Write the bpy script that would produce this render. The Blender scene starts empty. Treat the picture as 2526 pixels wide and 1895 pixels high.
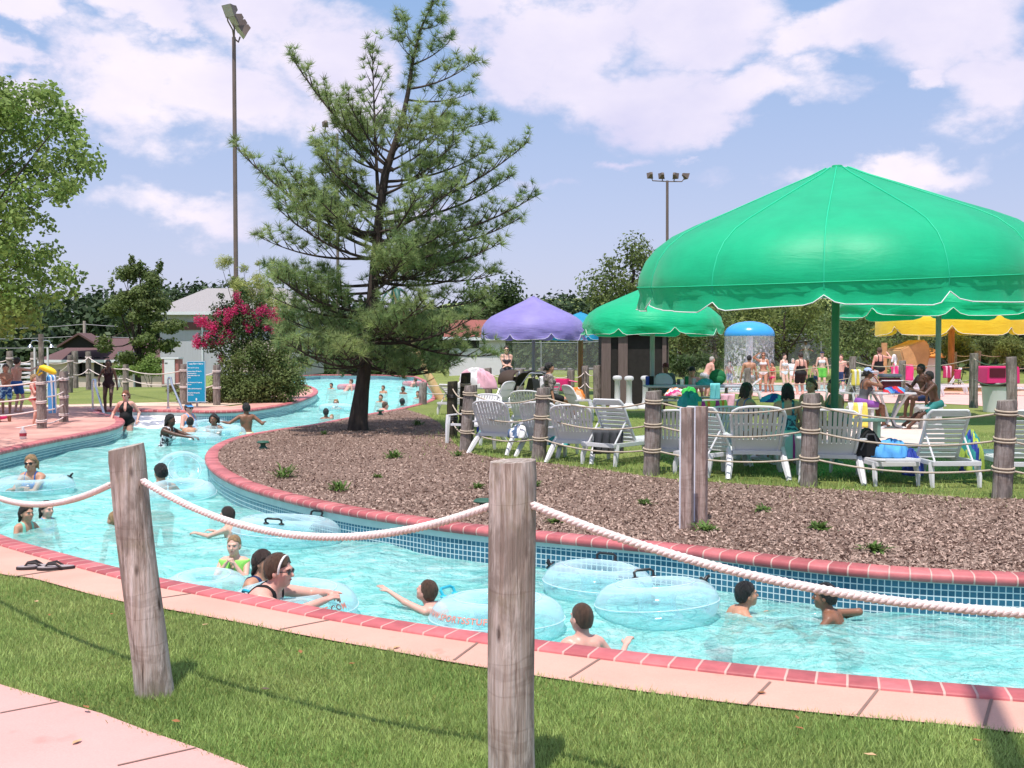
import bpy, bmesh, math, random
import numpy as np
from mathutils import Vector, Matrix, Quaternion
from mathutils.geometry import delaunay_2d_cdt, tessellate_polygon
R = math.radians
rnd = random.Random(7)
rng = np.random.default_rng(7)
scene = bpy.context.scene
COL = scene.collection

# ---------------------------------------------------------------- camera
FPX, CX, CY, HOR = 2570.6, 1263.0, 947.5, 864.9      # focal length and horizon, in pixels of the photograph
CAMZ = 1.65
PITCH = math.atan((CY - HOR) / FPX)
cam_data = bpy.data.cameras.new("camera")
cam = bpy.data.objects.new("camera", cam_data)
COL.objects.link(cam)
cam.location = (0, 0, CAMZ)
cam.rotation_euler = (math.pi / 2 - PITCH, 0, 0)
cam_data.sensor_width = 36
cam_data.lens = 36 * FPX / 2526
cam_data.clip_end = 3000
scene.camera = cam

def ray(x, y):
    dx, dy = (x - CX) / FPX, -(y - CY) / FPX
    c, s = math.cos(PITCH), math.sin(PITCH)
    return Vector((dx, c + dy * s, -s + dy * c))
def G(x, y, z=0.0):
    """point of the horizontal plane at height z seen at a place of the photograph"""
    d = ray(x, y)
    t = (z - CAMZ) / d.z
    return Vector((d.x * t, d.y * t, z))
def W(x, y, dist):
    d = ray(x, y)
    t = dist / d.y
    return Vector((d.x * t, dist, CAMZ + d.z * t))

# ---------------------------------------------------------------- objects
def setp(o, label=None, cat=None, group=None, kind=None):
    if label: o['label'] = label
    if cat: o['category'] = cat
    if group: o['group'] = group
    if kind: o['kind'] = kind
    return o
def thing(name, label, cat, loc=(0, 0, 0), rz=0.0, group=None, scale=1.0):
    o = bpy.data.objects.new(name, None)
    COL.objects.link(o)
    o.empty_display_size = 0.2
    o.location = loc
    o.rotation_euler = (0, 0, rz)
    o.scale = (scale,) * 3
    return setp(o, label, cat, group)
def link(name, me, parent=None, mats=()):
    o = bpy.data.objects.new(name, me)
    COL.objects.link(o)
    for m in mats: me.materials.append(m)
    if parent: o.parent = parent
    return o
def copy_tree(o, parent=None):
    c = o.copy()
    COL.objects.link(c)
    c.parent = parent
    for ch in list(o.children): copy_tree(ch, c)
    return c
def again(o, loc, rz=None, label=None, scale=None, rot=None):
    c = copy_tree(o)
    c.location = loc
    if rz is not None: c.rotation_euler = (0, 0, rz)
    if rot is not None: c.rotation_euler = rot
    if scale is not None: c.scale = (scale,) * 3 if not hasattr(scale, '__len__') else scale
    if label: c['label'] = label
    return c

def npmesh(name, V, F, smooth=False, uv=None, tint=None, mi=None):
    V = np.asarray(V, dtype=np.float32).reshape(-1, 3)
    F = np.asarray(F, dtype=np.int32)
    me = bpy.data.meshes.new(name)
    n, k = F.shape
    me.vertices.add(len(V)); me.vertices.foreach_set('co', V.ravel())
    me.loops.add(n * k); me.loops.foreach_set('vertex_index', F.ravel())
    me.polygons.add(n)
    me.polygons.foreach_set('loop_start', np.arange(0, n * k, k, dtype=np.int32))
    if smooth: me.polygons.foreach_set('use_smooth', np.ones(n, dtype=bool))
    if mi is not None: me.polygons.foreach_set('material_index', np.asarray(mi, dtype=np.int32))
    if uv is not None:
        l = me.uv_layers.new(name='UVMap')
        l.data.foreach_set('uv', np.asarray(uv, dtype=np.float32).ravel())
    if tint is not None:
        a = me.attributes.new('tint', 'FLOAT', 'POINT')
        a.data.foreach_set('value', np.asarray(tint, dtype=np.float32).ravel())
    me.update(calc_edges=True)
    return me

class MB:
    """collects shapes, then links them as ONE mesh object"""
    def __init__(s): s.v = []; s.f = []; s.m = []; s.cur = 0; s.X = None; s.uv = []
    def add(s, vs, fs):
        b = len(s.v)
        if s.X is not None: vs = [s.X @ Vector(p) for p in vs]
        s.v += [tuple(p) for p in vs]
        for f in fs: s.f.append(tuple(i + b for i in f)); s.m.append(s.cur)
        return s
    def box(s, c, size, rot=None):
        hx, hy, hz = size[0] / 2, size[1] / 2, size[2] / 2
        vs = [Vector((x, y, z)) for x in (-hx, hx) for y in (-hy, hy) for z in (-hz, hz)]
        if rot is not None: vs = [rot @ p for p in vs]
        c = Vector(c)
        return s.add([p + c for p in vs], [(0, 1, 3, 2), (4, 6, 7, 5), (0, 4, 5, 1), (2, 3, 7, 6), (0, 2, 6, 4), (1, 5, 7, 3)])
    def bar(s, a, b, w, h, up=(0, 0, 1)):
        """rectangular bar from a to b, w across, h along up"""
        a, b = Vector(a), Vector(b)
        d = (b - a).normalized(); u = Vector(up)
        x = d.cross(u)
        if x.length < 1e-4: x = d.cross(Vector((1, 0, 0)))
        x.normalize(); u = x.cross(d)
        vs = [p + x * (i * w / 2) + u * (j * h / 2) for p in (a, b) for i, j in ((-1, -1), (1, -1), (1, 1), (-1, 1))]
        return s.add(vs, [(3, 2, 1, 0), (4, 5, 6, 7), (0, 1, 5, 4), (1, 2, 6, 5), (2, 3, 7, 6), (3, 0, 4, 7)])
    def tube(s, pts, r, n=8, cap=True, flat=1.0):
        pts = [Vector(p) for p in pts]
        rr = r if hasattr(r, '__len__') else [r] * len(pts)
        vs = []; fs = []; up = None
        for i, p in enumerate(pts):
            d = (pts[min(i + 1, len(pts) - 1)] - pts[max(i - 1, 0)])
            if d.length < 1e-9: d = Vector((0, 0, 1))
            d.normalize()
            if up is None:
                up = Vector((0, 0, 1)) if abs(d.z) < 0.9 else Vector((0, 1, 0))
            x = d.cross(up)
            if x.length < 1e-5: x = d.cross(Vector((1, 0.3, 0)))
            x.normalize(); up = x.cross(d).normalized()
            for k in range(n):
                a = 2 * math.pi * k / n
                vs.append(p + (x * math.cos(a) + up * (math.sin(a) * flat)) * rr[i])
        for i in range(len(pts) - 1):
            for k in range(n):
                fs.append((i * n + k, i * n + (k + 1) % n, (i + 1) * n + (k + 1) % n, (i + 1) * n + k))
        if cap:
            fs.append(tuple(range(n - 1, -1, -1))); fs.append(tuple((len(pts) - 1) * n + k for k in range(n)))
        return s.add(vs, fs)
    def cyl(s, a, b, r, r2=None, n=16, cap=True):
        return s.tube([a, b], [r, r if r2 is None else r2], n, cap)
    def lathe(s, prof, n=24, c=(0, 0, 0)):
        vs = []; fs = []
        for (r, z) in prof:
            for k in range(n):
                a = 2 * math.pi * k / n
                vs.append((c[0] + r * math.cos(a), c[1] + r * math.sin(a), c[2] + z))
        for i in range(len(prof) - 1):
            for k in range(n):
                fs.append((i * n + k, i * n + (k + 1) % n, (i + 1) * n + (k + 1) % n, (i + 1) * n + k))
        fs.append(tuple(range(n - 1, -1, -1))); fs.append(tuple((len(prof) - 1) * n + k for k in range(n)))
        return s.add(vs, fs)
    def ell(s, c, r, rot=None, n=16, m=10):
        vs = []; fs = []; c = Vector(c)
        if not hasattr(r, '__len__'): r = (r, r, r)
        for i in range(m + 1):
            t = math.pi * i / m
            for k in range(n):
                a = 2 * math.pi * k / n
                p = Vector((r[0] * math.sin(t) * math.cos(a), r[1] * math.sin(t) * math.sin(a), r[2] * math.cos(t)))
                if rot is not None: p = rot @ p
                vs.append(c + p)
        for i in range(m):
            for k in range(n):
                fs.append((i * n + k, (i + 1) * n + k, (i + 1) * n + (k + 1) % n, i * n + (k + 1) % n))
        return s.add(vs, fs)
    def prism(s, outline, a, b, axis='y'):
        """outline in a plane, extruded from a to b along the axis"""
        n = len(outline)
        def put(u, v, w): return {'y': (u, w, v), 'x': (w, u, v), 'z': (u, v, w)}[axis]
        vs = [put(u, v, a) for u, v in outline] + [put(u, v, b) for u, v in outline]
        fs = [tuple(range(n)), tuple(range(2 * n - 1, n - 1, -1))] + [(i, i + n, (i + 1) % n + n, (i + 1) % n) for i in range(n)]
        return s.add(vs, fs)
    def obj(s, name, mats, parent=None, smooth=False, bevel=0.0, world=False, seg=2, sub=0):
        me = bpy.data.meshes.new(name)
        V = s.v
        if world and parent is not None:
            l = parent.location; V = [(p[0] - l.x, p[1] - l.y, p[2] - l.z) for p in V]
        me.from_pydata(V, [], s.f)
        me.update()
        mats = mats if isinstance(mats, (list, tuple)) else [mats]
        for m in mats: me.materials.append(m)
        if len(mats) > 1: me.polygons.foreach_set('material_index', s.m)
        bm = bmesh.new(); bm.from_mesh(me)
        bmesh.ops.remove_doubles(bm, verts=bm.verts, dist=1e-6)
        bmesh.ops.recalc_face_normals(bm, faces=bm.faces)
        if bevel > 0:
            es = [e for e in bm.edges if len(e.link_faces) == 2 and e.calc_face_angle(0) > 0.6]
            if es: bmesh.ops.bevel(bm, geom=es, offset=bevel, segments=seg, affect='EDGES', clamp_overlap=True)
        bm.to_mesh(me); bm.free()
        if smooth:
            me.polygons.foreach_set('use_smooth', [True] * len(me.polygons))
            if smooth != 'all':
                try: me.set_sharp_from_angle(angle=R(40))
                except Exception: pass
        o = bpy.data.objects.new(name, me)
        COL.objects.link(o)
        if parent is not None: o.parent = parent
        if sub:
            md = o.modifiers.new('sub', 'SUBSURF'); md.levels = sub; md.render_levels = sub
        return o

# ---------------------------------------------------------------- materials
def nodes(name):
    m = bpy.data.materials.new(name); m.use_nodes = True
    nt = m.node_tree; nt.nodes.clear()
    out = nt.nodes.new('ShaderNodeOutputMaterial')
    return m, nt, out
def N(nt, typ, **kw):
    n = nt.nodes.new('ShaderNode' + typ)
    for k, v in kw.items():
        if k.startswith('i_'):
            key = k[2:]
            key = int(key) if key.isdigit() else key.replace('_', ' ')
            n.inputs[key].default_value = v
        else: setattr(n, k, v)
    return n
def rgb(h):
    """display colour 0-255 to linear"""
    out = []
    for c in h:
        c /= 255.0
        out.append(c / 12.92 if c <= 0.04045 else ((c + 0.055) / 1.055) ** 2.4)
    return tuple(out) + (1.0,)
def ramp(nt, fac, stops, interp='LINEAR'):
    n = nt.nodes.new('ShaderNodeValToRGB'); cr = n.color_ramp; cr.interpolation = interp
    while len(cr.elements) < len(stops): cr.elements.new(0.5)
    for e, (p, c) in zip(cr.elements, stops):
        e.position = p; e.color = c if hasattr(c, '__len__') else (c, c, c, 1)
    if fac is not None: nt.links.new(fac, n.inputs[0])
    return n
def mixc(nt, fac, a, b, blend='MIX'):
    n = nt.nodes.new('ShaderNodeMix'); n.data_type = 'RGBA'; n.blend_type = blend
    for sock, v in ((n.inputs[0], fac), (n.inputs[6], a), (n.inputs[7], b)):
        if hasattr(v, 'links'): nt.links.new(v, sock)
        else: sock.default_value = v
    return n.outputs[2]
def noise(nt, co, scale, detail=4, rough=0.55, dist=0.0):
    n = N(nt, 'TexNoise', i_Scale=scale, i_Detail=detail, i_Roughness=rough, i_Distortion=dist)
    if co is not None: nt.links.new(co, n.inputs['Vector'])
    return n.outputs['Fac']
def objco(nt, scale=None, kind='Object'):
    t = N(nt, 'TexCoord').outputs[kind]
    if scale is None: return t
    mp = N(nt, 'Mapping'); mp.inputs['Scale'].default_value = scale
    nt.links.new(t, mp.inputs['Vector'])
    return mp.outputs['Vector']
def bump(nt, h, strength, dist=0.02):
    b = N(nt, 'Bump', i_Strength=strength, i_Distance=dist)
    nt.links.new(h, b.inputs['Height'])
    return b.outputs['Normal']
_MC = {}
def M(name, col, rough=0.6, var=0.12, scale=6.0, bmp=0.0, bscale=40.0, trans=0.0, metal=0.0, spec=0.4, tint=0.0, alt=None, stretch=None, sss=0.0, coat=0.0):
    """a Principled surface whose colour wanders between two close tones"""
    if name in _MC: return _MC[name]
    m, nt, out = nodes(name)
    p = N(nt, 'BsdfPrincipled', i_Roughness=rough, i_Metallic=metal)
    p.inputs['Specular IOR Level'].default_value = spec
    if coat: p.inputs['Coat Weight'].default_value = coat
    co = objco(nt, stretch)
    lo = tuple(c * (1 - var) for c in col[:3]) + (1,)
    hi = alt if alt else tuple(min(1, c * (1 + var)) for c in col[:3]) + (1,)
    f = noise(nt, co, scale, 5, 0.6)
    c = ramp(nt, f, [(0.3, lo), (0.7, hi)]).outputs[0]
    if tint:
        a = N(nt, 'Attribute', attribute_name='tint')
        mp = N(nt, 'MapRange', i_1=0.0, i_2=1.0, i_3=1 - tint, i_4=1 + tint)
        nt.links.new(a.outputs['Fac'], mp.inputs[0])
        mul = N(nt, 'VectorMath', operation='SCALE')
        nt.links.new(c, mul.inputs[0]); nt.links.new(mp.outputs[0], mul.inputs['Scale'])
        c = mul.outputs[0]
    nt.links.new(c, p.inputs['Base Color'])
    if sss:
        p.inputs['Subsurface Weight'].default_value = sss
        p.inputs['Subsurface Radius'].default_value = (0.012, 0.005, 0.003)
    nrm = None
    if bmp:
        nrm = bump(nt, noise(nt, co, bscale, 6, 0.6), bmp)
        nt.links.new(nrm, p.inputs['Normal'])
    sh = p.outputs[0]
    if trans:
        tr = N(nt, 'BsdfTranslucent')
        nt.links.new(c, tr.inputs['Color'])
        mx = N(nt, 'MixShader', i_0=trans)
        nt.links.new(sh, mx.inputs[1]); nt.links.new(tr.outputs[0], mx.inputs[2])
        sh = mx.outputs[0]
    nt.links.new(sh, out.inputs['Surface'])
    _MC[name] = m
    return m
# ---------------------------------------------------------------- sky and sun
SUN_EL = R(70)
SH = Vector((0.30, 0.95, 0)).normalized()            # shadows fall this way
SUND = Vector((-SH.x * math.cos(SUN_EL), -SH.y * math.cos(SUN_EL), math.sin(SUN_EL)))
sun_l = bpy.data.lights.new("sun", 'SUN'); sun = bpy.data.objects.new("sun", sun_l); COL.objects.link(sun)
sun_l.energy = 4.9; sun_l.angle = R(0.5); sun_l.color = (1.0, 0.93, 0.88)
sun.rotation_euler = (-SUND).to_track_quat('-Z', 'Y').to_euler()
sun.location = (0, 0, 40)

world = bpy.data.worlds.new("World"); scene.world = world; world.use_nodes = True
nt = world.node_tree; nt.nodes.clear()
wo = nt.nodes.new('ShaderNodeOutputWorld'); bg = nt.nodes.new('ShaderNodeBackground')
bg.inputs['Strength'].default_value = 0.125
sk = nt.nodes.new('ShaderNodeTexSky'); sk.sky_type = 'NISHITA'; sk.sun_disc = False
sk.sun_elevation = SUN_EL; sk.sun_rotation = math.atan2(SUND.x, SUND.y)
sk.air_density = 1.0; sk.dust_density = 1.6; sk.ozone_density = 1.0
tc = N(nt, 'TexCoord').outputs['Generated']
sep = N(nt, 'Separate' 'XYZ'); nt.links.new(tc, sep.inputs[0])
skc = mixc(nt, 1.0, sk.outputs[0], (0.90, 0.85, 0.92, 1), 'MULTIPLY')
# summer haze lifts the low sky towards lavender
hz = N(nt, 'MapRange', i_1=0.0, i_2=0.34, i_3=0.0, i_4=1.0); nt.links.new(sep.outputs[2], hz.inputs[0])
skc = mixc(nt, 0.68, skc, mixc(nt, hz.outputs[0], (5.7, 5.65, 7.4, 1), (2.5, 4.2, 7.0, 1)))
# cumulus: soft-edged heaps, broken up by noise
mp = N(nt, 'Mapping'); mp.inputs['Scale'].default_value = (1.0, 1.0, 1.7); nt.links.new(tc, mp.inputs[0])
n1 = noise(nt, mp.outputs[0], 6.5, 12, 0.60, 0.25)
n2 = noise(nt, mp.outputs[0], 2.4, 7, 0.55, 0.1)
wn_ = N(nt, 'TexNoise', i_Scale=7.0, i_Detail=8, i_Roughness=0.58); nt.links.new(mp.outputs[0], wn_.inputs['Vector'])
w1_ = N(nt, 'VectorMath', operation='SUBTRACT'); nt.links.new(wn_.outputs['Color'], w1_.inputs[0]); w1_.inputs[1].default_value = (.5, .5, .5)
w2_ = N(nt, 'VectorMath', operation='MULTIPLY_ADD'); nt.links.new(w1_.outputs[0], w2_.inputs[0]); w2_.inputs[1].default_value = (.22, .22, .15); nt.links.new(tc, w2_.inputs[2])
tcw = w2_.outputs[0]
def heap(x, y, a, b):
    c = ray(x, y).normalized()
    sc_ = 1 / FPX
    v = N(nt, 'VectorMath', operation='SUBTRACT'); nt.links.new(tcw, v.inputs[0]); v.inputs[1].default_value = c
    d = N(nt, 'VectorMath', operation='DIVIDE'); nt.links.new(v.outputs[0], d.inputs[0]); d.inputs[1].default_value = (a * sc_, a * sc_, b * sc_)
    l = N(nt, 'VectorMath', operation='LENGTH'); nt.links.new(d.outputs[0], l.inputs[0])
    o = N(nt, 'MapRange', i_1=0.0, i_2=1.6, i_3=1.0, i_4=0.0); nt.links.new(l.outputs['Value'], o.inputs[0])
    return o.outputs[0]
def nmax(a, b):
    m = N(nt, 'Math', operation='MAXIMUM'); nt.links.new(a, m.inputs[0]); nt.links.new(b, m.inputs[1]); return m.outputs[0]
def nadd(a, b, k=1.0, off=0.0):
    m = N(nt, 'Math', operation='MULTIPLY_ADD', i_1=k); nt.links.new(b, m.inputs[0]); nt.links.new(a, m.inputs[2])
    if not off: return m.outputs[0]
    q = N(nt, 'Math', operation='ADD', i_1=off); nt.links.new(m.outputs[0], q.inputs[0]); return q.outputs[0]
HEAPS = [(720, 90, 210, 150), (560, 240, 240, 110), (330, 230, 170, 130), (420, 60, 120, 60), (60, 200, 110, 60), (60, 30, 160, 50), (820, 200, 120, 90),
         (1440, 70, 150, 170), (1560, 200, 290, 120), (1850, 230, 220, 80), (1330, 190, 130, 100), (1230, 60, 130, 110), (1700, 60, 300, 90),
         (2330, 60, 260, 130), (2440, 210, 180, 110), (2230, 200, 80, 60), (2080, 60, 150, 80), (1380, 372, 40, 16), (1520, 395, 110, 26), (1690, 390, 50, 26),
         (1320, 440, 150, 40), (380, 520, 330, 50), (1000, 520, 500, 30), (2200, 420, 400, 40)]
mask = None
for i, h in enumerate(HEAPS):
    o = heap(*h)
    if i >= 17:
        q = N(nt, 'Math', operation='MULTIPLY', i_1=0.80 if i < 20 else 0.60); nt.links.new(o, q.inputs[0]); o = q.outputs[0]
    mask = o if mask is None else nmax(mask, o)
# elsewhere in the sky loose heaps from noise alone
up = N(nt, 'MapRange', i_1=0.42, i_2=0.6, i_3=0.0, i_4=0.45); nt.links.new(sep.outputs[2], up.inputs[0])
mask = nmax(mask, up.outputs[0])
dens = nadd(mask, n1, 1.35, -0.70)
cl = N(nt, 'MapRange', i_1=0.24, i_2=0.62, i_3=0.0, i_4=1.0, interpolation_type='SMOOTHSTEP'); nt.links.new(dens, cl.inputs[0])
thick = N(nt, 'MapRange', i_1=0.40, i_2=0.62, i_3=0.0, i_4=1.0); nt.links.new(n2, thick.inputs[0])
ccol = mixc(nt, thick.outputs[0], (5.5, 5.3, 7.0, 1), (8.0, 7.25, 7.9, 1))
clm = N(nt, 'Math', operation='MULTIPLY', i_1=0.93); nt.links.new(cl.outputs[0], clm.inputs[0])
fin = mixc(nt, clm.outputs[0], skc, ccol)
nt.links.new(fin, bg.inputs[0]); nt.links.new(bg.outputs[0], wo.inputs[0])
scene.view_settings.view_transform = 'Standard'
scene.view_settings.look = 'None'
scene.view_settings.exposure = 0.12
scene.view_settings.gamma = 1
try:
    scene.cycles.max_bounces = 8; scene.cycles.transparent_max_bounces = 24
    scene.cycles.diffuse_bounces = 3; scene.cycles.glossy_bounces = 3; scene.cycles.transmission_bounces = 6
    scene.cycles.use_adaptive_sampling = True; scene.cycles.adaptive_threshold = 0.02
    scene.cycles.use_denoising = True
    scene.cycles.caustics_reflective = False; scene.cycles.caustics_refractive = False
    scene.cycles.sample_clamp_indirect = 4
except Exception: pass

# ---------------------------------------------------------------- outlines (z = 0)
def xy(pts): return [G(*p).xy for p in pts]
def chaikin(pts, n=2, closed=False):
    for _ in range(n):
        out = [] if closed else [pts[0]]
        rg = range(len(pts)) if closed else range(len(pts) - 1)
        for i in rg:
            a, b = pts[i], pts[(i + 1) % len(pts)]
            out += [a * 0.75 + b * 0.25, a * 0.25 + b * 0.75]
        if not closed: out.append(pts[-1])
        pts = out
    return pts
def resample(pts, step, closed=False):
    out = [pts[0]]
    P = pts + ([pts[0]] if closed else [])
    carry = 0.0
    for a, b in zip(P, P[1:]):
        L = (b - a).length
        st = step * (1.0 if a.length < 26 else 2.2)
        t = st - carry
        while t < L:
            out.append(a + (b - a) * (t / L)); t += st
        carry = L - (t - st)
    return out
def V2(*a): return Vector(a)
near_bank = [V2(-8.0, 15.4), V2(-7.4, 13.4), V2(-6.3, 11.4), V2(-5.3, 10.1)] + xy([(0, 1328), (136, 1367), (293, 1408), (393, 1433), (598, 1470), (825, 1515), (1100, 1557), (1400, 1597), (1700, 1634), (2073, 1674), (2526, 1710)]) + [V2(4.6, 4.4), V2(8, 3.7), V2(16, 3.2)]
island = [V2(16, 6.2), V2(10, 6.5), V2(6.3, 7.0)] + xy([(2526, 1430), (2253, 1417), (2003, 1397), (1650, 1352), (1350, 1325), (1100, 1299), (1042, 1289), (880, 1265), (730, 1235), (614, 1203), (560, 1180), (525, 1158), (511, 1138), (511, 1124), (518, 1110), (541, 1094), (584, 1078), (700, 1058), (763, 1051), (860, 1031), (910, 1022), (966, 1013), (1023, 1000), (1062, 988), (1072, 974), (1060, 955), (1046, 940)])
far_bank = [V2(-6.2, 66), V2(-9, 70), V2(-13, 70.5), V2(-14.5, 66)]
bush_bank = xy([(722, 945), (747, 948), (777, 957), (786, 968), (763, 981), (718, 996), (650, 1008), (584, 1015), (494, 1016), (449, 1013), (336, 1012), (268, 1012), (226, 1012)])
tip = xy([(262, 1023), (294, 1030), (305, 1037), (302, 1047), (279, 1057), (217, 1070), (145, 1083), (72, 1098), (0, 1114)]) 
sm = lambda p: chaikin(p, 2)
near_s, island_s, bush_s, tip_s = sm(near_bank), sm(island), sm(bush_bank), sm(tip)
loop = near_s + island_s + far_bank + bush_s + tip_s
loop = resample(loop, 0.14, True)
def normals2(P, closed=True):
    n = len(P); out = []
    for i in range(n):
        d = P[(i + 1) % n] - P[i - 1] if closed else P[min(i + 1, n - 1)] - P[max(i - 1, 0)]
        if d.length < 1e-9: d = Vector((1, 0))
        d.normalize(); out.append(Vector((d.y, -d.x)))       # right-hand side of travel
    return out
area = sum(a.x * b.y - b.x * a.y for a, b in zip(loop, loop[1:] + loop[:1]))
LN = normals2(loop)
if area < 0: LN = [-n for n in LN]                            # point outwards, away from the water
for _ in range(3): LN = [(LN[i - 1] + LN[i] * 2 + LN[(i + 1) % len(LN)]).normalized() for i in range(len(LN))]
def offs(d): return [p + n * d for p, n in zip(loop, LN)]
def inside(poly, x, y):
    P = np.array([(p[0], p[1]) for p in poly]); Q = np.roll(P, -1, 0)
    x = np.asarray(x, dtype=float)[..., None]; y = np.asarray(y, dtype=float)[..., None]
    c = ((P[:, 1] > y) != (Q[:, 1] > y)) & (x < (Q[:, 0] - P[:, 0]) * (y - P[:, 1]) / (Q[:, 1] - P[:, 1] + 1e-12) + P[:, 0])
    return (c.sum(-1) % 2) == 1

# ---------------------------------------------------------------- setting materials
def grass_mat(name, base, alt):
    m, nt, out = nodes(name)
    p = N(nt, 'BsdfPrincipled', i_Roughness=0.8); p.inputs['Specular IOR Level'].default_value = 0.15
    co = objco(nt)
    a = noise(nt, co, 0.35, 6, 0.6); b = noise(nt, co, 14.0, 6, 0.7)
    c = ramp(nt, a, [(0.32, base), (0.7, alt)]).outputs[0]
    d = ramp(nt, b, [(0.3, (0.55, 0.55, 0.5, 1)), (0.75, (1.25, 1.2, 1.1, 1))]).outputs[0]
    nt.links.new(mixc(nt, 1.0, c, d, 'MULTIPLY'), p.inputs['Base Color'])
    nt.links.new(bump(nt, noise(nt, co, 60, 6, 0.7), 0.9, 0.04), p.inputs['Normal'])
    nt.links.new(p.outputs[0], out.inputs[0]); return m
m_lawn = grass_mat('lawn_ground', (0.19, 0.25, 0.07, 1), (0.30, 0.35, 0.11, 1))
def concrete_mat(name, base, dark, joint=None, stain=0.5):
    m, nt, out = nodes(name)
    p = N(nt, 'BsdfPrincipled', i_Roughness=0.75); p.inputs['Specular IOR Level'].default_value = 0.25
    co = objco(nt)
    c = ramp(nt, noise(nt, co, 0.9, 7, 0.62), [(0.3, dark), (0.62, base)]).outputs[0]
    sp = ramp(nt, noise(nt, co, 3.3, 3, 0.5), [(0.66, (1, 1, 1, 1)), (0.74, (1 - stain * .5, 1 - stain * .55, 1 - stain * .6, 1))]).outputs[0]
    fine = ramp(nt, noise(nt, co, 120, 3, 0.6), [(0.2, (0.9, 0.9, 0.9, 1)), (0.8, (1.07, 1.07, 1.07, 1))]).outputs[0]
    c = mixc(nt, 1.0, mixc(nt, 1.0, c, sp, 'MULTIPLY'), fine, 'MULTIPLY')
    nt.links.new(c, p.inputs['Base Color'])
    nt.links.new(bump(nt, noise(nt, co, 140, 4, 0.6), 0.25, 0.004), p.inputs['Normal'])
    nt.links.new(p.outputs[0], out.inputs[0]); return m
m_deck = concrete_mat('pool_deck_concrete', (0.66, 0.375, 0.295, 1), (0.54, 0.30, 0.235, 1))
m_path = concrete_mat('path_concrete', (0.62, 0.355, 0.32, 1), (0.54, 0.31, 0.275, 1), stain=0.3)
m_left_deck = concrete_mat('left_deck_concrete', (0.66, 0.36, 0.29, 1), (0.36, 0.17, 0.15, 1))  # left deck: mottled, with much darker patches
m_far_deck = concrete_mat('splash_deck_concrete', (0.70, 0.44, 0.38, 1), (0.6, 0.36, 0.32, 1))
m_road = concrete_mat('road_asphalt', (0.24, 0.22, 0.22, 1), (0.18, 0.17, 0.17, 1))
m_joint = M('dark_joint', (0.24, 0.15, 0.12, 1), 0.9)  # plain dark colour of the joint strips
m_stone = concrete_mat('pale_gravel', (0.72, 0.55, 0.42, 1), (0.45, 0.33, 0.24, 1))

def mulch_mat():
    m, nt, out = nodes('wood_chip_mulch')
    p = N(nt, 'BsdfPrincipled', i_Roughness=0.9); p.inputs['Specular IOR Level'].default_value = 0.1
    co = objco(nt)
    v = N(nt, 'TexVoronoi', i_Scale=62.0, i_Randomness=1.0); nt.links.new(objco(nt, (1.0, 1.7, 1.0)), v.inputs['Vector'])
    hue = N(nt, 'SeparateColor'); nt.links.new(v.outputs['Color'], hue.inputs[0])
    c = ramp(nt, hue.outputs[0], [(0.0, (0.25, 0.16, 0.118, 1)), (0.45, (0.35, 0.235, 0.185, 1)), (0.8, (0.41, 0.29, 0.235, 1)), (1.0, (0.52, 0.40, 0.34, 1))]).outputs[0]
    big = ramp(nt, noise(nt, co, 0.7, 5, 0.6), [(0.3, (0.78, 0.74, 0.72, 1)), (0.7, (1.1, 1.08, 1.08, 1))]).outputs[0]
    nt.links.new(mixc(nt, 1.0, c, big, 'MULTIPLY'), p.inputs['Base Color'])
    nt.links.new(bump(nt, v.outputs['Distance'], 1.0, 0.03), p.inputs['Normal'])
    nt.links.new(p.outputs[0], out.inputs[0]); return m
m_mulch = mulch_mat()

# ---------------------------------------------------------------- ground with the river cut out
def height(x, y):
    f = lambda a, b, v: np.clip((v - a) / (b - a), 0, 1) ** 2 * (3 - 2 * np.clip((v - a) / (b - a), 0, 1))
    z = -3.6 * f(46, 84, y) * f(4, 14, -x - 0.06 * np.maximum(y - 60, 0))
    z = z + 0.55 * f(52, 66, y) * f(6, 14, x)
    z = z + 22.0 * f(130, 420, np.hypot(x, y))* (0.8 + 0.2 * np.sin(x * 0.013 + 1.0))
    return z
hole = offs(0.12)
pts = [tuple(p) for p in hole]
ne = len(pts)
edges = [(i, (i + 1) % ne) for i in range(ne)]
gx = np.concatenate([np.linspace(-900, -70, 14), np.linspace(-60, 60, 41), np.linspace(70, 900, 14)])
gy = np.concatenate([np.linspace(-40, 90, 44), np.linspace(100, 240, 12), np.linspace(280, 900, 10)])
GX, GY = np.meshgrid(gx, gy)
far = ~inside(offs(0.5), GX.ravel(), GY.ravel())
gp = np.stack([GX.ravel()[far], GY.ravel()[far]], 1)
pts += [tuple(map(float, p)) for p in gp]
vv, ee, ff, *_ = delaunay_2d_cdt([Vector(p) for p in pts], edges, [], 0, 1e-6)
va = np.array([tuple(v) for v in vv]); fa = np.array([tuple(f) for f in ff])
cen = va[fa].mean(1)
fa = fa[~inside(hole, cen[:, 0], cen[:, 1])]
zz = height(va[:, 0], va[:, 1])
nrm = np.cross(np.append(va[fa[:, 1]] - va[fa[:, 0]], np.zeros((len(fa), 1)), 1), np.append(va[fa[:, 2]] - va[fa[:, 0]], np.zeros((len(fa), 1)), 1))[:, 2]
fa[nrm < 0] = fa[nrm < 0][:, ::-1]
me = npmesh('ground', np.column_stack([va, zz - 0.004]), fa, smooth=True)
setp(link('ground', me, None, [m_lawn]), kind='structure')

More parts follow.
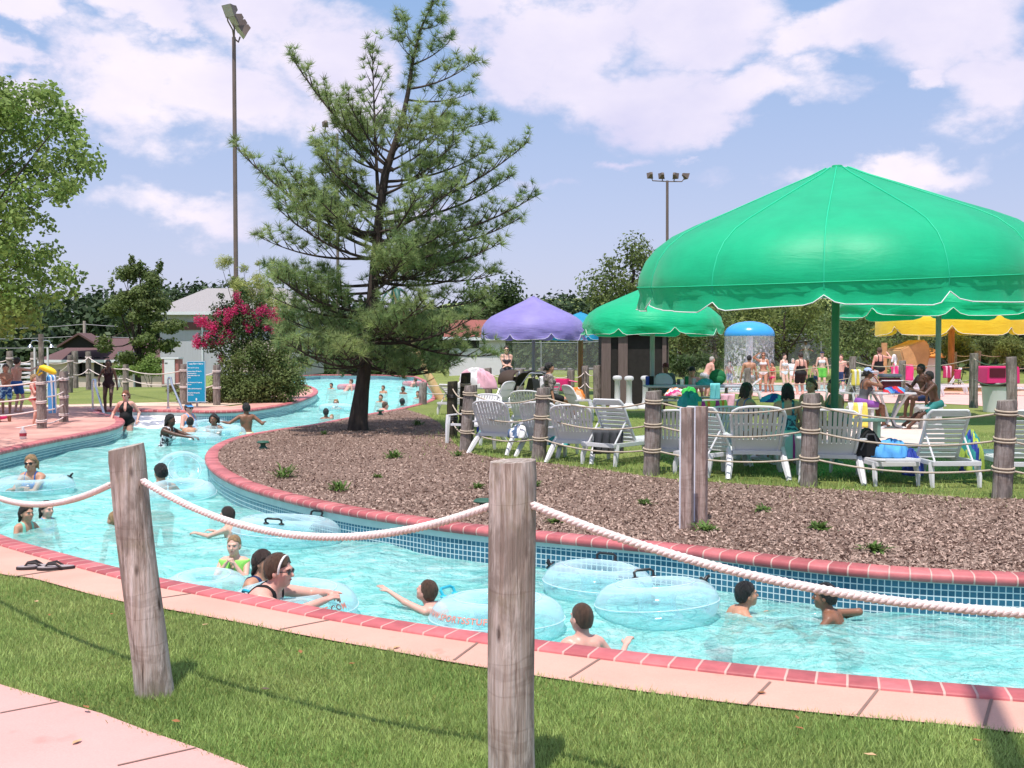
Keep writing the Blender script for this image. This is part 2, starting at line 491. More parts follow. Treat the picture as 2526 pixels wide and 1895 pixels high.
def sheet(name, poly, z, mat, kind='structure', uvs=False):
    poly = [Vector((p[0], p[1], 0)) for p in poly]
    tri = tessellate_polygon([poly])
    a = np.array([(p.x, p.y, z + float(height(p.x, p.y))) for p in poly]); f = np.array(tri)
    n = np.cross(a[f[:, 1]] - a[f[:, 0]], a[f[:, 2]] - a[f[:, 0]])[:, 2]
    f[n < 0] = f[n < 0][:, ::-1]
    return setp(link(name, npmesh(name, a, f), None, [mat]), kind=kind)

def seg_off(pred, d):
    """stretch of the bank line shifted d metres away from the water"""
    idx = [i for i, p in enumerate(loop) if pred(p)]
    return idx
def nearest(pt): return min(range(len(loop)), key=lambda i: (loop[i] - Vector(pt)).length_squared)
def run(a, b, d):
    i, j = nearest(a), nearest(b); n = len(loop); out = []
    k = i
    while True:
        out.append(loop[k] + LN[k] * d)
        if k == j: break
        k = (k + 1) % n
    return out

# deck between the lawn and the near coping
deck_out_px = [(0, 1420), (70, 1425), (136, 1443), (271, 1481), (401, 1503), (542, 1528), (771, 1574), (988, 1612), (1100, 1634), (1400, 1682), (1700, 1725), (2073, 1768), (2372, 1792), (2526, 1814)]
deck_out = [V2(-9.9, 15.0), V2(-8.9, 12.4), V2(-7.2, 9.8)] + xy(deck_out_px) + [V2(4.4, 3.75), V2(8, 3.0), V2(16, 2.4)]
deck_out = chaikin(deck_out, 2)
inner = run((-8.0, 15.4), (16, 3.2), 0.155)
sheet('pool_deck', inner + deck_out[::-1], 0.006, m_deck)
path_edge = xy([(0, 1691), (145, 1733), (248, 1762), (366, 1807), (484, 1847), (610, 1896)])
path_line = [V2(-14, 9.0), V2(-6.5, 7.0), V2(-3.9, 6.0)] + path_edge + [V2(-0.55, 3.4), V2(0.3, 2.7), V2(2.2, 1.6), V2(8, 0.5)]
path_poly = path_line + [V2(8, -2.2), V2(-14, -2.2)]
sheet('path', path_poly, 0.006, m_path)

# joints of the deck and the path: thin dark grooves
mb = MB()
def joint(a, b, w=0.012, z=0.0095):
    a, b = Vector((a[0], a[1], z)), Vector((b[0], b[1], z))
    d = (b - a).normalized(); n = Vector((-d.y, d.x, 0)) * (w / 2)
    mb.add([a - n, b - n, b + n, a + n], [(0, 1, 2, 3)])
for (a, b) in [((1490, 1598 + 24), (1405, 1676)), ((1900, 1686), (1846, 1742)), ((2166, 1704), (2116, 1768)), ((2446, 1729), (2428, 1795)), ((830, 1529), (690, 1556)), ((1178, 1589), (1120, 1632)), ((470, 1467), (330, 1488))]:
    joint(G(*a), G(*b), 0.014)
joint(G(35, 1425), G(176, 1404), 0.02)
for (a, b) in [((0, 1763), (146, 1735)), ((484, 1849), (290, 1893))]: joint(G(*a), G(*b), 0.010)
setp(mb.obj('deck_joints', m_joint), kind='structure')

# ---------------------------------------------------------------- coping, wall, floor
def ribbon(name, prof, mat, closed_list=None, d0=0.0):
    """sweep a profile of (outward, z) along the bank; uv = (metres along, metres across)"""
    n = len(loop); k = len(prof)
    arc = [0.0]
    for i in range(n): arc.append(arc[-1] + (loop[(i + 1) % n] - loop[i]).length)
    V = []; F = []; U = []
    for p, q in zip(loop, LN):
        for (o, z) in prof: V.append((p.x + q.x * o, p.y + q.y * o, z(p) if callable(z) else z))
    acr = [0.0]
    for a, b in zip(prof, prof[1:]): acr.append(acr[-1] + (math.hypot(b[0] - a[0], b[1] - a[1]) if not callable(a[1]) and not callable(b[1]) else .3))
    for i in range(n):
        j = (i + 1) % n
        for t in range(k - 1):
            F.append((i * k + t, i * k + t + 1, j * k + t + 1, j * k + t))
            U += [(arc[i], acr[t]), (arc[i], acr[t + 1]), (arc[i + 1], acr[t + 1]), (arc[i + 1], acr[t])]
    me = npmesh(name, V, F, uv=U)
    bm = bmesh.new(); bm.from_mesh(me); bmesh.ops.recalc_face_normals(bm, faces=bm.faces); bm.to_mesh(me); bm.free()
    return setp(link(name, me, None, [mat]), kind='structure')
def brick_mat():
    m, nt, out = nodes('coping_brick')
    p = N(nt, 'BsdfPrincipled', i_Roughness=0.5); p.inputs['Specular IOR Level'].default_value = 0.35
    uv = N(nt, 'UVMap', uv_map='UVMap').outputs[0]; sx = N(nt, 'SeparateXYZ'); nt.links.new(uv, sx.inputs[0])
    co = objco(nt)
    q = N(nt, 'Math', operation='DIVIDE', i_1=0.145); nt.links.new(sx.outputs[0], q.inputs[0])
    fr = N(nt, 'Math', operation='FRACT'); nt.links.new(q.outputs[0], fr.inputs[0])
    fl = N(nt, 'Math', operation='FLOOR'); nt.links.new(q.outputs[0], fl.inputs[0])
    wn = N(nt, 'TexWhiteNoise', noise_dimensions='1D'); nt.links.new(fl.outputs[0], wn.inputs['W'])
    br = ramp(nt, wn.outputs['Value'], [(0.0, (0.36, 0.090, 0.095, 1)), (0.5, (0.50, 0.130, 0.135, 1)), (1.0, (0.60, 0.18, 0.18, 1))]).outputs[0]
    br = mixc(nt, 1.0, br, ramp(nt, noise(nt, co, 9, 6, 0.65), [(0.3, (0.78, 0.74, 0.76, 1)), (0.65, (1.08, 1.06, 1.06, 1))]).outputs[0], 'MULTIPLY')
    br = mixc(nt, ramp(nt, noise(nt, co, 26, 3, 0.5), [(0.70, 0.0), (0.76, 0.5)]).outputs[0], br, (0.30, 0.09, 0.05, 1))
    g = ramp(nt, fr.outputs[0], [(0.0, 1.0), (0.07, 1.0), (0.10, 0.0), (1.0, 0.0)]).outputs[0]
    nt.links.new(mixc(nt, g, br, (0.58, 0.36, 0.31, 1)), p.inputs['Base Color'])
    inv = N(nt, 'Math', operation='SUBTRACT', i_0=1.0); nt.links.new(g, inv.inputs[1])
    nt.links.new(bump(nt, inv.outputs[0], 0.7, 0.006), p.inputs['Normal'])
    nt.links.new(p.outputs[0], out.inputs[0]); return m
m_brick = brick_mat()
ribbon('coping', [(0.0, -0.055), (-0.022, -0.05), (-0.036, -0.030), (-0.036, -0.004), (-0.022, 0.014), (0.0, 0.022), (0.155, 0.022), (0.163, 0.012), (0.165, -0.05)], m_brick)
def tile_mat():
    m, nt, out = nodes('waterline_tile')
    p = N(nt, 'BsdfPrincipled', i_Roughness=0.22); p.inputs['Specular IOR Level'].default_value = 0.5
    uv = N(nt, 'UVMap', uv_map='UVMap').outputs[0]
    b = N(nt, 'TexBrick', i_Scale=1.0, offset=0.0)
    b.inputs['Mortar Size'].default_value = 0.0042; b.inputs['Brick Width'].default_value = 0.049; b.inputs['Row Height'].default_value = 0.049
    b.inputs['Mortar Smooth'].default_value = 0.1; b.inputs['Bias'].default_value = 0.0
    b.inputs['Color1'].default_value = (0.020, 0.105, 0.18, 1); b.inputs['Color2'].default_value = (0.040, 0.160, 0.245, 1); b.inputs['Mortar'].default_value = (0.62, 0.70, 0.72, 1)
    nt.links.new(uv, b.inputs['Vector'])
    nt.links.new(b.outputs['Color'], p.inputs['Base Color'])
    inv = N(nt, 'Math', operation='SUBTRACT', i_0=1.0); nt.links.new(b.outputs['Fac'], inv.inputs[1])
    nt.links.new(bump(nt, inv.outputs[0], 0.5, 0.003), p.inputs['Normal'])
    nt.links.new(p.outputs[0], out.inputs[0]); return m
m_tile = tile_mat()
m_band = M('wall_band_plaster', (0.50, 0.62, 0.60, 1), 0.7, 0.1, 4, 0.2)
m_plaster = M('pool_plaster', (0.50, 0.80, 0.80, 1), 0.7, 0.05, 2)
bandz = lambda p: -0.130 + 0.068 * min(1, max(0, (p.x + 1.6) / 3.4))
ribbon('wall_band', [(0.004, bandz), (0.004, -0.054)], m_band)
ribbon('pool_wall_tile', [(0.008, -0.50), (0.008, -0.058)], m_tile)
ribbon('pool_wall', [(0.012, -1.45), (0.012, -0.499)], m_plaster)
def floor_z(x, y):
    st = lambda a, b, v: np.clip((v - a) / (b - a), 0, 1)
    ramp_y = np.interp(y, [22.6, 24.8, 26.4, 29.5], [-1.1, -0.55, -0.26, -0.10])
    wgt = st(-7.9, -9.0, x)
    b = np.where((y > 22) & (y < 31), ramp_y, -1.1)
    return -1.1 + (b + 1.1) * wgt
fx = np.arange(-16, 17, 0.35); fy = np.arange(2, 73, 0.35)
FX, FY = np.meshgrid(fx, fy)
keep = inside(offs(0.6), FX, FY)
nx, ny = len(fx), len(fy)
idx = np.arange(nx * ny).reshape(ny, nx)
q = np.stack([idx[:-1, :-1], idx[:-1, 1:], idx[1:, 1:], idx[1:, :-1]], -1).reshape(-1, 4)
q = q[keep.ravel()[q].any(1)]
used, inv_ = np.unique(q, return_inverse=True)
VV = np.stack([FX.ravel(), FY.ravel(), floor_z(FX, FY).ravel()], 1)[used]
def floor_mat():
    m, nt, out = nodes('pool_floor_paint')
    p = N(nt, 'BsdfPrincipled', i_Roughness=0.7)
    co = objco(nt)
    c = ramp(nt, noise(nt, co, 0.8, 5, 0.6), [(0.3, (0.50, 0.84, 0.85, 1)), (0.7, (0.66, 0.92, 0.92, 1))]).outputs[0]
    sz = N(nt, 'SeparateXYZ'); nt.links.new(co, sz.inputs[0])
    e = ramp(nt, None, [(0.0, 0.0), (1.0, 1.0)]); mr = N(nt, 'MapRange', i_1=-0.62, i_2=-0.40); nt.links.new(sz.outputs[2], mr.inputs[0]); nt.links.new(mr.outputs[0], e.inputs[0])
    nt.links.new(mixc(nt, e.outputs[0], c, (0.84, 0.80, 0.78, 1)), p.inputs['Base Color'])
    nt.links.new(p.outputs[0], out.inputs[0]); return m
m_floor = floor_mat()
setp(link('pool_floor', npmesh('pool_floor', VV, inv_.reshape(-1, 4), smooth=True), None, [m_floor]), kind='structure')

# ---------------------------------------------------------------- water, a rippled sheet
WZ = -0.295
def water_mat(name, tint, rip=1.0):
    m, nt, out = nodes(name)
    co = objco(nt, (1.0, 1.0, 1.0))
    w1 = noise(nt, co, 2.2, 5, 0.55, 0.7); w2 = noise(nt, co, 8.5, 4, 0.55, 0.6); w3 = noise(nt, co, 26, 2, 0.5, 0.3)
    h = nadd2(nt, nadd2(nt, w1, w2, 0.45), w3, 0.14)
    nb = bump(nt, h, 0.95 * rip, 0.26)
    tr = N(nt, 'BsdfTransparent'); tr.inputs[0].default_value = tint
    gl = N(nt, 'BsdfGlossy', i_Roughness=0.06); gl.inputs[0].default_value = (1, 1, 1, 1); nt.links.new(nb, gl.inputs['Normal'])
    fr = N(nt, 'Fresnel', i_IOR=1.33); nt.links.new(nb, fr.inputs['Normal'])
    fac = N(nt, 'Math', operation='MULTIPLY', i_1=0.62, use_clamp=True); nt.links.new(fr.outputs[0], fac.inputs[0])
    # stirred water full of tiny bubbles scatters some light itself
    df = N(nt, 'BsdfDiffuse'); nt.links.new(nb, df.inputs['Normal'])
    bub = ramp(nt, noise(nt, co, 1.3, 7, 0.68, 1.3), [(0.36, 0.34), (0.52, 0.50), (0.72, 0.80)]).outputs[0]
    wc_ = ramp(nt, noise(nt, objco(nt, (1.0, 1.6, 1.0)), 5.0, 6, 0.65, 0.8), [(0.35, (0.27, 0.80, 0.76, 1)), (0.50, (0.47, 0.94, 0.88, 1)), (0.66, (0.68, 0.98, 0.93, 1)), (0.74, (0.95, 0.99, 0.97, 1))]).outputs[0]  # ripple contrast put into the colour: dark teal to pale streaks, foam whites
    nt.links.new(wc_, df.inputs[0])
    body = N(nt, 'MixShader'); nt.links.new(bub, body.inputs[0]); nt.links.new(tr.outputs[0], body.inputs[1]); nt.links.new(df.outputs[0], body.inputs[2])
    mx = N(nt, 'MixShader'); nt.links.new(fac.outputs[0], mx.inputs[0]); nt.links.new(body.outputs[0], mx.inputs[1]); nt.links.new(gl.outputs[0], mx.inputs[2])
    nt.links.new(mx.outputs[0], out.inputs[0]); return m
def nadd2(nt, a, b, k):
    m = N(nt, 'Math', operation='MULTIPLY_ADD', i_1=k); nt.links.new(b, m.inputs[0]); nt.links.new(a, m.inputs[2]); return m.outputs[0]
m_water = water_mat('pool_water', (0.66, 1.0, 0.95, 1))
wl = offs(0.02)
fx = np.arange(-15.5, 12.5, 0.07); fy = np.concatenate([np.arange(2.8, 16, 0.06), np.arange(16, 30, 0.12), np.arange(30, 72, 0.25)])
FX, FY = np.meshgrid(fx, fy); nx, ny = len(fx), len(fy)
keep = inside(offs(0.10), FX, FY); idx = np.arange(nx * ny).reshape(ny, nx)
q = np.stack([idx[:-1, :-1], idx[:-1, 1:], idx[1:, 1:], idx[1:, :-1]], -1).reshape(-1, 4)
q = q[keep.ravel()[q].all(1)]
used, inv_ = np.unique(q, return_inverse=True)
x, y = FX.ravel()[used], FY.ravel()[used]
z = np.zeros_like(x)
for k in range(16):
    a = rng.uniform(0, 2 * math.pi); lam = rng.uniform(0.35, 2.0); ph = rng.uniform(0, 6.28)
    z += 0.0045 * lam ** 0.8 * np.sin((x * math.cos(a) + y * math.sin(a)) * 2 * math.pi / lam + ph + 0.8 * np.sin(x * 0.9 + k) + 0.8 * np.sin(y * 0.7 + 2 * k))
for (px_, py_, w_) in ((76, 1215, 1), (60, 1312, 1), (116, 1294, 1), (290, 1300, .8), (400, 1210, 1), (560, 1312, 1), (577, 1402, 1), (640, 1450, .8), (700, 1475, 1), (1040, 1485, 1.5), (960, 1462, .8), (1434, 1585, 1), (1842, 1512, 1.4), (2030, 1518, 1.4), (1960, 1530, .8), (421, 1090, 1), (470, 1062, 1), (528, 1075, 1), (607, 1076, 1), (312, 1056, 1), (1210, 1530, .6), (1620, 1490, .6)):
    c_ = G(px_, py_, WZ); r_ = np.hypot(x - c_.x, y - c_.y)
    z += 0.011 * w_ * np.exp(-r_ / 0.45) * np.sin(r_ * 24 - 1.0 + 0.6 * np.sin(3 * np.arctan2(y - c_.y, x - c_.x) + px_))
setp(link('water', npmesh('water', np.stack([x, y, WZ + z], 1), inv_.reshape(-1, 4), smooth=True), None, [m_water]), kind='structure')

# ---------------------------------------------------------------- sheets laid on the ground
mulch_edge = xy([(1000, 1010), (1080, 1036), (1108, 1082), (1146, 1118), (1250, 1136), (1335, 1142), (1480, 1160), (1610, 1180), (1760, 1192), (1990, 1206), (2200, 1218), (2470, 1236)]) + [V2(8.5, 11.3), V2(12, 11)]
mulch_poly = run((12, 6.4), tuple(G(1003, 1005).xy), 0.14) + chaikin(mulch_edge, 1)
sheet('mulch_bed', mulch_poly, 0.012, m_mulch)
left_deck = run((-8.2, 45.0), (-8.2, 15.6), 0.15) + [V2(-9.9, 15.0), V2(-27, 15), V2(-28, 30.4), V2(-13.5, 30.4), V2(-10.5, 30.9), V2(-8.3, 30.7), V2(-7.9, 34), V2(-8.9, 38.5), V2(-9.2, 43)]
sheet('left_pool_deck', left_deck, 0.006, m_left_deck)
sheet('gravel_strip', [V2(-13.6, 30.2), V2(-10.4, 30.7), V2(-8.6, 30.5), V2(-8.3, 32), V2(-8.9, 34), V2(-9.6, 33.6), V2(-11, 33.0), V2(-13.9, 31.4), V2(-20, 30.9), V2(-20, 30.3)], 0.014, m_stone)
splash = xy([(2526, 1012), (2400, 1000), (2300, 995), (2200, 995), (2060, 990), (1900, 982), (1760, 965), (1660, 968), (1655, 950), (1640, 930)]) + [V2(6, 52), V2(14, 53), V2(34, 50), V2(34, 30)]
sheet('splash_deck', splash, 0.006, m_far_deck)
m_shal = M('shallow_water', (0.62, 0.85, 0.88, 1), 0.12, 0.08, 3, 0.4, 12)
sp_water = chaikin([V2(8.2, 43), V2(12, 41.5), V2(17, 42), V2(18.5, 46), V2(15, 50), V2(10, 50), V2(7.6, 47)], 2, True)
sheet('splash_water', sp_water, 0.022, m_shal)
sheet('table_slab', xy([(2060, 1062), (2110, 1030), (2300, 1027), (2330, 1062), (2330, 1098), (2160, 1112), (1860, 1112), (1850, 1060)]), 0.010, concrete_mat('table_slab_concrete', (0.72, 0.56, 0.50, 1), (0.62, 0.48, 0.42, 1)))
sheet('road', [V2(-2, 92), V2(2, 88), V2(40, 76), V2(60, 74), V2(60, 80), V2(40, 83), V2(2, 97), V2(-2, 101)], 0.03, m_road)
# ---------------------------------------------------------------- weathered timber and rope
def post_mat(name, a, b, c, moss=0.25):
    m, nt, out = nodes(name)
    p = N(nt, 'BsdfPrincipled', i_Roughness=0.85); p.inputs['Specular IOR Level'].default_value = 0.2
    co = objco(nt)
    st = objco(nt, (16.0, 16.0, 0.6))
    gr = noise(nt, st, 3.0, 8, 0.65, 0.6)
    col = ramp(nt, gr, [(0.28, c), (0.46, a), (0.62, b), (0.8, a)]).outputs[0]
    pt = ramp(nt, noise(nt, objco(nt, (1, 1, 0.35)), 7.0, 5, 0.6, 0.5), [(0.45, 0.0), (0.56, 0.75)]).outputs[0]
    col = mixc(nt, pt, col, tuple(x * 0.48 for x in a[:3]) + (1,))
    ms = ramp(nt, noise(nt, co, 3.2, 5, 0.65), [(0.55, 0.0), (0.72, moss)]).outputs[0]
    col = mixc(nt, ms, col, (0.20, 0.18, 0.06, 1))
    cr = ramp(nt, noise(nt, objco(nt, (14, 14, 0.4)), 3.5, 4, 0.7, 0.3), [(0.33, 1.0), (0.375, 0.0)]).outputs[0]
    col = mixc(nt, cr, col, (0.06, 0.04, 0.03, 1))
    bd = ramp(nt, noise(nt, objco(nt, (0.35, 0.35, 1.9)), 1.2, 5, 0.5, 0.2), [(0.497, 0.0), (0.502, 0.35), (0.507, 0.0)]).outputs[0]
    col = mixc(nt, bd, col, (0.13, 0.07, 0.045, 1))
    vk = N(nt, 'TexVoronoi', i_Scale=4.6); nt.links.new(objco(nt, (1.5, 1.5, 0.55)), vk.inputs['Vector'])
    kn = ramp(nt, vk.outputs['Distance'], [(0.035, 0.9), (0.075, 0.35), (0.10, 0.0), (1.0, 0.0)]).outputs[0]
    col = mixc(nt, kn, col, (0.075, 0.05, 0.04, 1))
    lg = ramp(nt, noise(nt, objco(nt, (4, 4, 0.5)), 5, 6, 0.7, 1.0), [(0.56, 0.0), (0.68, 0.55)]).outputs[0]
    col = mixc(nt, lg, col, tuple(min(1, x * 1.35) for x in b[:3]) + (1,))
    nt.links.new(col, p.inputs['Base Color'])
    h = nadd2(nt, gr, noise(nt, st, 12, 4, 0.6), 0.5)
    nt.links.new(bump(nt, h, 0.8, 0.016), p.inputs['Normal'])
    nt.links.new(p.outputs[0], out.inputs[0]); return m
m_post = post_mat('weathered_post_wood', (0.46, 0.37, 0.31, 1), (0.62, 0.55, 0.50, 1), (0.15, 0.09, 0.065, 1), 0.5)
m_post2 = post_mat('grey_post_wood', (0.27, 0.225, 0.20, 1), (0.40, 0.35, 0.32, 1), (0.15, 0.11, 0.09, 1), 0.1)
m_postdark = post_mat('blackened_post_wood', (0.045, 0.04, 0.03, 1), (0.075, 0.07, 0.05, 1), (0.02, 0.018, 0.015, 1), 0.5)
m_rope = M('white_rope', (0.78, 0.66, 0.62, 1), 0.85, 0.10, 30, 0.4, 160)
m_rope2 = M('tan_rope', (0.50, 0.42, 0.33, 1), 0.9, 0.15, 20, 0.3, 160)
m_wrap = M('post_rope_wrap', (0.46, 0.38, 0.29, 1), 0.9, 0.15, 30)

def log_post(name, base, top, r, mat, label, group, seed=0, n=28, slant=0.0, cut=True):
    """a slightly crooked log, standing in the ground, with a sawn top"""
    rr = random.Random(seed)
    base, top = Vector(base), Vector(top)
    ax = (top - base); L = ax.length
    ph = [rr.uniform(0, 6.28) for _ in range(6)]
    rows = 26
    vs = []; fs = []
    for i in range(rows + 1):
        t = -0.05 + 1.05 * i / rows
        c = base + ax * t + Vector((0.004 * math.sin(5 * t + ph[0]), 0.004 * math.sin(4 * t + ph[1]), 0))
        for k in range(n):
            a = 2 * math.pi * k / n
            q = r * (1 + 0.035 * math.sin(2 * a + ph[2] + t) + 0.02 * math.sin(5 * a + ph[3] + 2 * t) + 0.012 * math.sin(9 * t + 3 * a + ph[4]) + (0.05 * max(0, 0.10 - t) / 0.1))
            if i == rows: q *= 0.95
            z = slant * math.cos(a - 0.2) * r if i >= rows - 1 else 0
            vs.append(c + Vector((math.cos(a) * q, math.sin(a) * q, z + (-0.008 if i == rows - 1 else 0))) - base)
        if i:
            for k in range(n): fs.append(((i - 1) * n + k, (i - 1) * n + (k + 1) % n, i * n + (k + 1) % n, i * n + k))
    fs.append(tuple(rows * n + k for k in range(n)))
    mb = MB(); mb.add(vs, fs)
    o = mb.obj(name, mat, None, smooth=True)
    o.location = base
    return setp(o, label, 'post', group)

def cat_line(a, b, sag, n=40):
    a, b = Vector(a), Vector(b)
    return [a.lerp(b, i / n) - Vector((0, 0, sag * 4 * (i / n) * (1 - i / n))) for i in range(n + 1)]
def twisted(pts, r, pitch, sides=6, strands=3):
    """three strands laid round each other"""
    mb = MB()
    L = [0]
    for a, b in zip(pts, pts[1:]): L.append(L[-1] + (b - a).length)
    for s_ in range(strands):
        P = []
        for i, p in enumerate(pts):
            d = (pts[min(i + 1, len(pts) - 1)] - pts[max(i - 1, 0)]).normalized()
            x = d.cross(Vector((0, 0, 1))).normalized(); u = x.cross(d)
            a = 2 * math.pi * (L[i] / pitch + s_ / strands)
            P.append(p + (x * math.cos(a) + u * math.sin(a)) * r * 0.5)
        mb.tube(P, r * 0.56, sides)
    return mb

# the near fence
pA_b = Vector((-1.726, 4.98, 0)); pA_t = W(309, 1103, 4.98)
pB_b = Vector((0.0, 3.88, 0)); pB_t = W(1264, 1137, 3.88)
pC_b = Vector((2.75, 2.55, 0)); pZ_b = Vector((-3.9, 6.9, 0))
NEARG = 'posts of the near rope fence'
def holes(o, pts):
    mb = MB()
    for p, d in pts: mb.ell(Vector(p) - o.location, (0.02, 0.006, 0.022), n=12, m=6)
    mb.obj('rope_hole', M('dark_hole', (0.02, 0.015, 0.012, 1), 0.9), o)
pA = log_post('wooden_post', pA_b, pA_t, 0.087, m_post, 'weathered log post leaning left at the lawn edge, nearest the flip flops', NEARG, 3, slant=0.22)
pB = log_post('wooden_post', pB_b, pB_t, 0.088, m_post, 'thick upright log post in the centre of the photo, cracked and knotted', NEARG, 11, slant=0.04)
pC = log_post('wooden_post', pC_b, pC_b + Vector((0.02, 0, 1.25)), 0.088, m_post, 'log post of the near rope fence standing outside the right edge', NEARG, 17)
pZ = log_post('wooden_post', pZ_b, pZ_b + Vector((0.02, 0, 1.22)), 0.088, m_post, 'log post of the near rope fence standing outside the left edge', NEARG, 23)
RG = 'white ropes of the near fence'
aA1 = W(352, 1186, 4.93); aA0 = W(272, 1196, 5.0); aB0 = W(1207, 1250, 3.93); aB1 = W(1312, 1245, 3.83)
for a, b, sag, lab in ((aA1, aB0, 0.185, 'thick white twisted rope sagging between the leaning post and the centre post'),
                       (aB1, pC_b + Vector((-0.08, 0, 1.10)), 0.235, 'thick white twisted rope running from the centre post out to the right'),
                       (aA0, pZ_b + Vector((0.08, -0.05, 1.0)), 0.21, 'thick white twisted rope running from the leaning post out to the left')):
    mb = twisted(cat_line(a, b, sag, 260), 0.0165, 0.062)
    setp(mb.obj('rope', m_rope, None, smooth='all'), lab, 'rope', RG)
mb = MB()
for t_, r_ in ((0.335, 1), ):
    pass
# ---------------------------------------------------------------- lawn: single blades
m_blade = M('grass_blade', (0.29, 0.46, 0.12, 1), 0.55, 0.22, 1.1, tint=0.45, trans=0.35, spec=0.2, alt=(0.46, 0.55, 0.19, 1))
def blades(name, px, py, pz, h, w, lean, mat, kind='stuff', label=None, cat=None):
    n = len(px)
    a = rng.uniform(0, 2 * math.pi, n); b = rng.uniform(0, 2 * math.pi, n)
    hh = h * rng.uniform(0.55, 1.25, n); ww = w * rng.uniform(0.7, 1.3, n)
    ln = lean * rng.uniform(0.2, 1.0, n) * hh
    base = np.stack([px, py, pz], 1)
    dx = np.stack([np.cos(a), np.sin(a), np.zeros(n)], 1) * ww[:, None] / 2
    tip = base + np.stack([np.cos(b) * ln, np.sin(b) * ln, hh], 1)
    V = np.stack([base - dx, base + dx, tip], 1).reshape(-1, 3)
    F = np.arange(3 * n).reshape(-1, 3)
    cl = 0.5 + 0.5 * np.sin(px * 2.1 + 1.3 * np.sin(py * 3.0)) * np.sin(py * 2.7 + 1.1 * np.sin(px * 2.3))
    t = np.clip(0.25 * cl + rng.uniform(0, 0.75, n), 0, 1)
    o = link(name, npmesh(name, V, F, tint=np.repeat(t, 3)), None, [mat])
    return setp(o, label, cat, kind=kind)
n = 420000
u = rng.uniform(0, 1, n); y = 2.75 * (10.5 / 2.75) ** u
x = rng.uniform(-0.58, 0.58, n) * y
lawn_poly = deck_out + [V2(16, -1)] + path_line[::-1]
k = inside([tuple(p) for p in lawn_poly], x + rng.normal(0, 0.018, n), y + rng.normal(0, 0.018, n))
x, y = x[k], y[k]
patch = np.sin(x * 5 + 2 * np.sin(y * 3)) * np.sin(y * 6 + x)
blades('lawn_grass', x, y, np.full(len(x), -0.004), 0.030 + 0.008 * patch + 0.012 * np.exp(-((x + 1.70) ** 2 + (y - 4.95) ** 2) / 0.02), 0.0052, 0.9, m_blade,
       label='short sunlit lawn grass between the path and the pool deck', cat='grass')
# longer grass by the rope fence and under the loungers
gx_, gy_ = [], []
edge = [Vector((p[0], p[1])) for p in chaikin(mulch_edge, 2)]
m_ = 60000
xs = rng.uniform(-4.2, 9.5, m_); ys = rng.uniform(11.2, 27, m_)
k = ~inside([tuple(p) for p in mulch_poly], xs, ys) & ~inside([tuple(p.xy) for p in [G(1640, 930)] ] * 3 if False else [tuple(p) for p in splash], xs, ys)
k &= ~inside(offs(0.35), xs, ys)
k &= ~inside([tuple(p) for p in xy([(2060, 1062), (2110, 1030), (2300, 1027), (2330, 1062), (2330, 1098), (2160, 1112), (1860, 1112), (1850, 1060)])], xs, ys)
xs, ys = xs[k], ys[k]
def edge_dist(xs, ys):
    E = np.array([tuple(p) for p in edge])
    return np.sqrt(((xs[:, None] - E[None, :, 0]) ** 2 + (ys[:, None] - E[None, :, 1]) ** 2).min(1))
d = edge_dist(xs, ys)
blades('terrace_grass', xs, ys, np.full(len(xs), 0.0), 0.04 + 0.07 * np.exp(-d / 0.35), 0.011, 0.8, m_blade, label='grass of the lounge terrace, longer along the rope fence', cat='grass')
# fringe creeping onto the mulch
m_ = 26000
xs = rng.uniform(-4.2, 9.0, m_); ys = rng.uniform(9.5, 21, m_)
k = inside([tuple(p) for p in mulch_poly], xs, ys); xs, ys = xs[k], ys[k]
d = edge_dist(xs, ys); k = rng.uniform(0, 1, len(xs)) < np.exp(-d / 0.22) * (0.55 + 0.45 * np.sin(xs * 3)); xs, ys = xs[k], ys[k]
blades('mulch_fringe_grass', xs, ys, np.full(len(xs), 0.01), 0.07, 0.010, 0.9, m_blade, label='ragged grass creeping from the fence onto the wood chips', cat='grass')

# wood chips lying on the bed
m_chip = M('wood_chip', (0.36, 0.25, 0.195, 1), 0.9, 0.2, 30, tint=0.42, spec=0.1, alt=(0.45, 0.34, 0.28, 1))
m_ = 120000
u = rng.uniform(0, 1, m_); ys = 7.6 * (31 / 7.6) ** u; xs = rng.uniform(-0.52, 0.52, m_) * ys
k = inside([tuple(p) for p in mulch_poly], xs, ys); xs, ys = xs[k], ys[k]; n = len(xs)
a = rng.uniform(0, 6.283, n); L = rng.uniform(0.007, 0.019, n); wd = rng.uniform(0.003, 0.006, n)
d1 = np.stack([np.cos(a) * L, np.sin(a) * L, rng.normal(0, 0.006, n)], 1); d2 = np.stack([-np.sin(a) * wd, np.cos(a) * wd, rng.normal(0, 0.004, n)], 1)
c = np.stack([xs, ys, rng.uniform(0.016, 0.026, n)], 1)
V = np.stack([c - d1 - d2, c + d1 - d2, c + d1 + d2, c - d1 + d2], 1).reshape(-1, 3)
setp(link('wood_chips', npmesh('wood_chips', V, np.arange(4 * n).reshape(-1, 4), tint=np.repeat(rng.uniform(0, 1, n) ** 1.3, 4)), None, [m_chip]),
     'brown and pale wood chips covering the planting bed', 'wood chips', kind='stuff')

